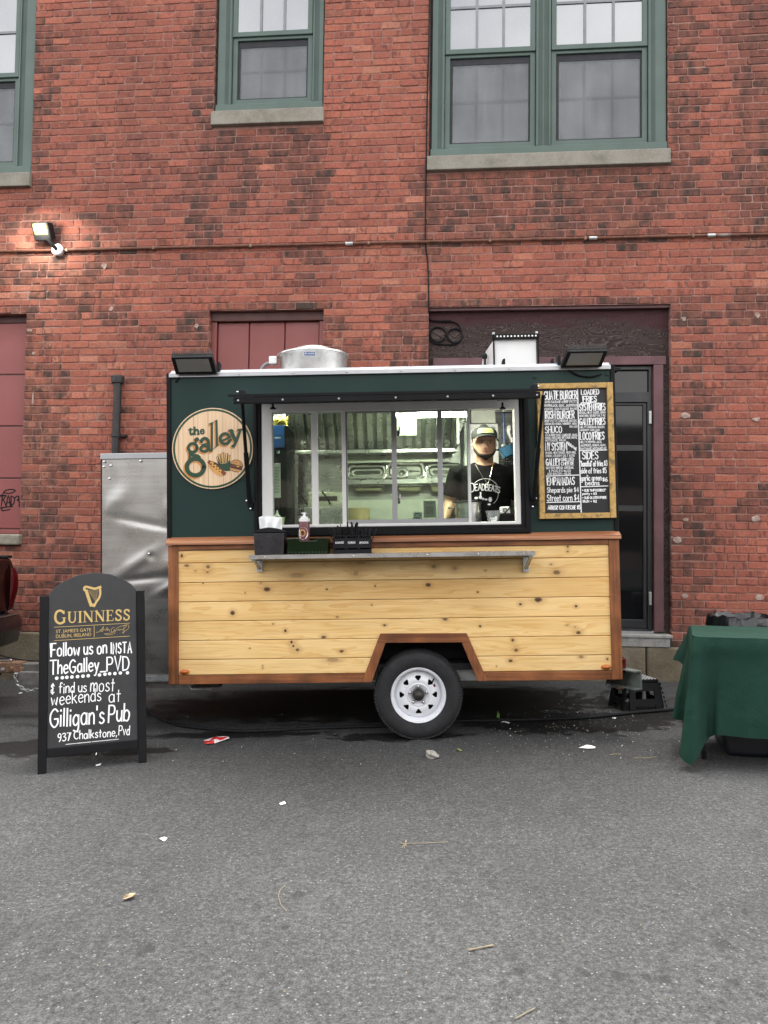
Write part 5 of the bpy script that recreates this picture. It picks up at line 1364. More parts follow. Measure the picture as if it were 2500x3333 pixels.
p = T(2012, 1200, .1); MB().hexa([(xR + .03, .1, p.z - .02), (xR + .09, .1, p.z - .015), (xR + .09, .2, p.z - .015), (xR + .03, .2, p.z - .02), (xR + .03, .1, p.z + .02), (xR + .11, .1, p.z + .01), (xR + .11, .2, p.z + .01), (xR + .03, .2, p.z + .02)]).build('end_light', M_BLACKM, tr, bevel=.005)
# ================================================================ ROUND SIGN
ctr = T(693.4, 1460, GY); SR = (T(825, 1460, GY).x - T(562, 1460, GY).x) / 2
sgn = thing('round_sign', 'round pine look sign with green lettering and a hot dog, fries and burger', 'sign', T.M)
so4 = lambda a, b: (520 + a / 4.021, 1200 + b / 4.021)
def ring(r0, r1, y, n=72):
    m = MB()
    for i in range(n):
        for r in (r0, r1): m.v.append((ctr.x + r * math.cos(2 * math.pi * i / n), y, ctr.z + r * math.sin(2 * math.pi * i / n)))
    m.f = [(2 * i, 2 * i + 1, (2 * i + 3) % (2 * n), (2 * i + 2) % (2 * n)) for i in range(n)]; m.m = [0] * n
    return m
dsc = [(ctr.x + SR * math.cos(2 * math.pi * i / 72), ctr.z + SR * math.sin(2 * math.pi * i / 72)) for i in range(72)]
MB().prism(dsc, GY - .016, GY - .0005).build('disc', M_SIGNWOOD, sgn)
SY = GY - .016
ring(SR * .925, SR * .975, SY - .001).build('green_ring', M_SIGNGREEN, sgn)
SPX = SR / 527.0            # metres per unit of the measured drawing
def sgp(a, b, y): 
    return (ctr.x + (a - 697) * SPX, y, ctr.z - (b - 1045) * SPX)
def sstroke(m, pts, wd, y, dx=0, dy=0, smooth=True):
    q = catmull(pts, 6) if smooth and len(pts) > 2 else pts
    ribbon(m, [(a + dx, -(b + dy)) for a, b in q], wd, lambda a, b: sgp(a, -b, y))
def spoly(m, pts, y, dx=0, dy=0):
    n = len(pts); a_ = sum(pts[i][0] * pts[(i + 1) % n][1] - pts[(i + 1) % n][0] * pts[i][1] for i in range(n))
    q = pts if a_ < 0 else pts[::-1]
    m.add([sgp(a + dx, b + dy, y) for a, b in q], [tuple(range(len(q)))])
def circ(cx, cy, rx, ry=None, a0=0, a1=360, n=24, rot=0):
    ry = ry or rx; c_, s_ = math.cos(R(rot)), math.sin(R(rot)); out = []
    for i in range(n + 1):
        a = R(a0 + (a1 - a0) * i / n); x, y = rx * math.cos(a), ry * math.sin(a); out.append((cx + x * c_ - y * s_, cy + x * s_ + y * c_))
    return out
def galley(m, y, dx=0, dy=0):
    S = lambda pts, wd, sm=True: sstroke(m, pts, wd * 1.22, y, dx, dy, sm)
    # g: small bowl, ear, link, big loop
    S(circ(440, 1035, 56, 56), 32, False); S([(470, 985), (480, 950), (472, 925)], 24); spoly(m, circ(495, 918, 25, 20), y, dx, dy); S([(480, 945), (505, 940), (517, 925)], 16)
    S([(402, 1075), (398, 1105), (420, 1122)], 22); S([(405, 1105), (430, 1128), (500, 1140), (525, 1160)], 34)
    S(circ(475, 1285, 112, 108), 46, False); S([(408, 1130), (400, 1160), (410, 1180)], 26)
    # a
    S(circ(592, 1048, 48, 36), 30, False); S([(548, 948), (572, 925), (605, 915), (638, 940), (648, 1000), (652, 1060)], 34); spoly(m, circ(556, 958, 20), y, dx, dy); S([(650, 1040), (660, 1072), (688, 1075)], 24)
    S([(640, 985), (590, 988), (560, 1000)], 16)
    # two tall l's sharing a slanted top and foot
    spoly(m, [(645, 727), (706, 700), (702, 1052), (712, 1060), (665, 1078), (676, 1062), (680, 742)], y, dx, dy)
    spoly(m, [(716, 692), (765, 670), (770, 1000), (788, 1002), (706, 1052), (742, 1018), (738, 700)], y, dx, dy)
    # e
    S(circ(862, 925, 62, 66, 20, 345, 28), 34, False); S([(812, 952), (870, 930), (920, 905)], 22); S([(915, 960), (935, 945), (940, 935)], 22)
    # y
    S([(912, 818), (952, 815), (965, 830)], 20, True); S([(938, 820), (975, 905), (1000, 955)], 40, False); S([(1060, 812), (1030, 900), (995, 985), (975, 1022)], 28, False); S([(1030, 812), (1082, 808)], 22, False); spoly(m, circ(968, 1020, 26, 20), y, dx, dy)
shd = MB(); galley(shd, SY - .0014, -17, 19); shd.build('lettering_shadow', M_SIGNTAN, sgn)
let = MB(); galley(let, SY - .0024)
S = lambda pts, wd, sm=True: sstroke(let, pts, wd * 1.2, SY - .0024, 0, 0, sm)
S([(412, 785), (412, 845), (425, 860), (445, 850)], 22); S([(388, 802), (440, 795)], 14, False)
S([(465, 768), (465, 860)], 22, False); S([(470, 820), (495, 800), (512, 815), (514, 858)], 20); S([(450, 860), (480, 860)], 12, False); S([(502, 858), (530, 858)], 12, False)
S(circ(566, 826, 23, 28, 10, 330, 20), 16, False); S([(545, 828), (588, 818)], 10, False)
let.build('lettering', M_SIGNGREEN, sgn)
# food drawings, in layers half a millimetre apart
y = SY - .0012
fd = node('food_print', sgn)
m = MB()
for (x0, y0, x1, y1, x2, y2, x3, y3) in ((745, 1160, 770, 1150, 800, 1235, 775, 1240), (765, 1130, 795, 1122, 810, 1235, 785, 1238), (818, 1105, 845, 1105, 842, 1240, 818, 1240), (868, 1118, 897, 1114, 880, 1235, 855, 1238), (900, 1142, 927, 1135, 915, 1215, 890, 1225), (795, 1165, 820, 1160, 830, 1240, 808, 1240), (845, 1170, 868, 1165, 865, 1240, 842, 1240)):
    spoly(m, [(x0, y0), (x1, y1), (x2, y2), (x3, y3)], y)
m.build('fries', plain('fries_print', (.72, .46, .17), .4), fd)
m = MB()
for (x0, y0, x1, y1, x2, y2, x3, y3) in ((745, 1160, 770, 1150, 800, 1235, 775, 1240), (765, 1130, 795, 1122, 810, 1235, 785, 1238), (818, 1105, 845, 1105, 842, 1240, 818, 1240), (868, 1118, 897, 1114, 880, 1235, 855, 1238), (900, 1142, 927, 1135, 915, 1215, 890, 1225)):
    sstroke(m, [(x0, y0), (x1, y1), (x2, y2), (x3, y3), (x0, y0)], 5, y - .0004, smooth=False)
spoly(m, circ(745, 1310, 128, 62, rot=41), y - .0006)
spoly(m, circ(1008, 1270, 84, 74, 180, 360, rot=14)[::1] + circ(1000, 1300, 84, 60, 0, 180, rot=14), y - .0002)
m.build('outline', M_INK, fd)
m = MB(); spoly(m, [(752, 1218), (790, 1240), (830, 1250), (880, 1240), (928, 1200), (930, 1340), (860, 1345), (800, 1300)], y - .0009); m.build('fries_box', M_SIGNGREEN, fd)
m = MB(); spoly(m, circ(738, 1320, 120, 50, rot=42), y - .0012); spoly(m, circ(1008, 1266, 76, 66, 180, 360, rot=14), y - .0012); spoly(m, circ(996, 1318, 78, 34, 0, 180, rot=14), y - .0012); m.build('bun', M_BUN, fd)
m = MB(); sstroke(m, [(655, 1222), (740, 1290), (850, 1375)], 46, y - .0015); spoly(m, [(930, 1262), (1085, 1295), (1080, 1315), (932, 1285)], y - .0014); m.build('filling', plain('sausage_print', (.20, .045, .02), .4), fd)
m = MB(); sstroke(m, [(672, 1235), (705, 1232), (695, 1268), (740, 1268), (728, 1305), (772, 1300), (760, 1340), (805, 1328), (800, 1360)], 12, y - .0018); spoly(m, [(1000, 1275), (1050, 1283), (1030, 1300)], y - .0017); m.build('mustard', M_YELLOWP, fd)
m = MB()
for a, b in ((975, 1210), (1020, 1212), (1050, 1230), (1005, 1238), (970, 1240), (1058, 1255)): spoly(m, circ(a, b, 9, 5, n=8, rot=30), y - .0015)
m.build('seeds', M_INK, fd)

# ================================================================ MENU BOARD
mo = lambda a, b: (1720 + a / 4.4233, 1220 + b / 4.4233)
mnu = thing('menu_board', 'black menu board in a scorched pine frame full of white handwriting', 'menu board', T.M)
tl, trr, bl, brr = (T(*mo(*q), 0) for q in ((148, 140), (1222, 110), (125, 2070), (1235, 2065)))
m0, m1 = (tl.x + bl.x) / 2, (trr.x + brr.x) / 2; q0, q1 = (bl.z + brr.z) / 2, (tl.z + trr.z) / 2
ft_ = (m1 - m0) * .07
MY = -.004
MB().box(m0 + .01, m1 - .01, MY, GY - .0005, q0 + .01, q1 - .01).build('writing_surface', M_CHALKBOARD, mnu)
MB().box(m0, m0 + ft_, MY - .022, GY - .001, q0, q1).build('frame_board', M_FRAMEW, mnu, bevel=.003)
MB().box(m1 - ft_ * 1.1, m1, MY - .022, GY - .001, q0, q1).build('frame_board', M_FRAMEW, mnu, bevel=.003)
for a, b in ((q0, q0 + ft_ * 1.0), (q1 - ft_ * 1.0, q1)): MB().box(m0 + ft_ + .001, m1 - ft_ * 1.1 - .001, MY - .0205, GY - .001, a, b).build('frame_board', M_FRAMEW, mnu, bevel=.003)
BIG, SM, MID = .0074, .0027, .0047
# the writing sits inside the frame: the measured sheet is fitted to the board
sxa, sxb, sza, szb = m0 + ft_ + .016, m1 - ft_ * 1.1 - .006, q0 + ft_ + .004, q1 - ft_ - .004
def mp(a, b): return (sxa + (a - 213) / (1132 - 213) * (sxb - sxa), szb - (b - 222) / (1980 - 222) * (szb - sza))
def mtext(m, text, x0, x1, y0, y1, wd, dy=0, gap=.2):
    st, wt_ = layout(text, gap, .035)
    for s_ in st: ribbon(m, [mp(x0 + (x1 - x0) * a / wt_, y1 + dy * a / wt_ - (y1 - y0) * b) for a, b in s_], wd, lambda a, b: (a, MY - .0015, b))
lines = [("GUATE BURGER", 215, 700, 243, 362, BIG), ("50/50 SAUSAGE & BEEF PATTY,", 214, 702, 382, 416, SM), ("PEPPERJACK, GUAC, JALEPE~OS", 216, 702, 436, 470, SM), ("ONIONS, GUATSAUCE $14.00", 216, 698, 486, 516, SM),
    ("IRISH BURGER", 220, 655, 532, 640, BIG), ("BEEF PATTY, CHEDDAR, BACON,", 214, 690, 656, 688, SM), ("GRIDDLED ONION, WHISKEY AIOLI", 214, 690, 700, 728, SM), ("$14.00", 580, 698, 742, 772, SM),
    ("SHUCO", 218, 462, 748, 842, BIG), ("1/4 lb BEEF DOG, CABBAGE, GUAC,", 220, 700, 860, 888, SM), ("ONION, MUSTARD, KETCHUP, MAYO,", 217, 690, 897, 928, SM), ("HOTSAUCE, $10.00", 218, 520, 937, 964, SM),
    ("NY SYSTEM", 218, 530, 982, 1092, BIG), ("RI DOG, MEATSAUCE, MUSTARD,", 217, 665, 1110, 1140, SM), ("ONION, CELERY SALT $3.50", 217, 645, 1154, 1186, SM),
    ("GALLEY", 220, 425, 1207, 1305, BIG), ("GRILLED", 442, 630, 1203, 1248, MID), ("CHEESE", 440, 630, 1262, 1306, MID), ("BUTTERY BREAD, CHEDDAR,", 220, 628, 1325, 1356, SM), ("& PICKLES $6.00", 260, 580, 1368, 1400, SM), ("ADD BACON + $2.00", 234, 580, 1411, 1440, SM),
    ("EMPANADAS", 232, 632, 1478, 1585, BIG), ("Shepards pie $4", 225, 690, 1618, 1690, MID), ("Street corn $4", 222, 695, 1722, 1812, .0056), ("ARROZ CON LECHE $5", 232, 708, 1878, 1932, .0056),
    ("LOADED", 768, 1030, 233, 303, .0074), ("FRIES", 792, 990, 328, 406, .0074), ("SYSTEM FRIES", 736, 1118, 432, 533, .0076), ("RI DOG, MEAT SAUCE, ONION", 733, 1122, 547, 578, SM), ("MUSTARD, CELERY SALT $12", 733, 1116, 592, 620, SM),
    ("GALLEY FRIES", 733, 1110, 642, 738, .0076), ("MELTY CHEDDAR, BACON,", 736, 1102, 757, 784, SM), ("WHISKEY AIOLI $12", 736, 1025, 799, 824, SM), ("LOCO FRIES", 736, 1090, 842, 948, .0076), ("MELTY PEPPER JACK,", 733, 1055, 967, 998, SM), ("JALEPE~OS, ONIONS, GUAC,", 733, 1115, 1014, 1044, SM), ("GUATSAUCE, HOTSAUCE $12", 730, 1118, 1060, 1088, SM),
    ("SIDES", 760, 990, 1122, 1226, .0076), ("\"handful\" of fries $3", 732, 1124, 1250, 1325, .006), ("side of fries $5", 732, 1110, 1352, 1425, .0056), ("garlic green", 732, 1030, 1455, 1528, .0056), ("$6", 1052, 1122, 1490, 1545, .0064), ("beans", 794, 1000, 1530, 1594, .0056),
    ("* SUB \"IMPOSSIBLE\"", 747, 1095, 1652, 1684, .0045), ("patty + $3", 747, 955, 1700, 1730, .0045), ("* SUB GLUTEN FREE", 747, 1100, 1757, 1788, .0045), ("BUN + $2", 752, 955, 1807, 1838, .0045)]
for tx, xa, xb, ya, yb, wd in lines:
    m = MB(); mtext(m, tx, xa, xb, ya, yb, wd); m.build('lettering', M_CHALK, mnu)
m = MB()
for i, ch in enumerate("WEENIE"): mtext(m, ch, 532 + i * 25, 550 + i * 25, 972 + i * 18, 1004 + i * 18, .006)
m.build('lettering', M_CHALK, mnu)
m = MB()
for a, b, wd in (((713, 225), (722, 1976), .008), ((215, 1456), (702, 1448), .007), ((218, 1830), (708, 1826), .007), ((760, 420), (990, 416), .006), ((718, 1102), (1125, 1098), .007), ((718, 1616), (1130, 1609), .007)):
    ribbon(m, [mp(*a), mp(*b)], wd, lambda a, b: (a, MY - .0012, b))
m.build('divider_line', M_CHALK, mnu)

# ================================================================ INSIDE THE TRAILER
ZC = zR + .03
BK = DEP - .16                      # the working wall
MB().box(xL + .06, xR - .05, DEP - .03, DEP - .001, ZFL, ZC - .001).build('steel_back_wall', M_STEEL, tr)
for x, y in ((xL + .0505, 0), (xR - .056, 0)): MB().box(x, x + .005, GY + .06, DEP - .031, ZFL, ZC - .001).build('steel_end_wall', M_FOIL, tr)
MB().box(xL + .05, xR - .05, GY + .06, DEP - .001, ZC, ZC + .029).build('ceiling', M_WHITE, tr)
c_ = node('ceiling_light', tr)
lx0, lx1 = T(1288, 1340, .24).x, T(1524, 1340, .24).x; lz_ = T(1400, 1351, .24).z
MB().box(lx0, lx1, .235, .37, lz_ + .055, ZC - .001).build('light_body', M_WHITE, c_, bevel=.004)
MB().box(lx0 + .005, lx1 - .005, .24, .365, lz_, lz_ + .054).build('diffuser', M_LAMP, c_, bevel=.01)
kitchen_fill = node('ceiling_light', tr)  # added unseen fitting that brightens the kitchen
MB().box(xL + .25, xL + .85, .62, .80, ZC - .05, ZC - .001).build('light_body', M_WHITE, kitchen_fill, bevel=.004)
MB().box(xL + .26, xL + .84, .63, .79, ZC - .09, ZC - .051).build('diffuser', M_LAMP, kitchen_fill, bevel=.01)
face_fill = node('added_face_fill', tr); x0_, x1_ = T(1440, 1500, .1).x, T(1690, 1500, .1).x; zq = wz1 + .03  # added unseen strip that lights the cook's face from the front
MB().box(x0_, x1_, .083, .13, zq + .0, zq + .05).build('light_body', M_WHITE, face_fill, bevel=.004)
MB().box(x0_ + .01, x1_ - .01, .131, .15, zq + .005, zq + .045).build('diffuser', emit('face_fill_glow', (1.0, .96, .86), 9.0), face_fill, bevel=.004)
# range hood: slanting baffle filters over a trough
hdn = node('range_hood', tr)
hL, hR = T(948, 1470, 1.3).x, T(1478, 1470, 1.3).x
hzb, hzt = T(1215, 1462, 1.34).z, T(1215, 1330, .98).z
N = 17
for i in range(N):
    a, b = hL + (hR - hL) * i / N, hL + (hR - hL) * (i + .62) / N
    MB().hexa([(a, 1.32, hzb), (b, 1.32, hzb), (b, 1.36, hzb + .01), (a, 1.36, hzb + .01), (a, .96, hzt), (b, .96, hzt), (b, 1.0, hzt + .01), (a, 1.0, hzt + .01)]).build('baffle', M_STEEL, hdn, bevel=.006)
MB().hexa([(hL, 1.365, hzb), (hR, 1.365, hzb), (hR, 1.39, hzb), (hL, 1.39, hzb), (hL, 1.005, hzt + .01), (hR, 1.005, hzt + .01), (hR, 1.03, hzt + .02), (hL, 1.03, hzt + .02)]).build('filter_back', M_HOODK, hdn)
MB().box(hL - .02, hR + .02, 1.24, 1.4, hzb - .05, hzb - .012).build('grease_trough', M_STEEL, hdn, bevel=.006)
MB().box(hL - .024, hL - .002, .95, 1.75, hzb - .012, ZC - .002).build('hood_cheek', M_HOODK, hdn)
MB().box(hR + .002, hR + .024, .95, 1.75, hzb - .012, ZC - .002).build('hood_cheek', M_HOODK, hdn)
# shelf, pass-through and lower counter
s0_, s1_ = T(1128, 1570, 1.3).x, T(1500, 1570, 1.3).x
za, zb = T(1280, 1575, 1.28).z, T(1280, 1560, 1.28).z
MB().box(s0_, s1_, 1.28, DEP - .031, za, zb).build('wall_shelf', M_STEEL, tr, bevel=.004)
zl0_, zl1_ = T(1280, 1505, 1.45).z, T(1280, 1484, 1.45).z
MB().box(T(1132, 1495, 1.45).x, T(1452, 1495, 1.45).x, 1.45, 1.5, zl0_, zl1_).build('lit_back_strip', plain('lit_shelf_tone', (.7, .72, .6), .25), tr)  # pale colour stands in for light falling on the shelf face
zk = T(1300, 1626, 1.0).z
MB().box(T(1126, 1600, 1.0).x, T(1440, 1600, 1.0).x, 1.0, 1.25, T(1300, 1705, 1.0).z - .3, zk).build('cook_line', plain('brushed_counter', (.42, .44, .38), .4, .3, .1, 8), tr)
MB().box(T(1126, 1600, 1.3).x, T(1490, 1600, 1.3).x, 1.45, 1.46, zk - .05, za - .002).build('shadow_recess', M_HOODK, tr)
# food pans: three stand on edge on the shelf, three hang below it
def pan(px0, px1, py0, py1, d, tilt, lab, deep=.08):
    a, b = T(px0, py1, d), T(px1, py0, d); w_, h_ = b.x - a.x, b.z - a.z
    p = thing('steam_pan', lab, 'steam pan', T.M @ Tf((a.x + b.x) / 2, d, a.z, 0, R(-tilt)), 'stainless steam pans in the trailer kitchen')
    def rr(x0, x1, z0, z1, r, n=5):
        o = []
        for cx, cz, s_ in ((x1 - r, z0 + r, -90), (x1 - r, z1 - r, 0), (x0 + r, z1 - r, 90), (x0 + r, z0 + r, 180)):
            o += [(cx + r * math.cos(R(s_ + 90 * k / n)), cz + r * math.sin(R(s_ + 90 * k / n))) for k in range(n + 1)]
        return o
    L = [(rr(-w_ / 2, w_ / 2, 0, h_, .03), 0), (rr(-w_ / 2 + .018, w_ / 2 - .018, .018, h_ - .018, .035), -.004), (rr(-w_ / 2 + .03, w_ / 2 - .03, .03, h_ - .03, .04), deep * .9), (rr(-w_ / 2 + .045, w_ / 2 - .045, .045, h_ - .045, .04), deep)]
    m = MB(); n = len(L[0][0])
    for q, y_ in L: m.v += [(x, y_, z) for x, z in q]
    for k in range(3): m.f += [(k * n + i, k * n + (i + 1) % n, (k + 1) * n + (i + 1) % n, (k + 1) * n + i) for i in range(n)]
    m.f.append(tuple(range(3 * n, 4 * n))); m.m = [0] * len(m.f)
    m.build('pan_body', M_PANST, p, smooth=True)
    MB().tube([(x, -.004, z) for x, z in L[0][0]], .0045, 6, closed=True).build('pan_rim', M_CHROME, p, smooth=True)
    return p
dS = 1.36
pan(1133, 1256, 1512, 1559, dS, 8, 'steam pan on edge on the shelf, behind the middle pane', .035)
pan(1260, 1380, 1504, 1558, dS, 8, 'steam pan on edge on the shelf, under the white paper', .035)
pan(1390, 1500, 1508, 1556, dS, 8, 'steam pan on edge on the shelf, beside the cook', .035)
pan(1290, 1326, 1522, 1556, dS - .06, 10, 'small steam pan leaning on the larger pan in the middle of the shelf', .04)
for a, b, lb in ((1150, 1248, 'deep steam pan hanging under the shelf, above the tan paper roll'), (1292, 1372, 'deep steam pan hanging under the middle of the shelf'), (1400, 1470, 'deep steam pan hanging under the shelf, beside the cook')):
    A_, B_ = T(a, 1602, 1.36), T(b, 1576, 1.36)
    p = thing('deep_pan', lb, 'steam pan', T.M @ Tf((A_.x + B_.x) / 2, 1.36, A_.z), 'stainless steam pans in the trailer kitchen'); w_ = (B_.x - A_.x) / 2; h_ = za - A_.z - .004
    MB().hexa([(-w_ * .9, 0, 0), (w_ * .9, 0, 0), (w_ * .9, .2, 0), (-w_ * .9, .2, 0), (-w_, -.01, h_ - .012), (w_, -.01, h_ - .012), (w_, .21, h_ - .012), (-w_, .21, h_ - .012)]).build('pan_body', plain('pan_olive_steel', (.32, .31, .2), .35, .6, .1, 8), p, bevel=.02, seg=3)
    MB().box(-w_ - .012, w_ + .012, -.022, .222, h_ - .0115, h_).build('pan_rim', M_STEEL, p, bevel=.004)
# left end: fridge with a blue panel, papers, steel partition, fryers
fx0, fx1 = xL + .075, T(934, 1500, .72).x
rf = thing('drinks_fridge', 'tall black drinks fridge with a blue header panel behind the window', 'fridge', T.M)
fzt = T(900, 1382, .7).z
MB().box(fx0, fx1, .72, 1.3, ZFL, fzt).build('cabinet', M_BLACKM, rf, bevel=.01)
bp0, bp1 = T(880, 1457, .715), T(925, 1384, .715)
MB().box(fx0 + .05, bp1.x, .712, .7195, bp0.z, bp1.z).build('header_panel', plain('blue_panel', (.012, .055, .2), .35), rf)
m = MB(); sans(m, "ration", T, .711, (889, 1428), (913, 1428), 1421); m.build('lettering', M_WHITE, rf)
MB().lathe([(.018, 0), (.016, .004), (0, .005)], (T(905, 1472, .72).x, .72, T(905, 1472, .72).z), 'y', 14).build('badge', M_CHROME, rf)
MB().box(fx1 - .09, fx1 - .07, .69, .7195, ZFL + .5, fzt - .3).build('handle', M_HUB, rf)
nt = thing('paper_notice', 'white printed page taped up at the fridge end of the window', 'paper', T.M)
a, b = T(888, 1620, .55), T(913, 1507, .55)
MB().box(a.x, b.x, .55, .5515, a.z, b.z).build('page', M_PAPER, nt)
m = MB()
for i in range(18): z = b.z - .04 - i * .0125; m.add([(a.x + .008, .5492, z), (b.x - U(.006, .02), .5492, z), (b.x - .008, .5492, z + .0035), (a.x + .008, .5492, z + .0035)], [(0, 1, 2, 3)])
m.build('print_line', M_HUB, nt)
bt_ = thing('crisp_bag', 'crinkled gold foil bag on top of the fridge', 'bag', T.M)
a, b = T(883, 1384, .80), T(935, 1352, .80); m = MB(); nx = 10; nz_ = 6
for k in (0, 1):
    for j in range(nz_ + 1):
        for i in range(nx + 1):
            u, v = i / nx, j / nz_; e = math.sin(math.pi * u) * math.sin(math.pi * v); s_ = -1 if k == 0 else 1
            m.v.append((a.x + (b.x - a.x) * u, .85 + s_ * (.002 + .06 * e + U(-.008, .008)), a.z + (b.z - a.z) * v * (1 + .1 * math.sin(6 * u))))
    o = k * (nx + 1) * (nz_ + 1)
    m.f += [(o + j * (nx + 1) + i, o + j * (nx + 1) + i + 1, o + (j + 1) * (nx + 1) + i + 1, o + (j + 1) * (nx + 1) + i) for j in range(nz_) for i in range(nx)]
m.m = [0] * len(m.f); m.build('foil', plain('gold_foil', (.62, .5, .12), .25, .7, .2, 12), bt_)
MB().box(T(936, 1600, 1.2).x, T(970, 1600, 1.2).x, 1.19, 1.2, ZFL, hzb - .06).build('steel_partition', M_STEEL, tr)
MB().box(T(971, 1600, 1.2).x, T(1108, 1600, 1.2).x, 1.55, 1.56, ZFL, hzb - .06).build('steel_partition', M_STEEL, tr)
fy = thing('fryer', 'stainless countertop fryer behind the narrow pane', 'fryer', T.M)
a, b = T(990, 1690, 1.15), T(1118, 1594, 1.15)
MB().box(a.x, b.x, 1.15, 1.5, ZFL, T(1050, 1650, 1.15).z).build('tank', M_STEEL, fy, bevel=.01)
MB().box(a.x, b.x, 1.42, 1.5, T(1050, 1650, 1.15).z + .001, b.z).build('splash_back', plain('fryer_panel', (.55, .56, .45), .3, .4, .1, 8), fy, bevel=.008)
MB().box(a.x + .1, b.x - .08, 1.41, 1.4195, T(1050, 1625, 1.15).z, T(1050, 1610, 1.15).z).build('control_strip', M_HUB, fy)
def basket(px, py, lab):
    p = T(px, py, 1.0); k = thing('fryer_basket', lab, 'fryer basket', T.M @ Tf(p.x, 1.0, p.z), 'wire fryer baskets'); w_ = .085
    m = MB()
    for z in (0, .035, .07, .105): m.tube([(-w_, 0, z), (w_, 0, z), (w_, .2, z), (-w_, .2, z)], .003, 5, closed=True)
    for i in range(9): x = -w_ + i * w_ / 4; m.tube([(x, 0, .105), (x, 0, 0), (x, .2, 0), (x, .2, .105)], .002, 4)
    m.build('wire_cage', M_STEEL, k)
    MB().tube([(0, 0, .105), (-.02, -.12, .16), (-.05, -.2, .2)], .008, 6).build('handle', M_BLACKM, k)
basket(1000, 1680, 'wire fryer basket behind the red squeeze bottle'); basket(1075, 1678, 'wire fryer basket behind the narrow pane')
sq = thing('mustard_bottle', 'yellow squeeze bottle with white cap just inside the window', 'squeeze bottle', T.M)
p = T(902, 1668, .32)
MB().lathe([(.026, 0), (.026, .085)], (p.x, .32, wz0 - .001), n=18).build('bottle_body', plain('mustard_yellow', (.62, .40, .02), .4), sq, smooth=True)
MB().lathe([(.027, .0855), (.027, .11), (.014, .115), (.006, .15), (0, .152)], (p.x, .32, wz0), n=18).build('cap', M_WHITE, sq, smooth=True)
tb_ = thing('plastic_tub', 'pale yellow plastic tub just inside the window', 'tub', T.M)
p = T(908, 1685, .2); MB().lathe([(.036, 0), (.046, .085), (.05, .088), (.05, .092), (.044, .092)], (p.x, .2, wz0 - .001), n=24).build('tub_body', plain('pale_yellow_plastic', (.62, .66, .3), .4), tb_, smooth=True)
pr_ = thing('paper_roll', 'tan paper towel roll standing on the cook line', 'paper roll', T.M)
p = T(1163, 1690, .9); MB().lathe([(.11, 0), (.11, .185), (.03, .185), (.03, .17)], (p.x, .9, wz0 + .0), n=32).build('roll', M_TAN, pr_, smooth=True)
MB().box(T(1100, 1690, .8).x, T(1440, 1690, .8).x, .75, .999, wz0 - .02, wz0 - .002).build('prep_shelf', M_STEEL, tr)
# paper on the slider, notices
pn = thing('paper_sheet', 'blank white sheet of paper hanging inside the window', 'paper', T.M)
a, b = T(1293, 1418, .1), T(1355, 1342, .1); MB().box(a.x, b.x, .10, .1012, a.z, b.z).build('page', M_THIN, pn)
al = thing('allergy_notice', 'grey allergy notice stuck to the sliding pane by the cook', 'notice', T.M)
a, b = T(1379, 1685, .0455), T(1418, 1630, .0455); MB().box(a.x, b.x, .0435, .0445, a.z, b.z).build('card', plain('grey_card', (.27, .3, .25), .6), al)
m = MB(); sans(m, "FOOD ALLERGY", T, .0428, (1383, 1637), (1414, 1637), 1633.5, .01); sans(m, "NOTICE", T, .0428, (1391, 1642), (1408, 1642), 1638.5, .01)
for i in range(8):
    z = T(1400, 1649 + i * 3.3, .0428).z; m.add([(a.x + .014 + U(0, .01), .0428, z), (b.x - .014 - U(0, .01), .0428, z), (b.x - .016, .0428, z + .0028), (a.x + .016, .0428, z + .0028)], [(0, 1, 2, 3)])
sans(m, "THANK YOU", T, .0428, (1388, 1681), (1409, 1681), 1677.5); m.build('lettering', M_HUB, al)
ps = thing('payment_sticker', 'small pale sticker of payment marks on the sliding pane', 'sticker', T.M)
a, b = T(1345, 1689, .0455), T(1374, 1667, .0455); MB().box(a.x, b.x, .0435, .0445, a.z, b.z).build('card', plain('blue_grey_card', (.38, .45, .42), .5), ps)
m = MB()
for px, py, w_ in ((1354, 1671, 2.5), (1362, 1671, 4), (1350, 1678, 2.5), (1368, 1678, 2.5), (1349, 1685, 2.5), (1356, 1685, 3), (1364, 1685, 3)):
    c, d = T(px - w_, py + 1.6, .0428), T(px + w_, py - 1.6, .0428); m.add([(c.x, .0428, c.z), (d.x, .0428, c.z), (d.x, .0428, d.z), (c.x, .0428, d.z)], [(0, 1, 2, 3)])
m.build('print_mark', M_HUB, ps)
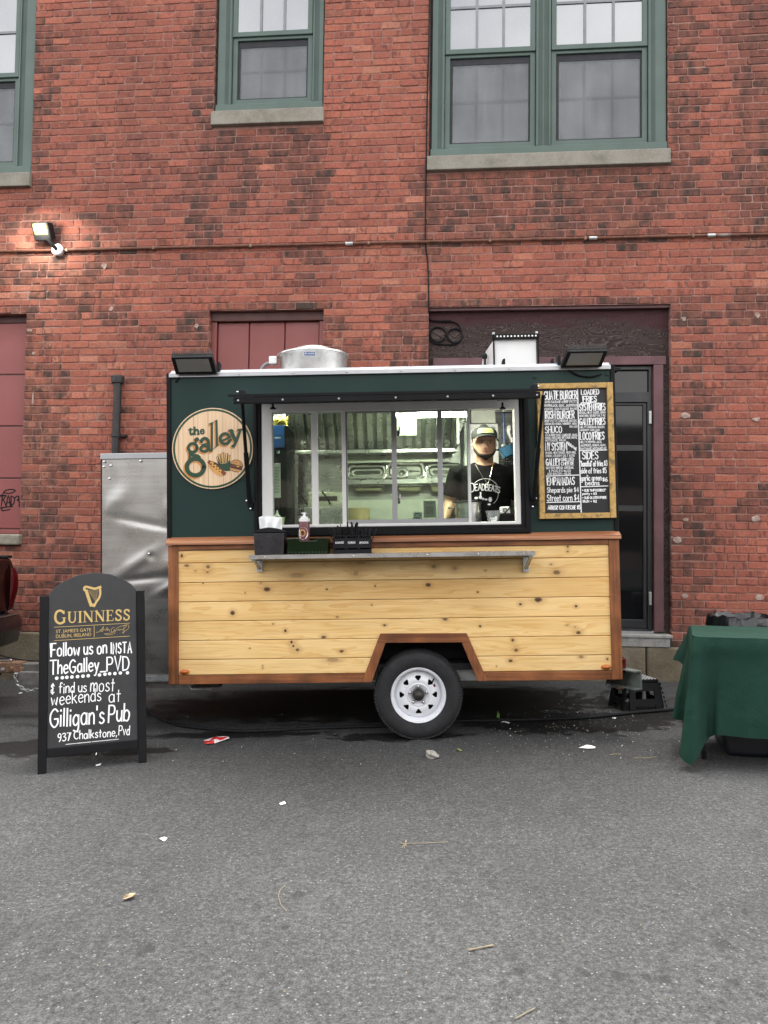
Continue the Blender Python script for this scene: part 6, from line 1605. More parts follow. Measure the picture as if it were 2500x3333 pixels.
# right end: cooler, rail with utensils, blue pot
fz_ = thing('chest_freezer', 'white upright freezer standing behind the cook', 'freezer', T.M)
a, b = T(1540, 1500, 1.25), T(1622, 1378, 1.25)
MB().box(a.x - .08, b.x, 1.25, 1.74, ZFL, b.z).build('freezer_body', M_WHITE, fz_, bevel=.012)
m = MB(); m.tube([T(1613 + 8.5 * math.cos(i * .4) - 9, 1393 + 3.2 * math.sin(i * .4), 1.246) for i in range(16)], .0018, 4); sans(m, "CEL", T, 1.247, (1597, 1395), (1611, 1395), 1391); m.build('badge', M_HUB, fz_)
MB().box(T(1534, 1345, 1.3).x, T(1612, 1345, 1.3).x, 1.3, 1.74, T(1570, 1377, 1.3).z, ZC - .002).build('wall_cupboard', plain('pale_cupboard', (.5, .52, .46), .4), tr)
for px, lb in ((1640, 'blue long-handled utensil hanging from the rail behind the cook'), (1672, 'short blue utensil hanging at the end of the kitchen rail')):
    ut = thing('hanging_utensil', lb, 'utensil', T.M, 'blue utensils hanging in the trailer'); p = T(px, 1346, 1.1); q = T(px + 1, 1445 if px < 1650 else 1425, 1.1)
    MB().tube([(p.x, 1.1, p.z), (q.x, 1.1, q.z)], .011, 8).build('handle', plain('blue_plastic', (.015, .07, .22), .35), ut, smooth=True)
    MB().tube([(p.x, 1.1, p.z), (p.x, 1.1, p.z + .03)], .006, 6).build('hook', M_CHROME, ut)
    MB().box(q.x - .022, q.x + .022, 1.09, 1.11, q.z - .05, q.z).build('blade', M_STEEL, ut, bevel=.004)
MB().tube([(T(1610, 1342, 1.1).x, 1.1, T(1650, 1342, 1.1).z), (xR - .06, 1.1, T(1650, 1342, 1.1).z)], .008, 8).build('hanging_rail', M_CHROME, tr)
pt = thing('blue_pot', 'small blue enamel pot hanging tilted behind the cook', 'pot', T.M @ Tf(*T(1652, 1470, 1.0), 0, 0, R(-22)))
MB().lathe([(.0, -.052), (.05, -.05), (.062, -.04), (.066, .05), (.07, .053), (.066, .056), (.06, .05)], (0, 0, 0), n=26, cap=False).build('pot_body', plain('blue_enamel', (.045, .14, .24), .3), pt, smooth=True)
MB().tube([(-.06, 0, .04), (-.1, 0, .06), (-.14, 0, .07)], .008, 6).build('pot_handle', M_BLACKM, pt)
MB().lathe([(.071, .051), (.071, .058)], n=26, cap=False).build('pot_rim', M_CHROME, pt, smooth=True)
lad = thing('spoon_rest', 'white plastic ladle hanging beside the blue pot', 'ladle', T.M)
q = [T(*p, 1.02) for p in ((1659, 1385), (1656, 1405), (1662, 1425), (1668, 1440))]; MB().tube(catmull([tuple(p) for p in q], 3), [.012, .016, .02, .018, .014, .012, .010, .009, .009, .009][:10], 8).build('ladle_handle', M_WHITE, lad, smooth=True)
rk = thing('wire_rack', 'black wire rack on the end wall behind the cook', 'rack', T.M)
m = MB()
for i in range(7): z = T(1660, 1490 + i * 8, .95).z; m.tube([(T(1645, 1500, .95).x, .95, z), (T(1690, 1500, .95).x, .95, z)], .004, 5)
for px in (1645, 1668, 1690): m.tube([T(px, 1485, .95), T(px, 1545, .95)], .004, 5)
m.build('wire_grid', M_BLACK, rk)
# on the inner sill: stock pot, cup, card reader
sp_ = thing('stock_pot', 'stainless stock pot with dark lid in front of the cook', 'stock pot', T.M)
a, b = T(1484, 1660, .17), T(1571, 1660, .17); r = (b.x - a.x) / 2; c = ((a.x + b.x) / 2, .17 + r, wz0 - .001)
ph = T(1530, 1638, .17).z - wz0
MB().lathe([(r, 0), (r, ph), (r + .006, ph + .002), (r + .006, ph + .008)], c, n=40).build('pot_body', M_STEEL, sp_, smooth=True)
MB().lathe([(r + .012, ph + .009), (r + .012, ph + .015), (r * .5, ph + .03), (0, ph + .034)], c, n=40).build('lid', M_BLACKM, sp_, smooth=True)
MB().tube([(c[0] - r, c[1], c[2] + ph - .03), (c[0] - r - .05, c[1], c[2] + ph - .03), (c[0] - r - .05, c[1] + .05, c[2] + ph - .03)], .007, 6).build('pot_handle', M_CHROME, sp_)
MB().lathe([(.012, ph + .034), (.022, ph + .05), (.022, ph + .06), (0, ph + .063)], c, n=16).build('lid_knob', M_BLACKM, sp_, smooth=True)
cu = thing('tip_cup', 'clear plastic tip cup with paper label on the window sill', 'cup', T.M)
p = T(1606, 1697, .09)
MB().lathe([(.038, 0), (.039, .003), (.056, .105), (.0595, .107), (.0595, .112), (.056, .112), (.037, .004), (0, .004)], (p.x, .10, wz0 + .001), n=32, cap=False).build('cup_wall', M_CUP, cu, smooth=True)
m = MB()
for i in range(7):
    a = R(-118 + i * 9.3)
    for z, r_ in ((.028, .0445), (.068, .0508)): m.v.append((p.x + r_ * math.cos(a), .10 + r_ * math.sin(a), wz0 + z))
m.f = [(2 * i, 2 * i + 2, 2 * i + 3, 2 * i + 1) for i in range(6)]; m.m = [0] * 6; m.build('label', M_PAPER, cu)
m = MB(); sans(m, "TIPS", T, .0475, (1598, 1686), (1612, 1686), 1679, .02); sans(m, "thank you", T, .0475, (1597, 1692), (1613, 1692), 1688.5); m.build('lettering', M_HUB, cu)
cr_ = thing('card_reader', 'white card reader with a black square mark beside the tip cup', 'card reader', T.M)
a, b = T(1629, 1672, .2), T(1662, 1648, .2)
MB().hexa([(a.x, .2, a.z), (b.x, .2, a.z), (b.x, .26, a.z - .0), (a.x, .26, a.z - .0), (a.x, .215, b.z), (b.x, .215, b.z), (b.x, .26, b.z), (a.x, .26, b.z)]).build('reader_body', M_WHITE, cr_, bevel=.008)
m = MB(); ca = T(1644, 1660, .2); 
for s_, y_ in ((.0125, .2035),): ribbon(m, [(ca.x - s_, ca.z - s_), (ca.x + s_, ca.z - s_), (ca.x + s_, ca.z + s_), (ca.x - s_, ca.z + s_), (ca.x - s_, ca.z - s_)], .005, lambda a, b: (a, .1985 + (b - ca.z + .03) * .25, b))
m.add([(ca.x - .004, .2045, ca.z - .004), (ca.x + .004, .2045, ca.z - .004), (ca.x + .004, .2065, ca.z + .004), (ca.x - .004, .2065, ca.z + .004)], [(0, 1, 2, 3)]); m.build('square_mark', M_BLACK, cr_)
MB().box(a.x - .01, b.x + .05, .18, .3, wz0 - .001, a.z - .001).build('reader_stand', M_BLACKM, cr_, bevel=.01)
q = [T(*p, .16) for p in ((1628, 1676), (1645, 1668), (1662, 1650), (1674, 1647))]; MB().tube(catmull([tuple(v) for v in q], 4), .005, 6).build('reader_cable', M_BLACK, cr_, smooth=True)
# ================================================================ THE COOK
PD = .46
hx = T(1577, 1440, PD).x
hz = lambda py: T(1577, py, PD).z
tx = lambda px, d=PD: T(px, 1500, d).x
cook = thing('person', 'person in black T-shirt and dark cap standing at the open serving window', 'person', T.M)
HS = 1.13
WID = 1.09
zch = hz(1494)                                   # chin
RG = [(-.004, .026, -.066, -.02), (.006, .042, -.083, .0), (.022, .057, -.089, .03), (.045, .066, -.090, .06), (.075, .072, -.091, .08), (.105, .075, -.089, .092), (.13, .077, -.090, .098), (.155, .078, -.091, .10), (.18, .076, -.086, .098), (.205, .067, -.072, .086), (.225, .046, -.045, .06), (.236, .012, -.01, .015)]
def head_pt(phi, z, off=0.0):
    """phi 0 = straight ahead (-Y), positive towards +X"""
    zz0 = z; z = min(max(z, RG[0][0]), RG[-1][0])
    for a, b in zip(RG, RG[1:]):
        if a[0] <= z <= b[0]: break
    t = (z - a[0]) / (b[0] - a[0]); w_, f_, k_ = (a[i] + (b[i] - a[i]) * t for i in (1, 2, 3)); w_ *= WID
    c_, h_ = (f_ + k_) / 2, (k_ - f_) / 2
    s_, q_ = math.sin(phi), math.cos(phi); e = .85
    x = w_ * math.copysign(abs(s_) ** e, s_); y = c_ - h_ * math.copysign(abs(q_) ** e, q_)
    n = Vector((s_, -q_, 0))
    return Vector((hx + (x + n.x * off) * HS, PD + (y + n.y * off) * HS, zch + (z if zz0 > z else zz0 if zz0 < RG[0][0] else z) * HS))
bd = MB()
def loft(m, rings):
    n = len(rings[0]); s0 = len(m.v)
    for r_ in rings: m.v += [tuple(p) for p in r_]
    f = []
    for k in range(len(rings) - 1):
        for i in range(n): f.append((s0 + k * n + i, s0 + k * n + (i + 1) % n, s0 + (k + 1) * n + (i + 1) % n, s0 + (k + 1) * n + i))
    f.append(tuple(s0 + i for i in range(n - 1, -1, -1))); f.append(tuple(s0 + (len(rings) - 1) * n + i for i in range(n)))
    m.f += f; m.m += [0] * len(f)
loft(bd, [[head_pt(2 * math.pi * i / 28, r_[0]) for i in range(28)] for r_ in RG])
H = lambda x, y, z: Vector((hx + x * HS, PD + y * HS, zch + z * HS))
# nose, brow, lips, chin, ears
bd.hexa([H(-.018, -.085, .070), H(.018, -.085, .070), H(.010, -.07, .07), H(-.010, -.07, .07), H(-.006, -.088, .118), H(.006, -.088, .118), H(.006, -.07, .118), H(-.006, -.07, .118)])
bd.hexa([H(-.016, -.106, .070), H(.016, -.106, .070), H(.018, -.08, .066), H(-.018, -.08, .066), H(-.006, -.094, .112), H(.006, -.094, .112), H(.007, -.08, .115), H(-.007, -.08, .115)])
for s_ in (-1, 1):
    bd.lathe([(.001, -.012), (.016, -.008), (.018, 0), (.012, .008), (.001, .01)], H(s_ * .084, .012, .105), 'x', 12)
def ring_e(cx, cy, cz, rx, ry, n=24, tilt=0.0):
    return [Vector((cx + rx * math.sin(2 * math.pi * i / n), cy - ry * math.cos(2 * math.pi * i / n), cz - tilt * math.cos(2 * math.pi * i / n))) for i in range(n)]
zs1, zs2 = hz(1505), hz(1540)
loft(bd, [ring_e(hx, PD + .015, zch + .03, .074, .07), ring_e(hx, PD + .02, zch - .02, .074, .07), ring_e(hx, PD + .025, zs1 - .01, .072, .07), ring_e(hx, PD + .03, zs2, .10, .085)])
tor = [(1508, .10, .07), (1516, .16, .085), (1528, .205, .10), (1548, .225, .115), (1585, .215, .13), (1630, .205, .128), (1680, .2, .125), (1740, .205, .13), (1800, .2, .125), (1850, .15, .1)]
loft(bd, [ring_e(hx, PD + .03, hz(a), b, c) for a, b, c in tor])
def limb(m, pts, rs, n=14): m.tube(catmull([tuple(p) for p in pts], 4), [x for x, in catmull([(r_,) for r_ in rs], 4)], n)
SHL, SHR = Vector((tx(1489), PD + .03, hz(1540))), Vector((tx(1670), PD + .03, hz(1540)))
ELL, WRL = Vector((tx(1464), PD + .05, hz(1632))), Vector((T(1444, 1700, .30).x, .30, hz(1706)))
ELR, WRR = Vector((tx(1704), PD + .10, hz(1640))), Vector((T(1688, 1700, .32).x, .32, hz(1716)))
for a, b, c in ((SHL, ELL, WRL), (SHR, ELR, WRR)):
    limb(bd, [a, a.lerp(b, .5), b, b.lerp(c, .35), c], [.066, .060, .05, .05, .033])
    dirn = (c - b).normalized(); side = dirn.cross(Vector((0, 0, 1))).normalized(); pal = c + dirn * .05
    bd.tube([c - dirn * .01, c + dirn * .03, c + dirn * .085], [.03, .038, .036], 10)
    for k, L in enumerate((.068, .078, .072, .056)):
        o = c + dirn * .075 + side * (-.030 + .02 * k); kn = o + dirn * L * .5; bd.tube([o, kn, kn + dirn * L * .35 + Vector((0, 0, -.03))], [.0098, .009, .008], 8)
    o = c + dirn * .03 + side * -.035; bd.tube([o, o + dirn * .035 + side * -.02, o + dirn * .065 + side * -.022], [.012, .011, .009], 8)
for s_ in (-1, 1):
    hp = Vector((hx + s_ * .10, PD + .03, hz(1835))); kn = Vector((hx + s_ * .11, PD + .01, (hz(1835) + ZFL) / 2)); an = Vector((hx + s_ * .11, PD + .04, ZFL + .07))
    limb(bd, [hp, hp.lerp(kn, .5), kn, kn.lerp(an, .5), an], [.098, .085, .06, .058, .042])
    bd.tube([an + Vector((0, .03, -.03)), an + Vector((0, -.09, -.035)), an + Vector((0, -.19, -.045))], [.042, .042, .025], 10)
bo = bd.build('body', M_SKIN, cook, smooth=True)
rm = bo.modifiers.new('remesh', 'REMESH'); rm.mode = 'VOXEL'; rm.voxel_size = .0065; rm.use_smooth_shade = True
smd = bo.modifiers.new('smooth', 'SMOOTH'); smd.factor = .5; smd.iterations = 3
# T-shirt
sh_ = MB()
col_r = [Vector((hx + .082 * math.sin(2 * math.pi * i / 24), PD + .022 - .085 * math.cos(2 * math.pi * i / 24), hz(1503) - (.045 if math.cos(2 * math.pi * i / 24) > 0 else .0) * math.cos(2 * math.pi * i / 24) ** 2)) for i in range(24)]
loft(sh_, [col_r] + [ring_e(hx, PD + .03, hz(a), b + .012, c + .014) for a, b, c in tor[1:9]])
for a, b in ((SHL, ELL), (SHR, ELR)):
    e = a.lerp(b, .80)
    sh_.tube([a + Vector((.05 if a is SHL else -.05, 0, .012)), a + Vector((0, 0, .004)), a.lerp(b, .4), e], [.072, .083, .080, .077], 18)
so = sh_.build('tshirt', M_SHIRT, cook, smooth=True)
rm = so.modifiers.new('remesh', 'REMESH'); rm.mode = 'VOXEL'; rm.voxel_size = .009; rm.use_smooth_shade = True
smd = so.modifiers.new('smooth', 'SMOOTH'); smd.factor = .5; smd.iterations = 4
tex = bpy.data.textures.new('cloth_folds', 'CLOUDS'); tex.noise_scale = .09
dsp = so.modifiers.new('folds', 'DISPLACE'); dsp.texture = tex; dsp.strength = .014; dsp.mid_level = .5; dsp.texture_coords = 'LOCAL'
tro = MB()
loft(tro, [ring_e(hx, PD + .03, hz(a), b, c) for a, b, c in ((1770, .214, .14), (1820, .212, .138), (1850, .19, .125))])
for s_ in (-1, 1):
    hp = Vector((hx + s_ * .10, PD + .03, hz(1835))); kn = Vector((hx + s_ * .11, PD + .01, (hz(1835) + ZFL) / 2)); an = Vector((hx + s_ * .11, PD + .04, ZFL + .08))
    limb(tro, [hp, hp.lerp(kn, .5), kn, an], [.108, .096, .076, .066])
tr_o = tro.build('trousers', M_JEANS, cook, smooth=True)
rm = tr_o.modifiers.new('remesh', 'REMESH'); rm.mode = 'VOXEL'; rm.voxel_size = .014; rm.use_smooth_shade = True
# eyes, brows, lips
for s_ in (-1, 1):
    c = H(s_ * .031, -.0865, .1085)
    e = MB().lathe([(.0001, -.009), (.008, -.006), (.0105, 0), (.008, .006), (.0001, .009)], (0, 0, 0), n=14).build('eye', plain('eye_white', (.5, .46, .42), .2), cook, smooth=True); e.location = c; e.scale = (1.4, .55, .5)
    i_ = MB().lathe([(.0062, 0), (.005, .0016), (0, .002)], (0, 0, 0), 'y', 12).build('iris', M_HAIR, cook, smooth=True); i_.location = c + Vector((0, -.0054, .0005))
    MB().tube([H(s_ * .015, -.0975, .1215), H(s_ * .030, -.097, .1265), H(s_ * .046, -.087, .1225)], [.0018, .0026, .0012], 6).build('eyebrow', M_HAIR, cook, smooth=True)
M_LIP = plain('lips', (.26, .095, .075), .45)
MB().tube([H(-.025, -.0915, .0455), H(-.009, -.0985, .0490), H(0, -.099, .0475), H(.009, -.0985, .0490), H(.025, -.0915, .0455)], [.001, .0032, .003, .0032, .001], 8).build('lips', M_LIP, cook, smooth=True)
MB().tube([H(-.022, -.0915, .0435), H(0, -.0985, .0395), H(.022, -.0915, .0435)], [.001, .0042, .001], 8).build('lips', M_LIP, cook, smooth=True)
# chin-strap beard with sideburns
m = MB(); n = 32; K = 6
for i in range(n + 1):
    ph = R(-98 + 196 * i / n); k = min(1, abs(ph) / R(100)); zl = -.014 * (1 - k) - .004 + .075 * k ** 2.6 + .02 * max(0, k - .9) * 10; zh = .024 + .020 * min(1, abs(ph) / R(55)) ** 2 + .062 * max(0, k - .45) / .55
    for j in range(K + 1): m.v.append(tuple(head_pt(ph, zl + (zh - zl) * j / K, .0035 * math.sin(math.pi * (j + .35) / (K + .7)) + U(0, .0024))))
m.f = [(i * (K + 1) + j, (i + 1) * (K + 1) + j, (i + 1) * (K + 1) + j + 1, i * (K + 1) + j + 1) for i in range(n) for j in range(K)]; m.m = [0] * len(m.f)
# underside of the jaw
b0 = len(m.v)
for i in range(n + 1):
    ph = R(-98 + 196 * i / n); k = min(1, abs(ph) / R(100)); p = head_pt(ph, -.006 + .085 * k ** 2.6, 0.001); q = Vector((hx, PD, zch)) ; m.v.append(tuple(p.lerp(Vector((hx + (p.x - hx) * .75, PD - .02, p.z - .004)), .5)))
m.f += [(i * (K + 1), b0 + i, b0 + i + 1, (i + 1) * (K + 1)) for i in range(n)]; m.m = [0] * len(m.f)
m.build('beard', M_HAIR, cook, smooth=True)
m = MB()
loft(m, [[head_pt(R(92) + R(176) * i / 27, z, .004) for i in range(28)] for z in (.06, .09, .125, .15)])
m.build('hair', M_HAIR, cook, smooth=True)
# cap
cp_o = node('cap', cook)
M_CAPC = plain('charcoal_cap', (.009, .0115, .0105), .85, 0, .15, 20, .2)
m = MB(); CR = [(.152, .008), (.165, .011), (.185, .013), (.205, .015), (.222, .017), (.234, .019)]
rings = [[head_pt(2 * math.pi * i / 28, z, o) for i in range(28)] for z, o in CR] + [[Vector((hx + .018 * math.sin(2 * math.pi * i / 28), PD + .004 - .018 * math.cos(2 * math.pi * i / 28), zch + .256 * HS)) for i in range(28)]]
loft(m, rings); m.build('cap_crown', M_CAPC, cp_o, smooth=True)
m = MB(); nu, nv = 18, 6
for t_ in (0, -.005):
    for j in range(nv + 1):
        for i in range(nu + 1):
            u, v = -1 + 2 * i / nu, j / nv
            a = u * R(66); base = head_pt(a, .152, .010); L = .052 * HS * (1 - .25 * u * u)
            m.v.append((base.x + math.sin(a) * L * .25 * v, base.y - L * v * (1 - .35 * abs(u) ** 3), base.z + t_ + .018 - .040 * abs(u) ** 2.2 - .010 * v - .006 * v * v))
o2 = (nu + 1) * (nv + 1)
for o, fl in ((0, 0), (o2, 1)):
    for j in range(nv):
        for i in range(nu):
            f = (o + j * (nu + 1) + i, o + j * (nu + 1) + i + 1, o + (j + 1) * (nu + 1) + i + 1, o + (j + 1) * (nu + 1) + i); m.f.append(f[::-1] if fl else f)
for i in range(nu): a = nv * (nu + 1) + i; m.f.append((a, a + 1, a + 1 + o2, a + o2))
m.m = [0] * len(m.f); m.build('visor', M_CAPC, cp_o, smooth=True)
m = MB(); nu, nv = 10, 4
for j in range(nv + 1):
    for i in range(nu + 1): m.v.append(tuple(head_pt(R(-34 + 68 * i / nu), .178 + .040 * j / nv, .0165 + .002 * j / nv)))
m.f = [(j * (nu + 1) + i, j * (nu + 1) + i + 1, (j + 1) * (nu + 1) + i + 1, (j + 1) * (nu + 1) + i) for j in range(nv) for i in range(nu)]; m.m = [0] * len(m.f)
m.build('cap_patch', plain('pale_patch', (.24, .30, .14), .8, 0, .1, 30), cp_o, smooth=True)
m = MB()
for i in range(6):
    a = -24 + 8 * i
    m.add([tuple(head_pt(R(a), .188, .0195)), tuple(head_pt(R(a + 5.5), .188, .0195)), tuple(head_pt(R(a + 5.5), .207, .0205)), tuple(head_pt(R(a), .207, .0205))], [(0, 1, 2, 3)])
m.build('patch_print', plain('yellow_print', (.42, .38, .08), .6), cp_o)
# print and chains follow the shirt's surface
bpy.context.view_layer.update()
dg = bpy.context.evaluated_depsgraph_get()
bv = BVHTree.FromObject(so, dg)
def on_shirt(px, py, off):
    a = Vector((T(px, py, PD - .1).x, -.4, T(px, py, PD - .1).z)); h = bv.ray_cast(a, Vector((0, 1, 0)))[0]
    y = h.y if h is not None else PD - .1
    return (a.x, y - off, a.z)
sm = lambda a, b: (1380 + a / 4.366, 1280 + b / 4.366)
pr2 = MB()
def sstr(pts, wpx, off=.0035):
    q = []
    for a, b in zip(pts, pts[1:]):
        k = max(1, int(math.hypot(b[0] - a[0], b[1] - a[1]) / 14)); q += [(a[0] + (b[0] - a[0]) * i / k, a[1] + (b[1] - a[1]) * i / k) for i in range(k)]
    q.append(pts[-1])
    ribbon(pr2, [(a, -b) for a, b in q], wpx, lambda a, b: on_shirt(*sm(a, -b), off))
for (ch, x, yb, h_, w_, rot) in (("D", 668, 1402, 125, 50, -.1), ("E", 728, 1384, 88, 34, -.1), ("A", 772, 1380, 88, 44, -.06), ("D", 824, 1380, 88, 38, 0), ("B", 872, 1384, 92, 38, .05), ("E", 920, 1386, 84, 32, .08), ("A", 955, 1390, 84, 40, .1), ("T", 1000, 1404, 84, 40, .15), ("S", 1036, 1412, 84, 36, .2)):
    gw, st = strokes_of(ch)
    for s_ in st: sstr([(x + a * w_ / gw + math.sin(rot) * -b * h_ * -.5, yb - b * h_ + rot * a * w_ / gw) for a, b in s_], 13)
sstr([(867 + 205 * math.cos(R(t_)), 1420 - 205 * math.sin(R(t_))) for t_ in range(140, 29, -6)], 6); sstr([(867 + 190 * math.cos(R(t_)), 1420 - 190 * math.sin(R(t_))) for t_ in range(-2, -56, -6)], 5)
for cx, cy, rx, ry in ((742, 1488, 26, 16), (800, 1480, 24, 26), (838, 1502, 20, 16), (880, 1510, 22, 14), (940, 1510, 26, 36), (925, 1580, 24, 12)):
    c = [on_shirt(*sm(cx + rx * math.cos(i * .628), cy + ry * math.sin(i * .628)), .0035) for i in range(10)]; pr2.add(c, [tuple(range(9, -1, -1))])
sstr([(803, 1412), (803, 1470)], 20)
pr2.build('shirt_print', M_CHALK, so)
nk = MB()
for pts in (((735, 1000), (790, 1110), (850, 1215), (903, 1290)), ((972, 1055), (950, 1150), (925, 1240), (903, 1290))):
    q = [on_shirt(*sm(a, b), .006) for a, b in catmull(pts, 6)]; nk.tube(q, .0028, 6)
nk.tube([on_shirt(*sm(903, 1288), .008), on_shirt(*sm(903, 1308), .008)], .005, 6)
nk.build('necklace', plain('silver_chain', (.7, .68, .62), .25, .9), so)
nb = BVHTree.FromObject(bo, dg)
q = []
for a, b in ((975, 960), (985, 990), (975, 1020), (972, 1055)):
    px, py = sm(a, b); o = Vector((T(px, py, PD - .06).x, -.4, T(px, py, PD - .06).z)); h = nb.ray_cast(o, Vector((0, 1, 0)))[0]; h2 = bv.ray_cast(o, Vector((0, 1, 0)))[0]
    y = min([v.y for v in (h, h2) if v is not None] or [PD]); q.append((o.x, y - .004, o.z))
MB().tube(q, .004, 6).build('necklace', plain('gold_chain', (.7, .5, .12), .25, .9), cook)

# ================================================================ ON THE COUNTER
Cz = szt + .0005
nd = thing('napkin_dispenser', 'black napkin dispenser with a white tissue sticking out on the counter', 'napkin dispenser', T.M)
a, b = T(828, 1800, -.24), T(923, 1733, -.24)
MB().hexa([(a.x, -.24, Cz), (b.x, -.24, Cz), (b.x + .0, -.06, Cz), (a.x, -.06, Cz), (a.x - .006, -.24, b.z), (b.x + .006, -.24, b.z), (b.x + .006, -.06, b.z), (a.x - .006, -.06, b.z)]).build('case', plain('black_gloss_plastic', (.018, .017, .02), .3, 0, .15, 6), nd, bevel=.008)
m = MB(); n = 10
for y in (-.248, -.052):
    for i in range(n + 1): t_ = i / n; m.v.append((a.x - .012 + (b.x - a.x + .024) * t_, y, b.z + .002 + .036 * math.sin(math.pi * t_) ** .8))
m.f = [(i, i + 1, n + 2 + i, n + 1 + i) for i in range(n)] + [tuple(range(n, -1, -1)), tuple(range(n + 1, 2 * n + 2)), (0, n + 1, 2 * n + 1, n)]; m.m = [0] * len(m.f)
m.build('lid', M_BLACKM, nd, bevel=.003)
p = T(875, 1745, -.24); MB().box(p.x - .02, p.x + .02, -.2425, -.2405, p.z - .01, p.z + .004).build('latch', M_HUB, nd, bevel=.002)
m = MB(); q = [T(*v, -.15) for v in ((848, 1727), (918, 1727))]; t0, t1 = T(841, 1686, -.15), T(919, 1686, -.15); nx, nz_ = 14, 8; zt2 = T(880, 1677, -.15).z
for j in range(nz_ + 1):
    v = j / nz_
    for i in range(nx + 1):
        u = i / nx; x = (q[0].x + (q[1].x - q[0].x) * u) * (1 - v) + (t0.x + (t1.x - t0.x) * u) * v
        z = q[0].z + (zt2 - q[0].z) * v * (.86 + .14 * math.sin(math.pi * min(1, u * 1.3)))
        m.v.append((x, -.15 + .018 * math.sin(9 * u + 3 * v) * v + .012 * math.sin(17 * u - 4 * v) + .05 * (v ** 3) * math.sin(3 * u), z))
m.f = [(j * (nx + 1) + i, j * (nx + 1) + i + 1, (j + 1) * (nx + 1) + i + 1, (j + 1) * (nx + 1) + i) for j in range(nz_) for i in range(nx)]; m.m = [0] * len(m.f)
tt = m.build('tissue', M_TISSUE, nd, smooth=True); sd_ = tt.modifiers.new('solid', 'SOLIDIFY'); sd_.thickness = .002
# green basket
gb = thing('condiment_basket', 'dark green translucent plastic basket between dispenser and cutlery caddy', 'basket', T.M)
a, b = T(936, 1802, -.25), T(1066, 1752, -.25); D0, D1 = -.25, -.05; zt3 = b.z
for lab_, mb_ in (('front_wall', MB().sheet(a.x, b.x, Cz, zt3, [(a.x + .09, b.x - .075, zt3 - .022, zt3 + .1)], D0, D0 + .004)), ('rear_wall', MB().box(a.x, b.x, D1 - .004, D1, Cz, zt3)),
    ('end_wall', MB().box(a.x, a.x + .004, D0 + .0041, D1 - .0041, Cz, zt3)), ('end_wall', MB().box(b.x - .004, b.x, D0 + .0041, D1 - .0041, Cz, zt3)), ('base', MB().box(a.x + .0041, b.x - .0041, D0 + .0041, D1 - .0041, Cz, Cz + .004))): mb_.build(lab_, M_GREENCLEAR, gb)
m = MB(); m.tube([(a.x - .004, D0 - .003, zt3), (a.x + .085, D0 - .003, zt3), (a.x + .095, D0 - .003, zt3 - .02), (b.x - .08, D0 - .003, zt3 - .02), (b.x - .07, D0 - .003, zt3), (b.x + .004, D0 - .003, zt3), (b.x + .004, D1 + .003, zt3), (a.x - .004, D1 + .003, zt3)], .005, 6, closed=True); m.build('rim', plain('dark_green_rim', (.02, .035, .018), .25), gb, smooth=True)
m = MB()
for i in range(12): x = a.x + .012 + i * (b.x - a.x - .024) / 11; m.box(x - .006, x + .006, D0 - .002, D0 - .0002, Cz + .008, Cz + .02)
for z in (Cz + .03, Cz + .045, Cz + .06, Cz + .075): m.box(b.x + .0002, b.x + .003, D0 + .03, D1 - .03, z, z + .006); m.box(a.x - .003, a.x - .0002, D0 + .03, D1 - .03, z, z + .006)
m.build('moulded_rib', plain('dark_green_rib', (.016, .03, .014), .3), gb)
pk = thing('sauce_packet', 'green sauce packet with white top standing in the basket', 'packet', T.M)
p0_, p1_ = T(1035, 1790, -.22), T(1053, 1752, -.22)
MB().box(p0_.x, p1_.x, -.226, -.215, Cz + .0045, p1_.z - .012).build('packet_body', plain('green_packet', (.07, .17, .02), .4), pk, bevel=.004)
MB().box(p0_.x, p1_.x, -.225, -.216, p1_.z - .0115, p1_.z).build('packet_top', M_WHITE, pk, bevel=.003)
kb = thing('ketchup_bottle', 'red squeeze bottle with white nozzle and round label in the green basket', 'squeeze bottle', T.M)
a2, b2 = T(974, 1790, -.17), T(1008, 1700, -.17); r = (b2.x - a2.x) / 2; cx = (a2.x + b2.x) / 2; z0 = Cz + .0045
zc = T(990, 1698, -.17).z - z0; zc2 = T(990, 1687, -.17).z - z0; ztp = T(990, 1668, -.17).z - z0
MB().lathe([(r * .9, 0), (r, .008), (r, zc - .006), (r * .97, zc)], (cx, -.17, z0), n=32).build('bottle_body', plain('sauce_maroon', (.15, .045, .05), .35, 0, .1, 5), kb, smooth=True)
MB().lathe([(r * 1.02, zc + .0005), (r * 1.02, zc2 - .002), (r * .7, zc2), (r * .68, zc2 + .012), (r * .3, zc2 + .014), (r * .18, ztp)], (cx, -.17, z0), n=32).build('nozzle_cap', M_WHITE, kb, smooth=True)
MB().tube([(cx - .022, -.17, z0 + ztp - .006), (cx + .018, -.17, z0 + ztp - .006)], .004, 8).build('tip_cover', M_WHITE, kb, smooth=True)
def disc_on(r0, rx, mat, nm, off, dx=0, dz=0):
    m = MB(); n = 24
    lc = T(986, 1736, -.17 - r)
    for i in range(n):
        x = lc.x + dx + rx * .82 * math.cos(2 * math.pi * i / n); z = lc.z + dz + rx * math.sin(2 * math.pi * i / n); u = max(-r * .98, min(r * .98, x - cx))
        m.v.append((cx + u, -.17 - math.sqrt((r + off) ** 2 - u * u), z))
    m.f = [tuple(range(n))]; m.m = [0]; return m.build(nm, mat, kb)
disc_on(0, .046, M_WHITE, 'label', .0012); disc_on(0, .028, M_BUN, 'label_print', .002, -.003, .004); disc_on(0, .012, M_INK, 'label_mark', .0028, -.005, .006)
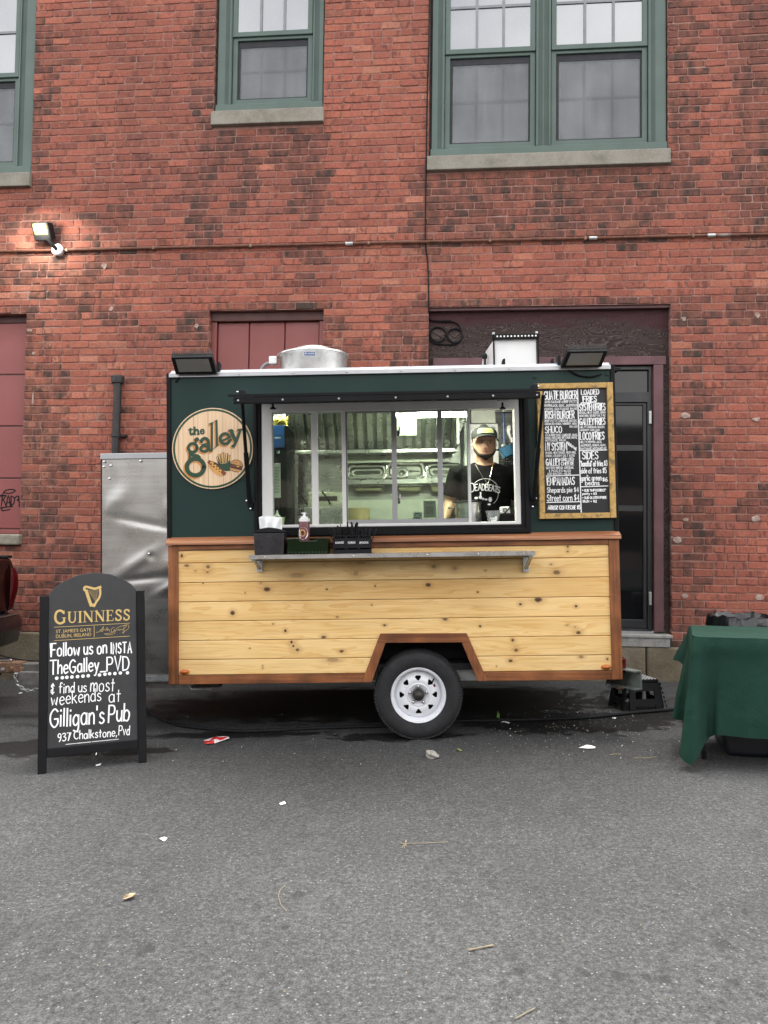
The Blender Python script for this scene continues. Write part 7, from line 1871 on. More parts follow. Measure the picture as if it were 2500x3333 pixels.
m = MB(); lc = T(986, 1736, -.17 - r); m.add([(cx - .03, -.17 - math.sqrt((r + .0024) ** 2 - .03 ** 2), lc.z - .024), (cx + .008, -.17 - math.sqrt((r + .0024) ** 2 - .008 ** 2), lc.z - .044), (cx + .008, -.17 - math.sqrt((r + .0024) ** 2 - .008 ** 2), lc.z - .039), (cx - .03, -.17 - math.sqrt((r + .0024) ** 2 - .03 ** 2), lc.z - .019)], [(0, 1, 2, 3)]); m.build('label_stripe', M_BADGE, kb)
# cutlery caddy
cc = thing('cutlery_caddy', 'black caddy marked KNIVES FORKS SPOONS full of black plastic cutlery', 'cutlery caddy', T.M)
a, b = T(1084, 1798, -.22), T(1207, 1741, -.22); zt4 = b.z; D0, D1 = -.22, -.09
sl_ = [T(px, 1700, D0).x for px in (1088, 1123, 1129, 1164, 1170, 1203)]
s_a, s_b, s_c, s_d = (T(1140, y, D0).z for y in (1752, 1745, 1789, 1784))
MB().sheet(a.x, b.x, Cz, zt4, [(sl_[i], sl_[i + 1], z0_, z1_) for i in (0, 2, 4) for z0_, z1_ in ((s_a, s_b), (s_c, s_d))], D0, D0 + .006).build('front_panel', M_BLACKM, cc)
for x0_, x1_, y0_, y1_ in ((a.x, b.x, D1 - .006, D1), (a.x, a.x + .006, D0 + .0061, D1 - .0061), (b.x - .006, b.x, D0 + .0061, D1 - .0061), (sl_[1] + .003, sl_[1] + .008, D0 + .0061, D1 - .0061), (sl_[3] + .003, sl_[3] + .008, D0 + .0061, D1 - .0061)): MB().box(x0_, x1_, y0_, y1_, Cz, zt4).build('side_panel', M_BLACKM, cc)
MB().box(a.x + .0061, b.x - .0061, D0 + .0061, D1 - .0061, Cz, Cz + .006).build('base', M_BLACKM, cc)
m = MB()
for tx_, x0_, x1_ in (("KNIVES", 1092, 1119), ("FORKS", 1133, 1157), ("SPOONS", 1170, 1199)): sans(m, tx_, T, D0 - .0008, (x0_, 1770), (x1_, 1769), 1763, .012)
m.build('lettering', M_CHALK, cc)
random.seed(11)
for k, (xa, xb, kind) in enumerate(((1092, 1120, 'knife'), (1133, 1160, 'fork'), (1172, 1200, 'spoon'))):
    for i in range(9):
        px = xa + (xb - xa) * (i + .5) / 9; x = T(px, 1740, -.16).x; y = U(D0 + .03, D1 - .03); hgt_ = T(px, {0: 1712, 1: 1700, 2: 1712}[k] + U(-6, 12), -.16).z - Cz
        lean = U(-.03, .03) + (-.045 if k == 0 and i < 4 else 0) + (.05 if k == 2 and i > 5 else 0)
        P0, P1 = Vector((x, y, Cz + .006)), Vector((x + lean, y + U(-.02, .02), Cz + hgt_))
        c_ = thing('plastic_' + kind, 'black plastic %s standing in its slot of the caddy' % kind, kind, T.M, 'black plastic %s in the caddy' % ('knives' if kind == 'knife' else kind + 's'))
        d = (P1 - P0).normalized(); e = Vector((1, 0, 0)) * math.cos(i) + Vector((0, 1, 0)) * math.sin(i); h = d.cross(e).normalized()
        m = MB(); q0, q1 = (.0035, .0055)
        rows_ = [(0, .004), (.6, .004), (.82, .0065), (.97, .007), (1, .004)]
        vs = []
        for t_, w_ in rows_:
            c = P0.lerp(P1, t_); vs += [c - e * w_ - h * .0012, c + e * w_ - h * .0012, c + e * w_ + h * .0012, c - e * w_ + h * .0012]
        fs = [(4 * j + n_, 4 * j + (n_ + 1) % 4, 4 * j + 4 + (n_ + 1) % 4, 4 * j + 4 + n_) for j in range(4) for n_ in range(4)] + [(3, 2, 1, 0), (16, 17, 18, 19)]
        m.add(vs, fs).build('handle', M_BLACKM, c_)
random.seed(5)

# ================================================================ SANDWICH BOARD
A_, B_ = G(137, 2518), G(460, 2482)
dv = B_ - A_
SB = Frame(A_, -math.atan2(dv.y, dv.x), math.asin(dv.z / dv.length), R(10))
so7 = lambda a, b: (100 + a / 3.16, 1840 + b / 3.16)
sb = thing('sandwich_board', 'black pub sandwich board with gold beer print and white handwriting', 'sandwich board', SB.M)
q = lambda a, b, d=0.0: SB(*so7(a, b), d)
arch = [q(*p) for p in ((170, 330), (180, 300), (250, 228), (350, 158), (480, 103), (600, 79), (700, 75), (820, 92), (930, 130), (1030, 190), (1095, 255), (1105, 300))]
xl, xr = q(176, 1000).x, q(1096, 1000).x; zb0, zb1 = (q(155, 1955).z + q(1105, 1905).z) / 2, (q(160, 1890).z + q(1105, 1800).z) / 2
ar = [(min(max(p.x, xl), xr), p.z) for p in arch]
MB().prism([(xl, zb1), (xr, zb1)] + [(x, z) for x, z in ar[::-1]], .0, .016).build('panel', M_CHALKGREY, sb, bevel=.003)
pw = .056
ztl, ztr = q(140, 318).z, q(1125, 262).z
for x0_, x1_, zt_ in ((xl - pw, xl, ztl), (xr, xr + pw, ztr)): MB().box(x0_ + .0005, x1_ - .0005, -.016, .022, -.002, zt_).build('post', M_BLACK, sb, bevel=.004)
MB().box(xl + .001, xr - .001, -.012, .02, zb0, zb1 - .0005).build('bottom_rail', M_BLACK, sb, bevel=.003)
# the rear half, leaning the other way
hin = SB.M @ Vector((0, .03, (ztl + ztr) / 2 - .05))
bk_ = node('rear_board', sb)
inv = SB.M.inverted()
zh_ = (ztl + ztr) / 2 - .04
for x0_, x1_ in ((xl - pw, xl), (xr, xr + pw)):
    top = Vector(((x0_ + x1_) / 2, .028, zh_)); wt_p = SB.M @ top; n_ = Vector((SB.Y.x, SB.Y.y, 0)).normalized()
    ft_p = wt_p + n_ * .30; ft_p.z = gz(ft_p.x, ft_p.y); f_ = inv @ ft_p
    MB().hexa([(x0_, f_.y - .015, f_.z), (x1_, f_.y - .015, f_.z), (x1_, f_.y + .015, f_.z), (x0_, f_.y + .015, f_.z), (x0_, .026, zh_), (x1_, .026, zh_), (x1_, .05, zh_), (x0_, .05, zh_)]).build('post', M_BLACK, bk_)
MB().hexa([(xl, f_.y * .82, f_.z + .2), (xr, f_.y * .82, f_.z + .2), (xr, f_.y * .82 + .012, f_.z + .2), (xl, f_.y * .82 + .012, f_.z + .2), (xl, .03, zh_), (xr, .03, zh_), (xr, .042, zh_), (xl, .042, zh_)]).build('panel', M_CHALKGREY, bk_)
c = q(655, 1900, .05); MB().tube([(c.x - .02, .04, zb0 + .01), (c.x - .01, .07, zb0 - .03), (c.x + .012, .09, zb0 - .025), (c.x + .025, .12, zb0 + .02)], .004, 6).build('spreader_cord', M_CHROME, sb)
LY = -.0012
ww_ = lambda text, c0, c1, top, wd, jit=.03, gap=.2: write(m, text, SB, LY, so7(*c0), so7(*c1), so7(0, top)[1], wd, jit, gap)
def line(text, c0, c1, top, wd, nm='lettering', jit=.03, gap=.2):
    global m
    m = MB(); ww_(text, c0, c1, top, wd, jit, gap); return m.build(nm, M_CHALK, sb)
random.seed(21)
line("Follow us on", (210, 938), (780, 905), 805, 0.0092); line("INSTA", (826, 908), (1036, 898), 800, 0.0088, gap=.3)
line("TheGalley_", (200, 1120), (770, 1082), 980, 0.0092); line("PVD", (785, 1090), (1012, 1075), 948, 0.0092)
m = MB()
for a, b in ((268, 1161), (326, 1156), (372, 1152), (424, 1149), (482, 1145), (538, 1140), (592, 1136), (708, 1128), (764, 1120), (812, 1115), (866, 1113), (922, 1108), (996, 1106)):
    c = q(a, b, LY); m.add([(c.x + .012 * math.cos(i * .7854), LY, c.z + .012 * math.sin(i * .7854)) for i in range(8)], [tuple(range(8))])
m.build('dotted_line', M_CHALK, sb)
line("& find us", (205, 1320), (572, 1300), 1215, .0062); line("most", (615, 1298), (858, 1292), 1160, .0062)
line("weekends", (212, 1440), (722, 1395), 1310, .0062); line("at", (805, 1408), (922, 1402), 1275, .0062)
line("Gilligan's", (198, 1665), (752, 1625), 1480, 0.0102); line("Pub", (800, 1612), (1010, 1602), 1435, 0.0102)
line("937", (280, 1815), (410, 1800), 1735, .0062); line("Chalkstone,", (445, 1790), (885, 1755), 1705, .0062); line("Pvd", (905, 1745), (1015, 1742), 1650, .0062)
m = MB(); 
for k, (a0, a1) in enumerate(((362, 470), (478, 620), (632, 700), (708, 840), (846, 905))):
    P0, P1 = q(a0, 1842 - (a0 - 362) * .1, LY), q(a1, 1842 - (a1 - 362) * .1, LY); ribbon(m, [(P0.x, P0.z), (P1.x, P1.z)], .0035, lambda a, b: (a, LY, b))
m.build('fine_print', M_CHALK, sb)
# gold printing: serif capitals drawn with thick and thin strokes
SER = {'G': [(.20, '~.62,.80 .50,.95 .34,.985 .17,.88 .09,.66 .08,.44 .15,.18 .33,.015 .52,.03 .64,.12'), (.17, '.66,.40 .66,.10'), (.05, '.52,.42 .78,.42'), (.05, '.66,.98 .66,.70')],
       'U': [(.17, '.13,.97 .13,.35'), (.12, '~.13,.40 .15,.2 .27,.06 .44,.05 .56,.2 .585,.4'), (.07, '.585,.97 .585,.3'), (.05, '0,.975 .28,.975'), (.05, '.47,.975 .70,.975')],
       'I': [(.17, '.14,.97 .14,.03'), (.05, '0,.975 .28,.975'), (.05, '0,.025 .28,.025')],
       'N': [(.07, '.12,.95 .12,.03'), (.19, '.12,.96 .66,.06'), (.07, '.67,.97 .67,.02'), (.05, '0,.975 .2,.975'), (.05, '0,.025 .24,.025'), (.05, '.55,.975 .79,.975')],
       'E': [(.17, '.13,.97 .13,.03'), (.06, '0,.97 .52,.97'), (.06, '0,.03 .55,.03'), (.06, '.15,.52 .42,.52'), (.05, '.52,.98 .52,.78'), (.05, '.55,.24 .55,.02'), (.04, '.42,.62 .42,.42')],
       'S': [(.15, '~.46,.82 .36,.95 .22,.95 .11,.82 .16,.62 .36,.46 .47,.30 .42,.10 .26,.03 .12,.09 .06,.22'), (.05, '.48,.98 .48,.72'), (.05, '.05,.30 .05,.02')]}
SW = {'G': .80, 'U': .72, 'I': .28, 'N': .80, 'E': .60, 'S': .55}
P0, P1 = q(240, 601, LY), q(1022, 563, LY); Hc = (q(800, 462, LY) - q(800, 575, LY)).length
L = (P1 - P0); ex = L.normalized(); ez = Vector((-ex.z, 0, ex.x)); tot = sum(SW[c] * (1.16 if i == 0 else 1) + .10 for i, c in enumerate('GUINNESS')) - .1; sx_ = L.length / tot
m = MB(); x = 0
for i, ch in enumerate('GUINNESS'):
    k = 1.16 if i == 0 else 1.0
    for wd, s_ in SER[ch]:
        sm_ = s_[0] == '~'; pts = [tuple(float(v) for v in xy.split(',')) for xy in s_.lstrip('~').split()]
        if sm_: pts = catmull(pts, 6)
        ribbon(m, [((x + a * k) * sx_, b * Hc * k) for a, b in pts], wd * Hc * .95, lambda a, b: (P0.x + ex.x * a + ez.x * b, LY, P0.z + ex.z * a + ez.z * b))
    x += SW[ch] * k + .10
m.build('gold_lettering', M_GOLD, sb)
m = MB()
for c0, c1, wd in (((240, 637), (1018, 595), .0032), ((240, 775), (1018, 728), .0032), ((653, 628), (653, 738), .0032)):
    a, b = q(*c0, LY), q(*c1, LY); ribbon(m, [(a.x, a.z), (b.x, b.z)], wd, lambda a, b: (a, LY, b))
m.build('gold_rule', M_GOLD, sb)
m = MB(); sans(m, "ST. JAMES'S GATE", SB, LY, so7(260, 697), so7(622, 678), so7(0, 663)[1]); sans(m, "DUBLIN, IRELAND", SB, LY, so7(260, 748), so7(622, 726), so7(0, 714)[1])
m.build('gold_lettering', M_GOLD, sb)
m = MB()
def gst(pts, wd, sm_=True):
    pp = [q(a, b, LY) for a, b in (catmull(pts, 6) if sm_ and len(pts) > 2 else pts)]; ribbon(m, [(p.x, p.z) for p in pp], wd, lambda a, b: (a, LY, b))
gst(((672, 688), (700, 685), (735, 650), (748, 632), (738, 680), (715, 668), (760, 660), (775, 668), (785, 640), (790, 672), (800, 655), (815, 680)), .0022)
gst(((860, 640), (835, 650), (828, 680), (850, 685), (865, 660), (862, 700), (800, 716), (760, 705), (830, 695), (880, 665), (895, 668), (905, 655), (915, 670), (930, 655), (945, 668), (955, 655), (975, 640), (985, 620), (960, 625), (960, 690), (945, 690), (1000, 655), (1008, 620), (985, 612), (920, 630), (880, 650)), .0022)
m.build('gold_signature', M_GOLD, sb)
m = MB()
gst(((568, 262), (552, 248), (558, 224), (580, 222), (620, 232), (660, 240), (700, 228), (718, 222)), .016); gst(((712, 230), (716, 290), (700, 340), (670, 385), (652, 420)), .014)
gst(((572, 262), (590, 320), (606, 370), (622, 412)), .02, False); gst(((622, 412), (652, 420), (640, 400)), .012, False)
m.build('gold_harp', M_GOLD, sb)
m = MB()
for i in range(11): gst(((590 + i * 11.5, 250 - (2 if i > 5 else 0)), (606 + i * 8, 300 + i * 8 if i < 1 else 268 + 30 + i * 7.5)), .0012, False) if False else gst(((592 + i * 10.5, 252), (600 + min(i * 6.2 + 8, 66), 290 + i * 9.2)), .0012, False)
m.build('harp_string', M_GOLD, sb)
# ================================================================ TABLE WITH GREEN CLOTH
random.seed(9)
tw = Vector((2.055, 5.12, 0)); ang = R(-14)
tU, tV = Vector((math.cos(ang), math.sin(ang), 0)), Vector((math.sin(-ang) * 1.0, math.cos(ang), 0))
TZ = EYE.z + (5.12 / ray(2253, 2075).y) * ray(2253, 2075).z
tw = EYE + ray(2254, 2075) * (5.12 / ray(2254, 2075).y)
bk_p = EYE + ray(2249, 2037) * ((TZ - EYE.z) / ray(2249, 2037).z)
tV = (bk_p - tw); TD = tV.length; tV.normalize(); tV.z = 0
tU = Vector((.985, -.17, 0)).normalized(); TL = 1.75
TMx = Matrix.Translation((tw.x, tw.y, gz(tw.x, tw.y)))
ft = thing('folding_table', 'folding table hidden under a green cloth at the edge of the lot', 'table')
tl_ = [tw + tU * .02 + tV * .02, tw + tU * (TL - .02) + tV * .02, tw + tU * (TL - .02) + tV * (TD - .02), tw + tU * .02 + tV * (TD - .02)]
MB().hexa([p + Vector((0, 0, -.04)) for p in tl_] + [p + Vector((0, 0, -.004)) for p in tl_]).build('tabletop', M_BLACKM, ft)
lg = G(2292, 2470)
for du, dv_ in ((0, 0), (TL - .25, 0), (0, TD - .2), (TL - .25, TD - .2)):
    p = lg + tU * du + tV * dv_; z = gz(p.x, p.y)
    l_ = MB().tube([(p.x, p.y, z + .03), (p.x, p.y, TZ - .041)], .0125, 10).build('leg', M_BLACKM, ft, smooth=True)
    MB().lathe([(.017, 0), (.017, .055), (.013, .058)], (p.x, p.y, z), n=12).build('foot', M_BLACK, l_, smooth=True)
cl_cols = []     # (top point, bottom point) round the table edge, back-left to front-right
def at_y(px, py, y): r = ray(px, py); return EYE + r * (y / r.y)
tb = lambda s: tw + tV * (TD * s)
yb, yf = tb(1).y, tw.y
cols_ = [(tb(1.0), at_y(2204, 2148, yb - .02)), (tb(.86), at_y(2219, 2163, yb - .14)), (tb(.72), at_y(2203, 2235, yb - .22)), (tb(.58), at_y(2195, 2290, yb - .32)), (tb(.46), at_y(2192, 2332, yb - .42)), (tb(.34), at_y(2206, 2340, yb - .47)), (tb(.22), at_y(2229, 2352, yb - .48)),
         (tb(.12), at_y(2218, 2400, yf + .1)), (tb(.05), at_y(2214, 2450, yf - .06)), (tw, at_y(2246, 2489, yf - .11)), (tw + tU * .03, at_y(2272, 2462, yf - .10)), (tw + tU * .07, at_y(2296, 2420, yf - .04)), (tw + tU * .13, at_y(2318, 2398, yf - .02)),
         (tw + tU * .20, at_y(2336, 2391, yf - .045)), (tw + tU * .34, at_y(2390, 2396, yf - .07)), (tw + tU * .52, at_y(2455, 2403, yf - .13)), (tw + tU * .8, at_y(2560, 2408, yf - .17)), (tw + tU * 1.3, at_y(2790, 2412, yf - .28)), (tw + tU * TL, at_y(3010, 2412, yf - .36))]
for p in cols_: p[1].z = max(p[1].z, gz(p[1].x, p[1].y) + .012)
NS = 4; K = 16
TP_ = [c_[0] for c_ in cols_]; BP_ = [c_[1] for c_ in cols_]
tp = catmull([tuple(p) for p in TP_], NS); bpnt = catmull([tuple(p) for p in BP_], NS)
m = MB(); n = len(tp)
for i in range(n):
    a, b = Vector(tp[i]), Vector(bpnt[i]); a.z = TZ
    out = Vector((b.x - a.x, b.y - a.y, 0))
    for j in range(K + 1):
        t_ = j / K
        e = 1 - (1 - t_) ** 1.7 if t_ < 1 else 1
        p = a + Vector(((b.x - a.x) * (.25 * e + .75 * t_), (b.y - a.y) * (.25 * e + .75 * t_), (b.z - a.z) * t_))
        wv = t_ * (.010 * math.sin(i * .62 + 1.2 * t_) + .003 * math.sin(i * 1.7 + 2.0) + .02 * math.sin(i * .33 + 2 * t_))
        side = i < 9 * NS
        nrm = (-tU if side else -tV); p += nrm * (wv + .012 * math.sin(math.pi * min(1, t_ * 5)))
        m.v.append((p.x, p.y, p.z + (.006 * (1 - t_ * 12) if t_ < 1 / 12 else 0)))
m.f = [(i * (K + 1) + j, i * (K + 1) + j + 1, (i + 1) * (K + 1) + j + 1, (i + 1) * (K + 1) + j) for i in range(n - 1) for j in range(K)]
# the top: a fan of strips across the table
base = len(m.v); nl = 9 * NS
inner = []
gx, gy = 14, 8
for j in range(gy + 1):
    for i in range(gx + 1):
        p = tw + tU * (TL * i / gx) + tV * (TD * j / gy); m.v.append((p.x, p.y, TZ + .006))
m.f += [(base + j * (gx + 1) + i, base + j * (gx + 1) + i + 1, base + (j + 1) * (gx + 1) + i + 1, base + (j + 1) * (gx + 1) + i) for j in range(gy) for i in range(gx)]
# back drop, so the cloth is whole from behind
b2 = len(m.v)
for j in range(7):
    for i in range(9): p = tw + tU * (TL * i / 8) + tV * (TD + .01 + .03 * j / 6 + .012 * math.sin(i * 1.7) * j / 6); m.v.append((p.x, p.y, TZ + .006 - .46 * j / 6))
m.f += [(b2 + j * 9 + i, b2 + j * 9 + i + 1, b2 + (j + 1) * 9 + i + 1, b2 + (j + 1) * 9 + i) for j in range(6) for i in range(8)]
m.m = [0] * len(m.f)
clo = m.build('tablecloth', M_CLOTH, None, smooth=True)
for p_ in clo.data.polygons: p_.use_smooth = True
tag(clo, 'dark green tablecloth hanging in folds to the asphalt over the folding table', 'tablecloth')
sd_ = clo.modifiers.new('sub', 'SUBSURF'); sd_.levels = 1; sd_.render_levels = 1
tex = bpy.data.textures.new('cloth_creases', 'CLOUDS'); tex.noise_scale = .16
ds_ = clo.modifiers.new('crease', 'DISPLACE'); ds_.texture = tex; ds_.strength = .012; ds_.texture_coords = 'GLOBAL'; ds_.mid_level = .5
tote = thing('storage_tote', 'dark plastic tote standing on the asphalt under the green table', 'tote')
a, b = G(2352, 2462), G(2700, 2478); zt5 = a.z + .30
d_ = (b - a).normalized(); nn = Vector((-d_.y, d_.x, 0))
MB().hexa([a + d_ * .03, b, b + nn * .4, a + nn * .4 + d_ * .03] + [p + Vector((0, 0, .27)) for p in (a - d_ * .035, b, b + nn * .43, a + nn * .43 - d_ * .035)]).build('tub', plain('navy_black_plastic', (.008, .009, .014), .35), tote, bevel=.03, seg=3)
MB().hexa([p + Vector((0, 0, .2705)) for p in (a - d_ * .05 - nn * .02, b - nn * .02, b + nn * .45, a + nn * .45 - d_ * .05)] + [p + Vector((0, 0, .295)) for p in (a - d_ * .05 - nn * .02, b - nn * .02, b + nn * .45, a + nn * .45 - d_ * .05)]).build('lid', M_BLACKM, tote, bevel=.008)
tc_ = thing('bin', 'round bin lined with a black bin bag behind the green table', 'bin')
d = 6.62; c = at_y(2432, 2030, d); R_ = (at_y(2432, 2030, d) - at_y(2311, 2030, d)).length; zt6 = at_y(2432, 2034, d - R_).z; g0 = gz(c.x, c.y)
MB().lathe([(R_ * .72, g0), (R_ * .9, zt6 - .03), (R_ * .94, zt6 - .01)], (c.x, c.y, 0), n=36, cap=True).build('drum', M_BLACKM, tc_, smooth=True)
m = MB(); n = 90
prof = [(.90, -.09), (1.0, -.10), (1.03, -.04), (1.01, .0), (.97, .045), (.90, .05), (.82, .0), (.7, -.12)]
for k, (r, h) in enumerate(prof):
    for i in range(n): a = 2 * math.pi * i / n; q_ = 1 + .012 * math.sin(a * 13 + k) + .01 * math.sin(a * 29 + 2 * k) + U(-.006, .006); m.v.append((c.x + R_ * r * q_ * math.cos(a), c.y + R_ * r * q_ * math.sin(a), zt6 + h + .008 * math.sin(a * 17 + k * 2) + .008 * math.sin(a * 7 + 1)))
m.f = [(k * n + i, k * n + (i + 1) % n, (k + 1) * n + (i + 1) % n, (k + 1) * n + i) for k in range(len(prof) - 1) for i in range(n)]; m.m = [0] * len(m.f)
m.build('bin_bag', M_BAG, tc_, smooth=True)

# ================================================================ FOLDING STEP STOOL
st_c = G(2070, 2300); ST = Matrix.Translation(st_c) @ Matrix.Rotation(R(14), 4, 'Z')
stl = thing('step_stool', 'black folding plastic step stool with white grip dots behind the trailer', 'step stool', ST)
HT = (at_y(2075, 2208, st_c.y - .05).z - st_c.z)
wx, wy = .155, .115
MB().box(-wx, wx, -wy, wy, HT - .032, HT).build('top_step', M_BLACKM, stl, bevel=.008)
m = MB()
for i in range(9):
    for j in range(6):
        x, y = -wx + .025 + i * (2 * wx - .05) / 8, -wy + .022 + j * (2 * wy - .044) / 5; m.lathe([(.0095, HT - .001), (.008, HT + .003), (0, HT + .0035)], (x, y, 0), n=8, cap=False)
m.build('grip_dot', M_WHITE, stl)
def stool_side(sx, ax):
    """splayed side with a window in it"""
    m = MB(); o = 1.22
    P = lambda u, z, t_: ((sx * (wx * 1.0 + (HT - z) * .16 + t_), u * (wy * (.93 + (HT - z) * .5)), z) if ax == 'x' else (u * (wx * (.93 + (HT - z) * .35)), sx * (wy * .98 + (HT - z) * .18 + t_), z))
    for (u0, u1, z0, z1) in ((-1, -.62, 0, HT - .033), (.62, 1, 0, HT - .033), (-.62, .62, HT * .62, HT - .033), (-.62, .62, HT * .16, HT * .36)):
        q = [P(u0, z0, -.008), P(u1, z0, -.008), P(u1, z0, .008), P(u0, z0, .008), P(u0, z1, -.008), P(u1, z1, -.008), P(u1, z1, .008), P(u0, z1, .008)]
        m.hexa(q)
    return m.build('side_panel' if ax == 'x' else 'leg_panel', M_BLACKM, stl)
for s_ in (-1, 1): stool_side(s_, 'x'); stool_side(s_, 'y')
m = MB()
for s_ in (-1, 1):
    for k in range(6): z = .02 + k * (HT - .07) / 5; m.tube([(s_ * (wx + (HT - z) * .2), -wy * 1.02 - (HT - z) * .18, z), (s_ * (wx + (HT - z - .02) * .2), -wy * 1.02 - (HT - z - .02) * .18, z + .022)], .006, 8)
m.build('hinge_knuckle', M_BLACKM, stl)

# ================================================================ PICKUP TRUCK (it runs out of the frame; its far rear corner shows)
tk = thing('pickup_truck', 'dark red pickup truck hitched to the trailer, only its rear corner in view', 'truck')
yN, yT = 5.80, 7.62                       # near and far flank
tp_ = lambda px, py, y=7.55: EYE + ray(px, py) * (y / ray(px, py).y)
xe = tp_(50, 1900).x - .05
ztop, zbot = tp_(20, 1817).z, tp_(20, 1992).z
prof = [(xe - 2.0, zbot - .32), (xe - 1.35, zbot - .32), (xe - 1.2, zbot - .02), (xe - .6, zbot - .02), (xe - .02, zbot), (xe + .0, zbot + .1), (xe + .01, ztop - .1), (xe - .03, ztop), (xe - 2.0, ztop)]
for a, b in ((yN, yN + .1), (yT - .1, yT)): MB().prism(prof, a, b).build('bed_side', M_TRUCK, tk, bevel=.03, seg=3)
MB().box(xe - .08, xe - .005, yN + .101, yT - .101, zbot, ztop - .004).build('tailgate', M_TRUCK, tk, bevel=.02, seg=3)
MB().box(xe - .006, xe + .004, yT - .75, yT - .35, ztop - .22, ztop - .15).build('tailgate_crease', M_TRUCK, tk, bevel=.004)
MB().box(xe - 2, xe - .09, yN + .11, yT - .11, zbot, zbot + .05).build('bed_floor', M_BLACKM, tk)
for a, b in ((yN - .004, yN + .1), (yT - .1, yT + .004)): MB().box(xe - 2, xe - .02, a, b, ztop + .001, ztop + .028).build('bed_rail_cap', M_BLACKM, tk, bevel=.01)
zl = [tp_(44, y).z for y in (1985, 1950, 1925, 1895, 1868, 1850)]
for s_, y0 in ((1, yT), (-1, yN)):
    m = MB(); n = 8
    for z, k in zip(zl, (.0, .55, .9, 1.0, .85, .3)):
        for i in range(n + 1):
            a = math.pi * i / n; m.v.append((xe + .012 + .052 * k * math.sin(a), y0 - s_ * (.095 - .10 * (1 - math.cos(a)) / 2 * (.75 + .25 * k)), z))
    m.f = [(j * (n + 1) + i, j * (n + 1) + i + 1, (j + 1) * (n + 1) + i + 1, (j + 1) * (n + 1) + i) for j in range(5) for i in range(n)] + [tuple(range(n, -1, -1)), tuple(range(5 * (n + 1), 6 * (n + 1)))]
    m.m = [0] * len(m.f); m.build('tail_light', M_REDLENS, tk, smooth=True)
bz = [tp_(30, y).z for y in (2098, 2085, 2040, 2012, 1993)]
M_BUMP = plain('black_chrome_bumper', (.018, .019, .022), .2, .3, .2, 5)
ys = [yN - .02, yN + .05, yN + .2, (yN + yT) / 2, yT - .2, yT - .04, yT + .04]; ks = [.02, .07, .13, .15, .12, .065, .0]; lift = [.1, .04, .0, .0, .02, .08, .14]
m = MB()
for y, k, lf in zip(ys, ks, lift):
    zz_ = [bz[0] + lf, bz[1] + lf * .8, bz[2], bz[3], bz[4]]
    m.v += [(xe - .25, y, zz_[0] + .02), (xe + k * .6, y, zz_[0]), (xe + k + .03, y, zz_[1]), (xe + k + .05, y, zz_[2]), (xe + k + .045, y, zz_[3]), (xe + k + .01, y, zz_[4]), (xe - .25, y, zz_[4])]
m.f = [(i * 7 + j, (i + 1) * 7 + j, (i + 1) * 7 + (j + 1) % 7, i * 7 + (j + 1) % 7) for i in range(6) for j in range(7)] + [tuple(range(7)), tuple(range(48, 41, -1))]; m.m = [0] * len(m.f)
m.build('bumper', M_BUMP, tk, smooth=True)
MB().tube([(xe + ks[i] + .03, ys[i], bz[4] + .004) for i in range(7)], .007, 6).build('bumper_edge', M_CHROME, tk)
xc = xe - 2.02
MB().prism([(xc - 3.0, zbot - .28), (xc, zbot - .28), (xc, ztop), (xc - .1, ztop + .1), (xc - .4, ztop + .52), (xc - 1.8, ztop + .52), (xc - 2.4, ztop + .05), (xc - 3.0, ztop - .05)], yN + .02, yT - .02).build('cab', M_TRUCK, tk, bevel=.05, seg=3)
for a, b in ((yN + .005, yN + .0195), (yT - .0195, yT - .005)): MB().prism([(xc - 2.1, ztop + .06), (xc - .3, ztop + .06), (xc - .5, ztop + .46), (xc - 1.7, ztop + .46)], a, b).build('side_window', M_DGLASS, tk)
MB().prism([(xc - 4.3, zbot - .28), (xc - 3.02, zbot - .28), (xc - 3.02, ztop - .06), (xc - 4.1, ztop - .15), (xc - 4.3, ztop - .35)], yN + .03, yT - .03).build('bonnet', M_TRUCK, tk, bevel=.05, seg=3)
for x in (xe - .95, xc - 3.5):
    for y, s_ in ((yN + .02, 1), (yT - .24, 1)):
        rz = gz(x, y) + .395
        t_ = MB().lathe([(.24, .01), (.3, .03), (.37, .01), (.395, -.04), (.395, -.2), (.3, -.22)], (x, y + .02, rz), 'y', 40, cap=True).build('wheel', M_RUBBER, tk, smooth=True)
        MB().lathe([(.23, .012), (.2, -.02), (.06, -.03), (.05, .01), (0, .012)], (x, y + .015, rz), 'y', 24, cap=False).build('rim', M_GALV, t_, smooth=True)
MB().box(xc - 4.2, xe - .3, yN + .45, yT - .45, zbot - .30, zbot - .12).build('chassis', M_BLACKM, tk)
hb = T.M @ Vector((T(-20, 2170, .92).x, .92, T(0, 2170, .92).z))
MB().box(xe - .6, hb.x + .05, hb.y - .04, hb.y + .04, hb.z - .08, hb.z - .052).build('hitch_bar', M_BLACKM, tk)
# the dull building across the lot: not in the picture, but the steel and the glass mirror it
ac = thing('opposite_building', 'long dull brown building across the lot, mirrored in the steel and glass', 'building', Matrix.Translation((0, -26, 0)))
MB().box(-34, 34, -6, 0, -1.5, 7.5).build('wall', plain('dull_brick', (.2, .16, .14), .9, 0, .3, .6), ac)
MB().box(-34.3, 34.3, -6.3, .25, 7.5, 7.9).build('roof', plain('dull_roof', (.06, .06, .062), .8), ac)
for i in range(14):
    for z in (1.2, 4.6): MB().box(-31 + i * 4.6, -29 + i * 4.6, .0, .04, z, z + 2).build('window', M_DGLASS, ac)

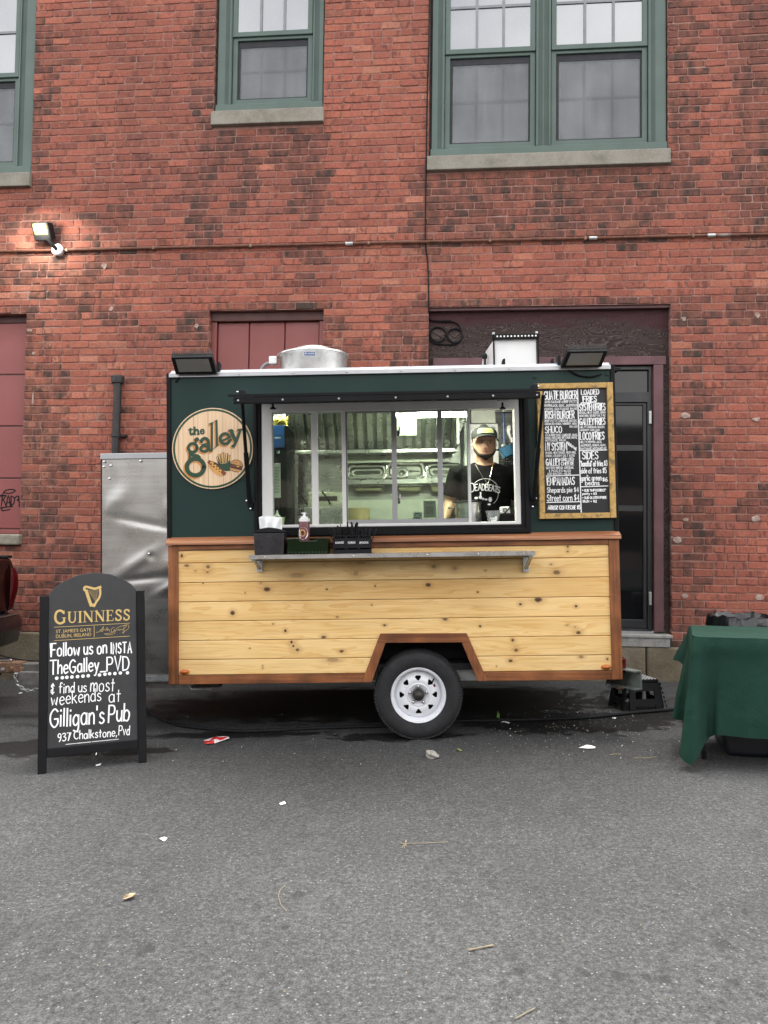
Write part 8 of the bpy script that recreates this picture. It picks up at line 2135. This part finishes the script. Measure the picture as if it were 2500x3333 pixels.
# ================================================================ ON THE GROUND
hose = thing('black_hose', 'long black hose lying on the asphalt from the truck end to the table', 'hose')
pts = [(330, 2225), (420, 2255), (480, 2312), (525, 2340), (590, 2361), (680, 2372), (770, 2380), (860, 2378), (1000, 2371), (1140, 2366), (1245, 2363), (1330, 2356), (1480, 2348), (1620, 2345), (1780, 2341), (1910, 2335), (2000, 2326), (2080, 2318), (2190, 2310), (2300, 2305)]
MB().tube(catmull([tuple(G(*p, .015)) for p in pts], 5), .0135, 8).build('hose_tube', M_BLACKM, hose, smooth=True)
def flat_bit(name, label, cat, pxs, mat, lift=.004, crumple=.006, th=.0012, group=None):
    P = [G(*p, lift) for p in pxs]; c = sum(P, Vector()) / len(P); n = len(P)
    t = thing(name, label, cat, Matrix.Translation(c), group)
    m = MB(); vs = [c + Vector((0, 0, crumple))] + [p + Vector((0, 0, U(0, crumple))) for p in P] + [c.lerp(p, .55) + Vector((0, 0, U(0, crumple * 1.5))) for p in P]
    fs = [(0, n + 1 + i, n + 1 + (i + 1) % n) for i in range(n)] + [(n + 1 + i, 1 + i, 1 + (i + 1) % n, n + 1 + (i + 1) % n) for i in range(n)]
    o = m.add([v - c for v in vs], fs).build(name + '_sheet', mat, t); s_ = o.modifiers.new('solid', 'SOLIDIFY'); s_.thickness = th; s_.offset = 1
    return t
def wrapper_mat():
    t = NT('red_wrapper_print'); n = t.ramp(t.noise(t.co((10, 10, 10)), 1.4, 1), [(.5, 0.0), (.53, 1.0)])
    return t.base(t.mix(n, (.5, .012, .015), (.75, .7, .7)), .3, 0, .5)
flat_bit('snack_wrapper', 'crumpled red and white snack wrapper on the asphalt beside the hose', 'wrapper', [(662, 2412), (690, 2407), (745, 2401), (747, 2409), (722, 2414), (700, 2420), (668, 2423)], wrapper_mat(), .006, .022)
zo3 = lambda a, b: (1300 + a / 1.659, 2150 + b / 1.659)
flat_bit('paper_napkin', 'torn white napkin lying flat beyond the trailer wheel', 'napkin', [zo3(*p) for p in ((968, 474), (985, 466), (1000, 466), (1012, 457), (1040, 462), (1060, 468), (1055, 476), (1020, 478))], M_TISSUE, .004, .01)
flat_bit('paper_scrap', 'small white paper scrap next to the hose under the trailer', 'paper scrap', [zo3(*p) for p in ((548, 333), (575, 332), (598, 335), (590, 341), (570, 336))], M_PAPER)
flat_bit('paper_scrap', 'pale paper scrap on the wet patch beside the hose', 'paper scrap', [zo3(*p) for p in ((1148, 308), (1172, 309), (1166, 314), (1150, 312))], M_PAPER)
flat_bit('paper_scrap', 'white scrap below the sandwich board', 'paper scrap', [(312, 2489), (330, 2487), (327, 2493), (312, 2494)], M_PAPER)
flat_bit('paper_scrap', 'white square scrap on open asphalt, uppermost of the two in the middle of the lot', 'paper scrap', [(909, 2615), (926, 2610), (931, 2616), (914, 2620)], M_PAPER)
flat_bit('paper_scrap', 'folded white scrap on open asphalt, between the board and the dry leaf', 'paper scrap', [(519, 2732), (536, 2725), (545, 2728), (535, 2738)], M_PAPER)
flat_bit('paper_scrap', 'tiny white scrap on the asphalt under the tongue chain', 'paper scrap', [(60, 2257), (70, 2253), (73, 2256), (63, 2259)], M_PAPER)
gl_ = plain('leaf_tan', (.30, .22, .13), .7, 0, .3, 60)
zo2 = lambda a, b: (a / 1.3272, 2450 + b / 1.3272)
flat_bit('dry_leaf', 'curled tan leaf on the asphalt in front of the sandwich board', 'leaf', [zo2(*p) for p in ((528, 638), (540, 627), (560, 618), (586, 615), (582, 628), (566, 634), (545, 637))], gl_, .006, .016)
flat_bit('green_leaf', 'small yellow green leaf by the stone near the wheel', 'leaf', [zo3(*p) for p in ((311, 480), (325, 478), (340, 488), (330, 492), (318, 488))], plain('leaf_green', (.25, .27, .08), .6), .004, .008)
flat_bit('green_packet', 'green and white packet lying on the hose under the trailer', 'packet', [zo3(*p) for p in ((521, 318), (526, 294), (543, 292), (540, 305), (540, 319))], plain('lime_packet', (.16, .34, .05), .45), .012, .03)
rk_ = G(*zo3(174, 526)); stn_ = thing('broken_stone', 'grey broken stone on the asphalt in front of the wheel', 'stone', Matrix.Translation(rk_))
bm = bmesh.new(); bmesh.ops.create_icosphere(bm, subdivisions=3, radius=.05)
for v in bm.verts:
    k = 1 + .22 * math.sin(v.co.x * 60 + 1) * math.cos(v.co.y * 50) + .15 * math.sin(v.co.z * 90 + v.co.x * 40); v.co = Vector((v.co.x * k * 1.05, v.co.y * k * .8, v.co.z * k * .62 + .022 - .3 * v.co.x * .5))
me = bpy.data.meshes.new('stone'); bm.to_mesh(me); bm.free(); me.materials.append(make_stone('pale_stone', (.25, .23, .2), (.36, .34, .31), (.46, .44, .41), 30, .6, 150)); o = bpy.data.objects.new('rock', me); col.objects.link(o); o.parent = stn_
M_STRAW = plain('dry_stem', (.21, .175, .11), .7, 0, .25, 40)
zo4 = lambda a, b: (1250 + a / 1.3272, 2450 + b / 1.3272)
def twig(label, pxs, r, fn=zo4):
    P = [G(*fn(*p), .006) for p in pxs]; c = sum(P, Vector()) / len(P); t = thing('dry_twig', label, 'twig', Matrix.Translation(c))
    MB().tube([tuple(p - c) for p in (catmull([tuple(p) for p in P], 4) if 0 else P)], r, 6).build('stem', M_STRAW, t, smooth=True); return t, c
t_, c = twig('thin dry stalk with a tuft at one end on the middle asphalt', ((70, 392), (150, 391), (230, 388), (275, 385)), .0016)
for pp in (((98, 378), (85, 414)), ((70, 385), (100, 405)), ((92, 376), (96, 402)), ((84, 398), (78, 412))):
    MB().tube([tuple(G(*zo4(*p), .008) - c) for p in pp], .0015, 5).build('tuft_blade', M_STRAW, t_)
twig('short thick straw on the near asphalt', ((366, 853), (420, 841), (475, 832)), .0026); twig('pale split straw lying against the thick straw', ((362, 846), (400, 846), (470, 829)), .002)
twig('slim straw nearest the bottom edge of the lot', ((568, 1148), (610, 1125), (653, 1102)), .0018)
twig('fine curved grass stem on the near asphalt', ((1232, 572), (1208, 596), (1203, 622), (1213, 655), (1238, 684)), .0014, zo2)
twig('bent twig on the asphalt between trailer and table', ((1265, 527), (1300, 526), (1340, 526), (1388, 519)), .0026, zo3); twig('short pale twig beyond the wheel, above the bent twig', ((1136, 511), (1160, 505), (1195, 506)), .0034, zo3)
# countless chips, seeds and stone crumbs
m = MB(); mats = [M_PAPER, M_STRAW, plain('pale_chip', (.26, .25, .235), .8), plain('ochre_seed', (.27, .2, .09), .7)]
def crumb(p, s, mi):
    a = U(0, 6.28); l = s * U(.6, 2.2); c_, s_ = math.cos(a), math.sin(a); q = []
    for x, y in ((-l, -s), (l, -s), (l * .8, s), (-l, s)): q.append((p.x + (x * c_ - y * s_) * .5, p.y + (x * s_ + y * c_) * .5))
    z = p.z; h = s * U(.25, .7)
    m.hexa([(x, y, z - .002) for x, y in q] + [(p.x + (x - p.x) * .8, p.y + (y - p.y) * .8, z + h) for x, y in q], mi)
for i in range(430):
    px, py = random.gauss(1880, 190), random.gauss(2362, 38); crumb(G(px, py), U(.002, .0065), random.choice((0, 1, 2, 2, 3, 1)))
for i in range(260): crumb(G(U(500, 2200), random.gauss(2420, 50)), U(.002, .0048), random.choice((0, 1, 2, 2)))
for i in range(420): crumb(G(U(0, 2500), 2480 + 850 * rnd() ** 1.5), U(.0012, .0035), random.choice((2, 2, 2, 2, 2, 1, 3)))
for i in range(120): crumb(G(U(800, 1500), random.gauss(2390, 22)), U(.002, .005), random.choice((2, 1, 2)))
m.build('litter', mats, None, kind='stuff', label='scattered pale chips, seeds and crumbs on the asphalt')

# ---------------------------------------------------------------- set every thing's own origin at its base
def rebase(root):
    pts = []
    inv = root.matrix_world.inverted()
    def walk(o, M):
        if o.type == 'MESH':
            bb = [Vector(c_) for c_ in o.bound_box]
            pts.extend(M @ c_ for c_ in bb)
        for ch in o.children: walk(ch, M @ ch.matrix_basis)
    walk(root, Matrix())
    if not pts: return
    c = Vector(((min(p.x for p in pts) + max(p.x for p in pts)) / 2, (min(p.y for p in pts) + max(p.y for p in pts)) / 2, min(p.z for p in pts)))
    root.matrix_world = root.matrix_world @ Matrix.Translation(c)
    for ch in root.children: ch.matrix_basis = Matrix.Translation(-c) @ ch.matrix_basis
bpy.context.view_layer.update()
for o in list(sc.objects):
    if o.parent is None and o.type == 'EMPTY': rebase(o)
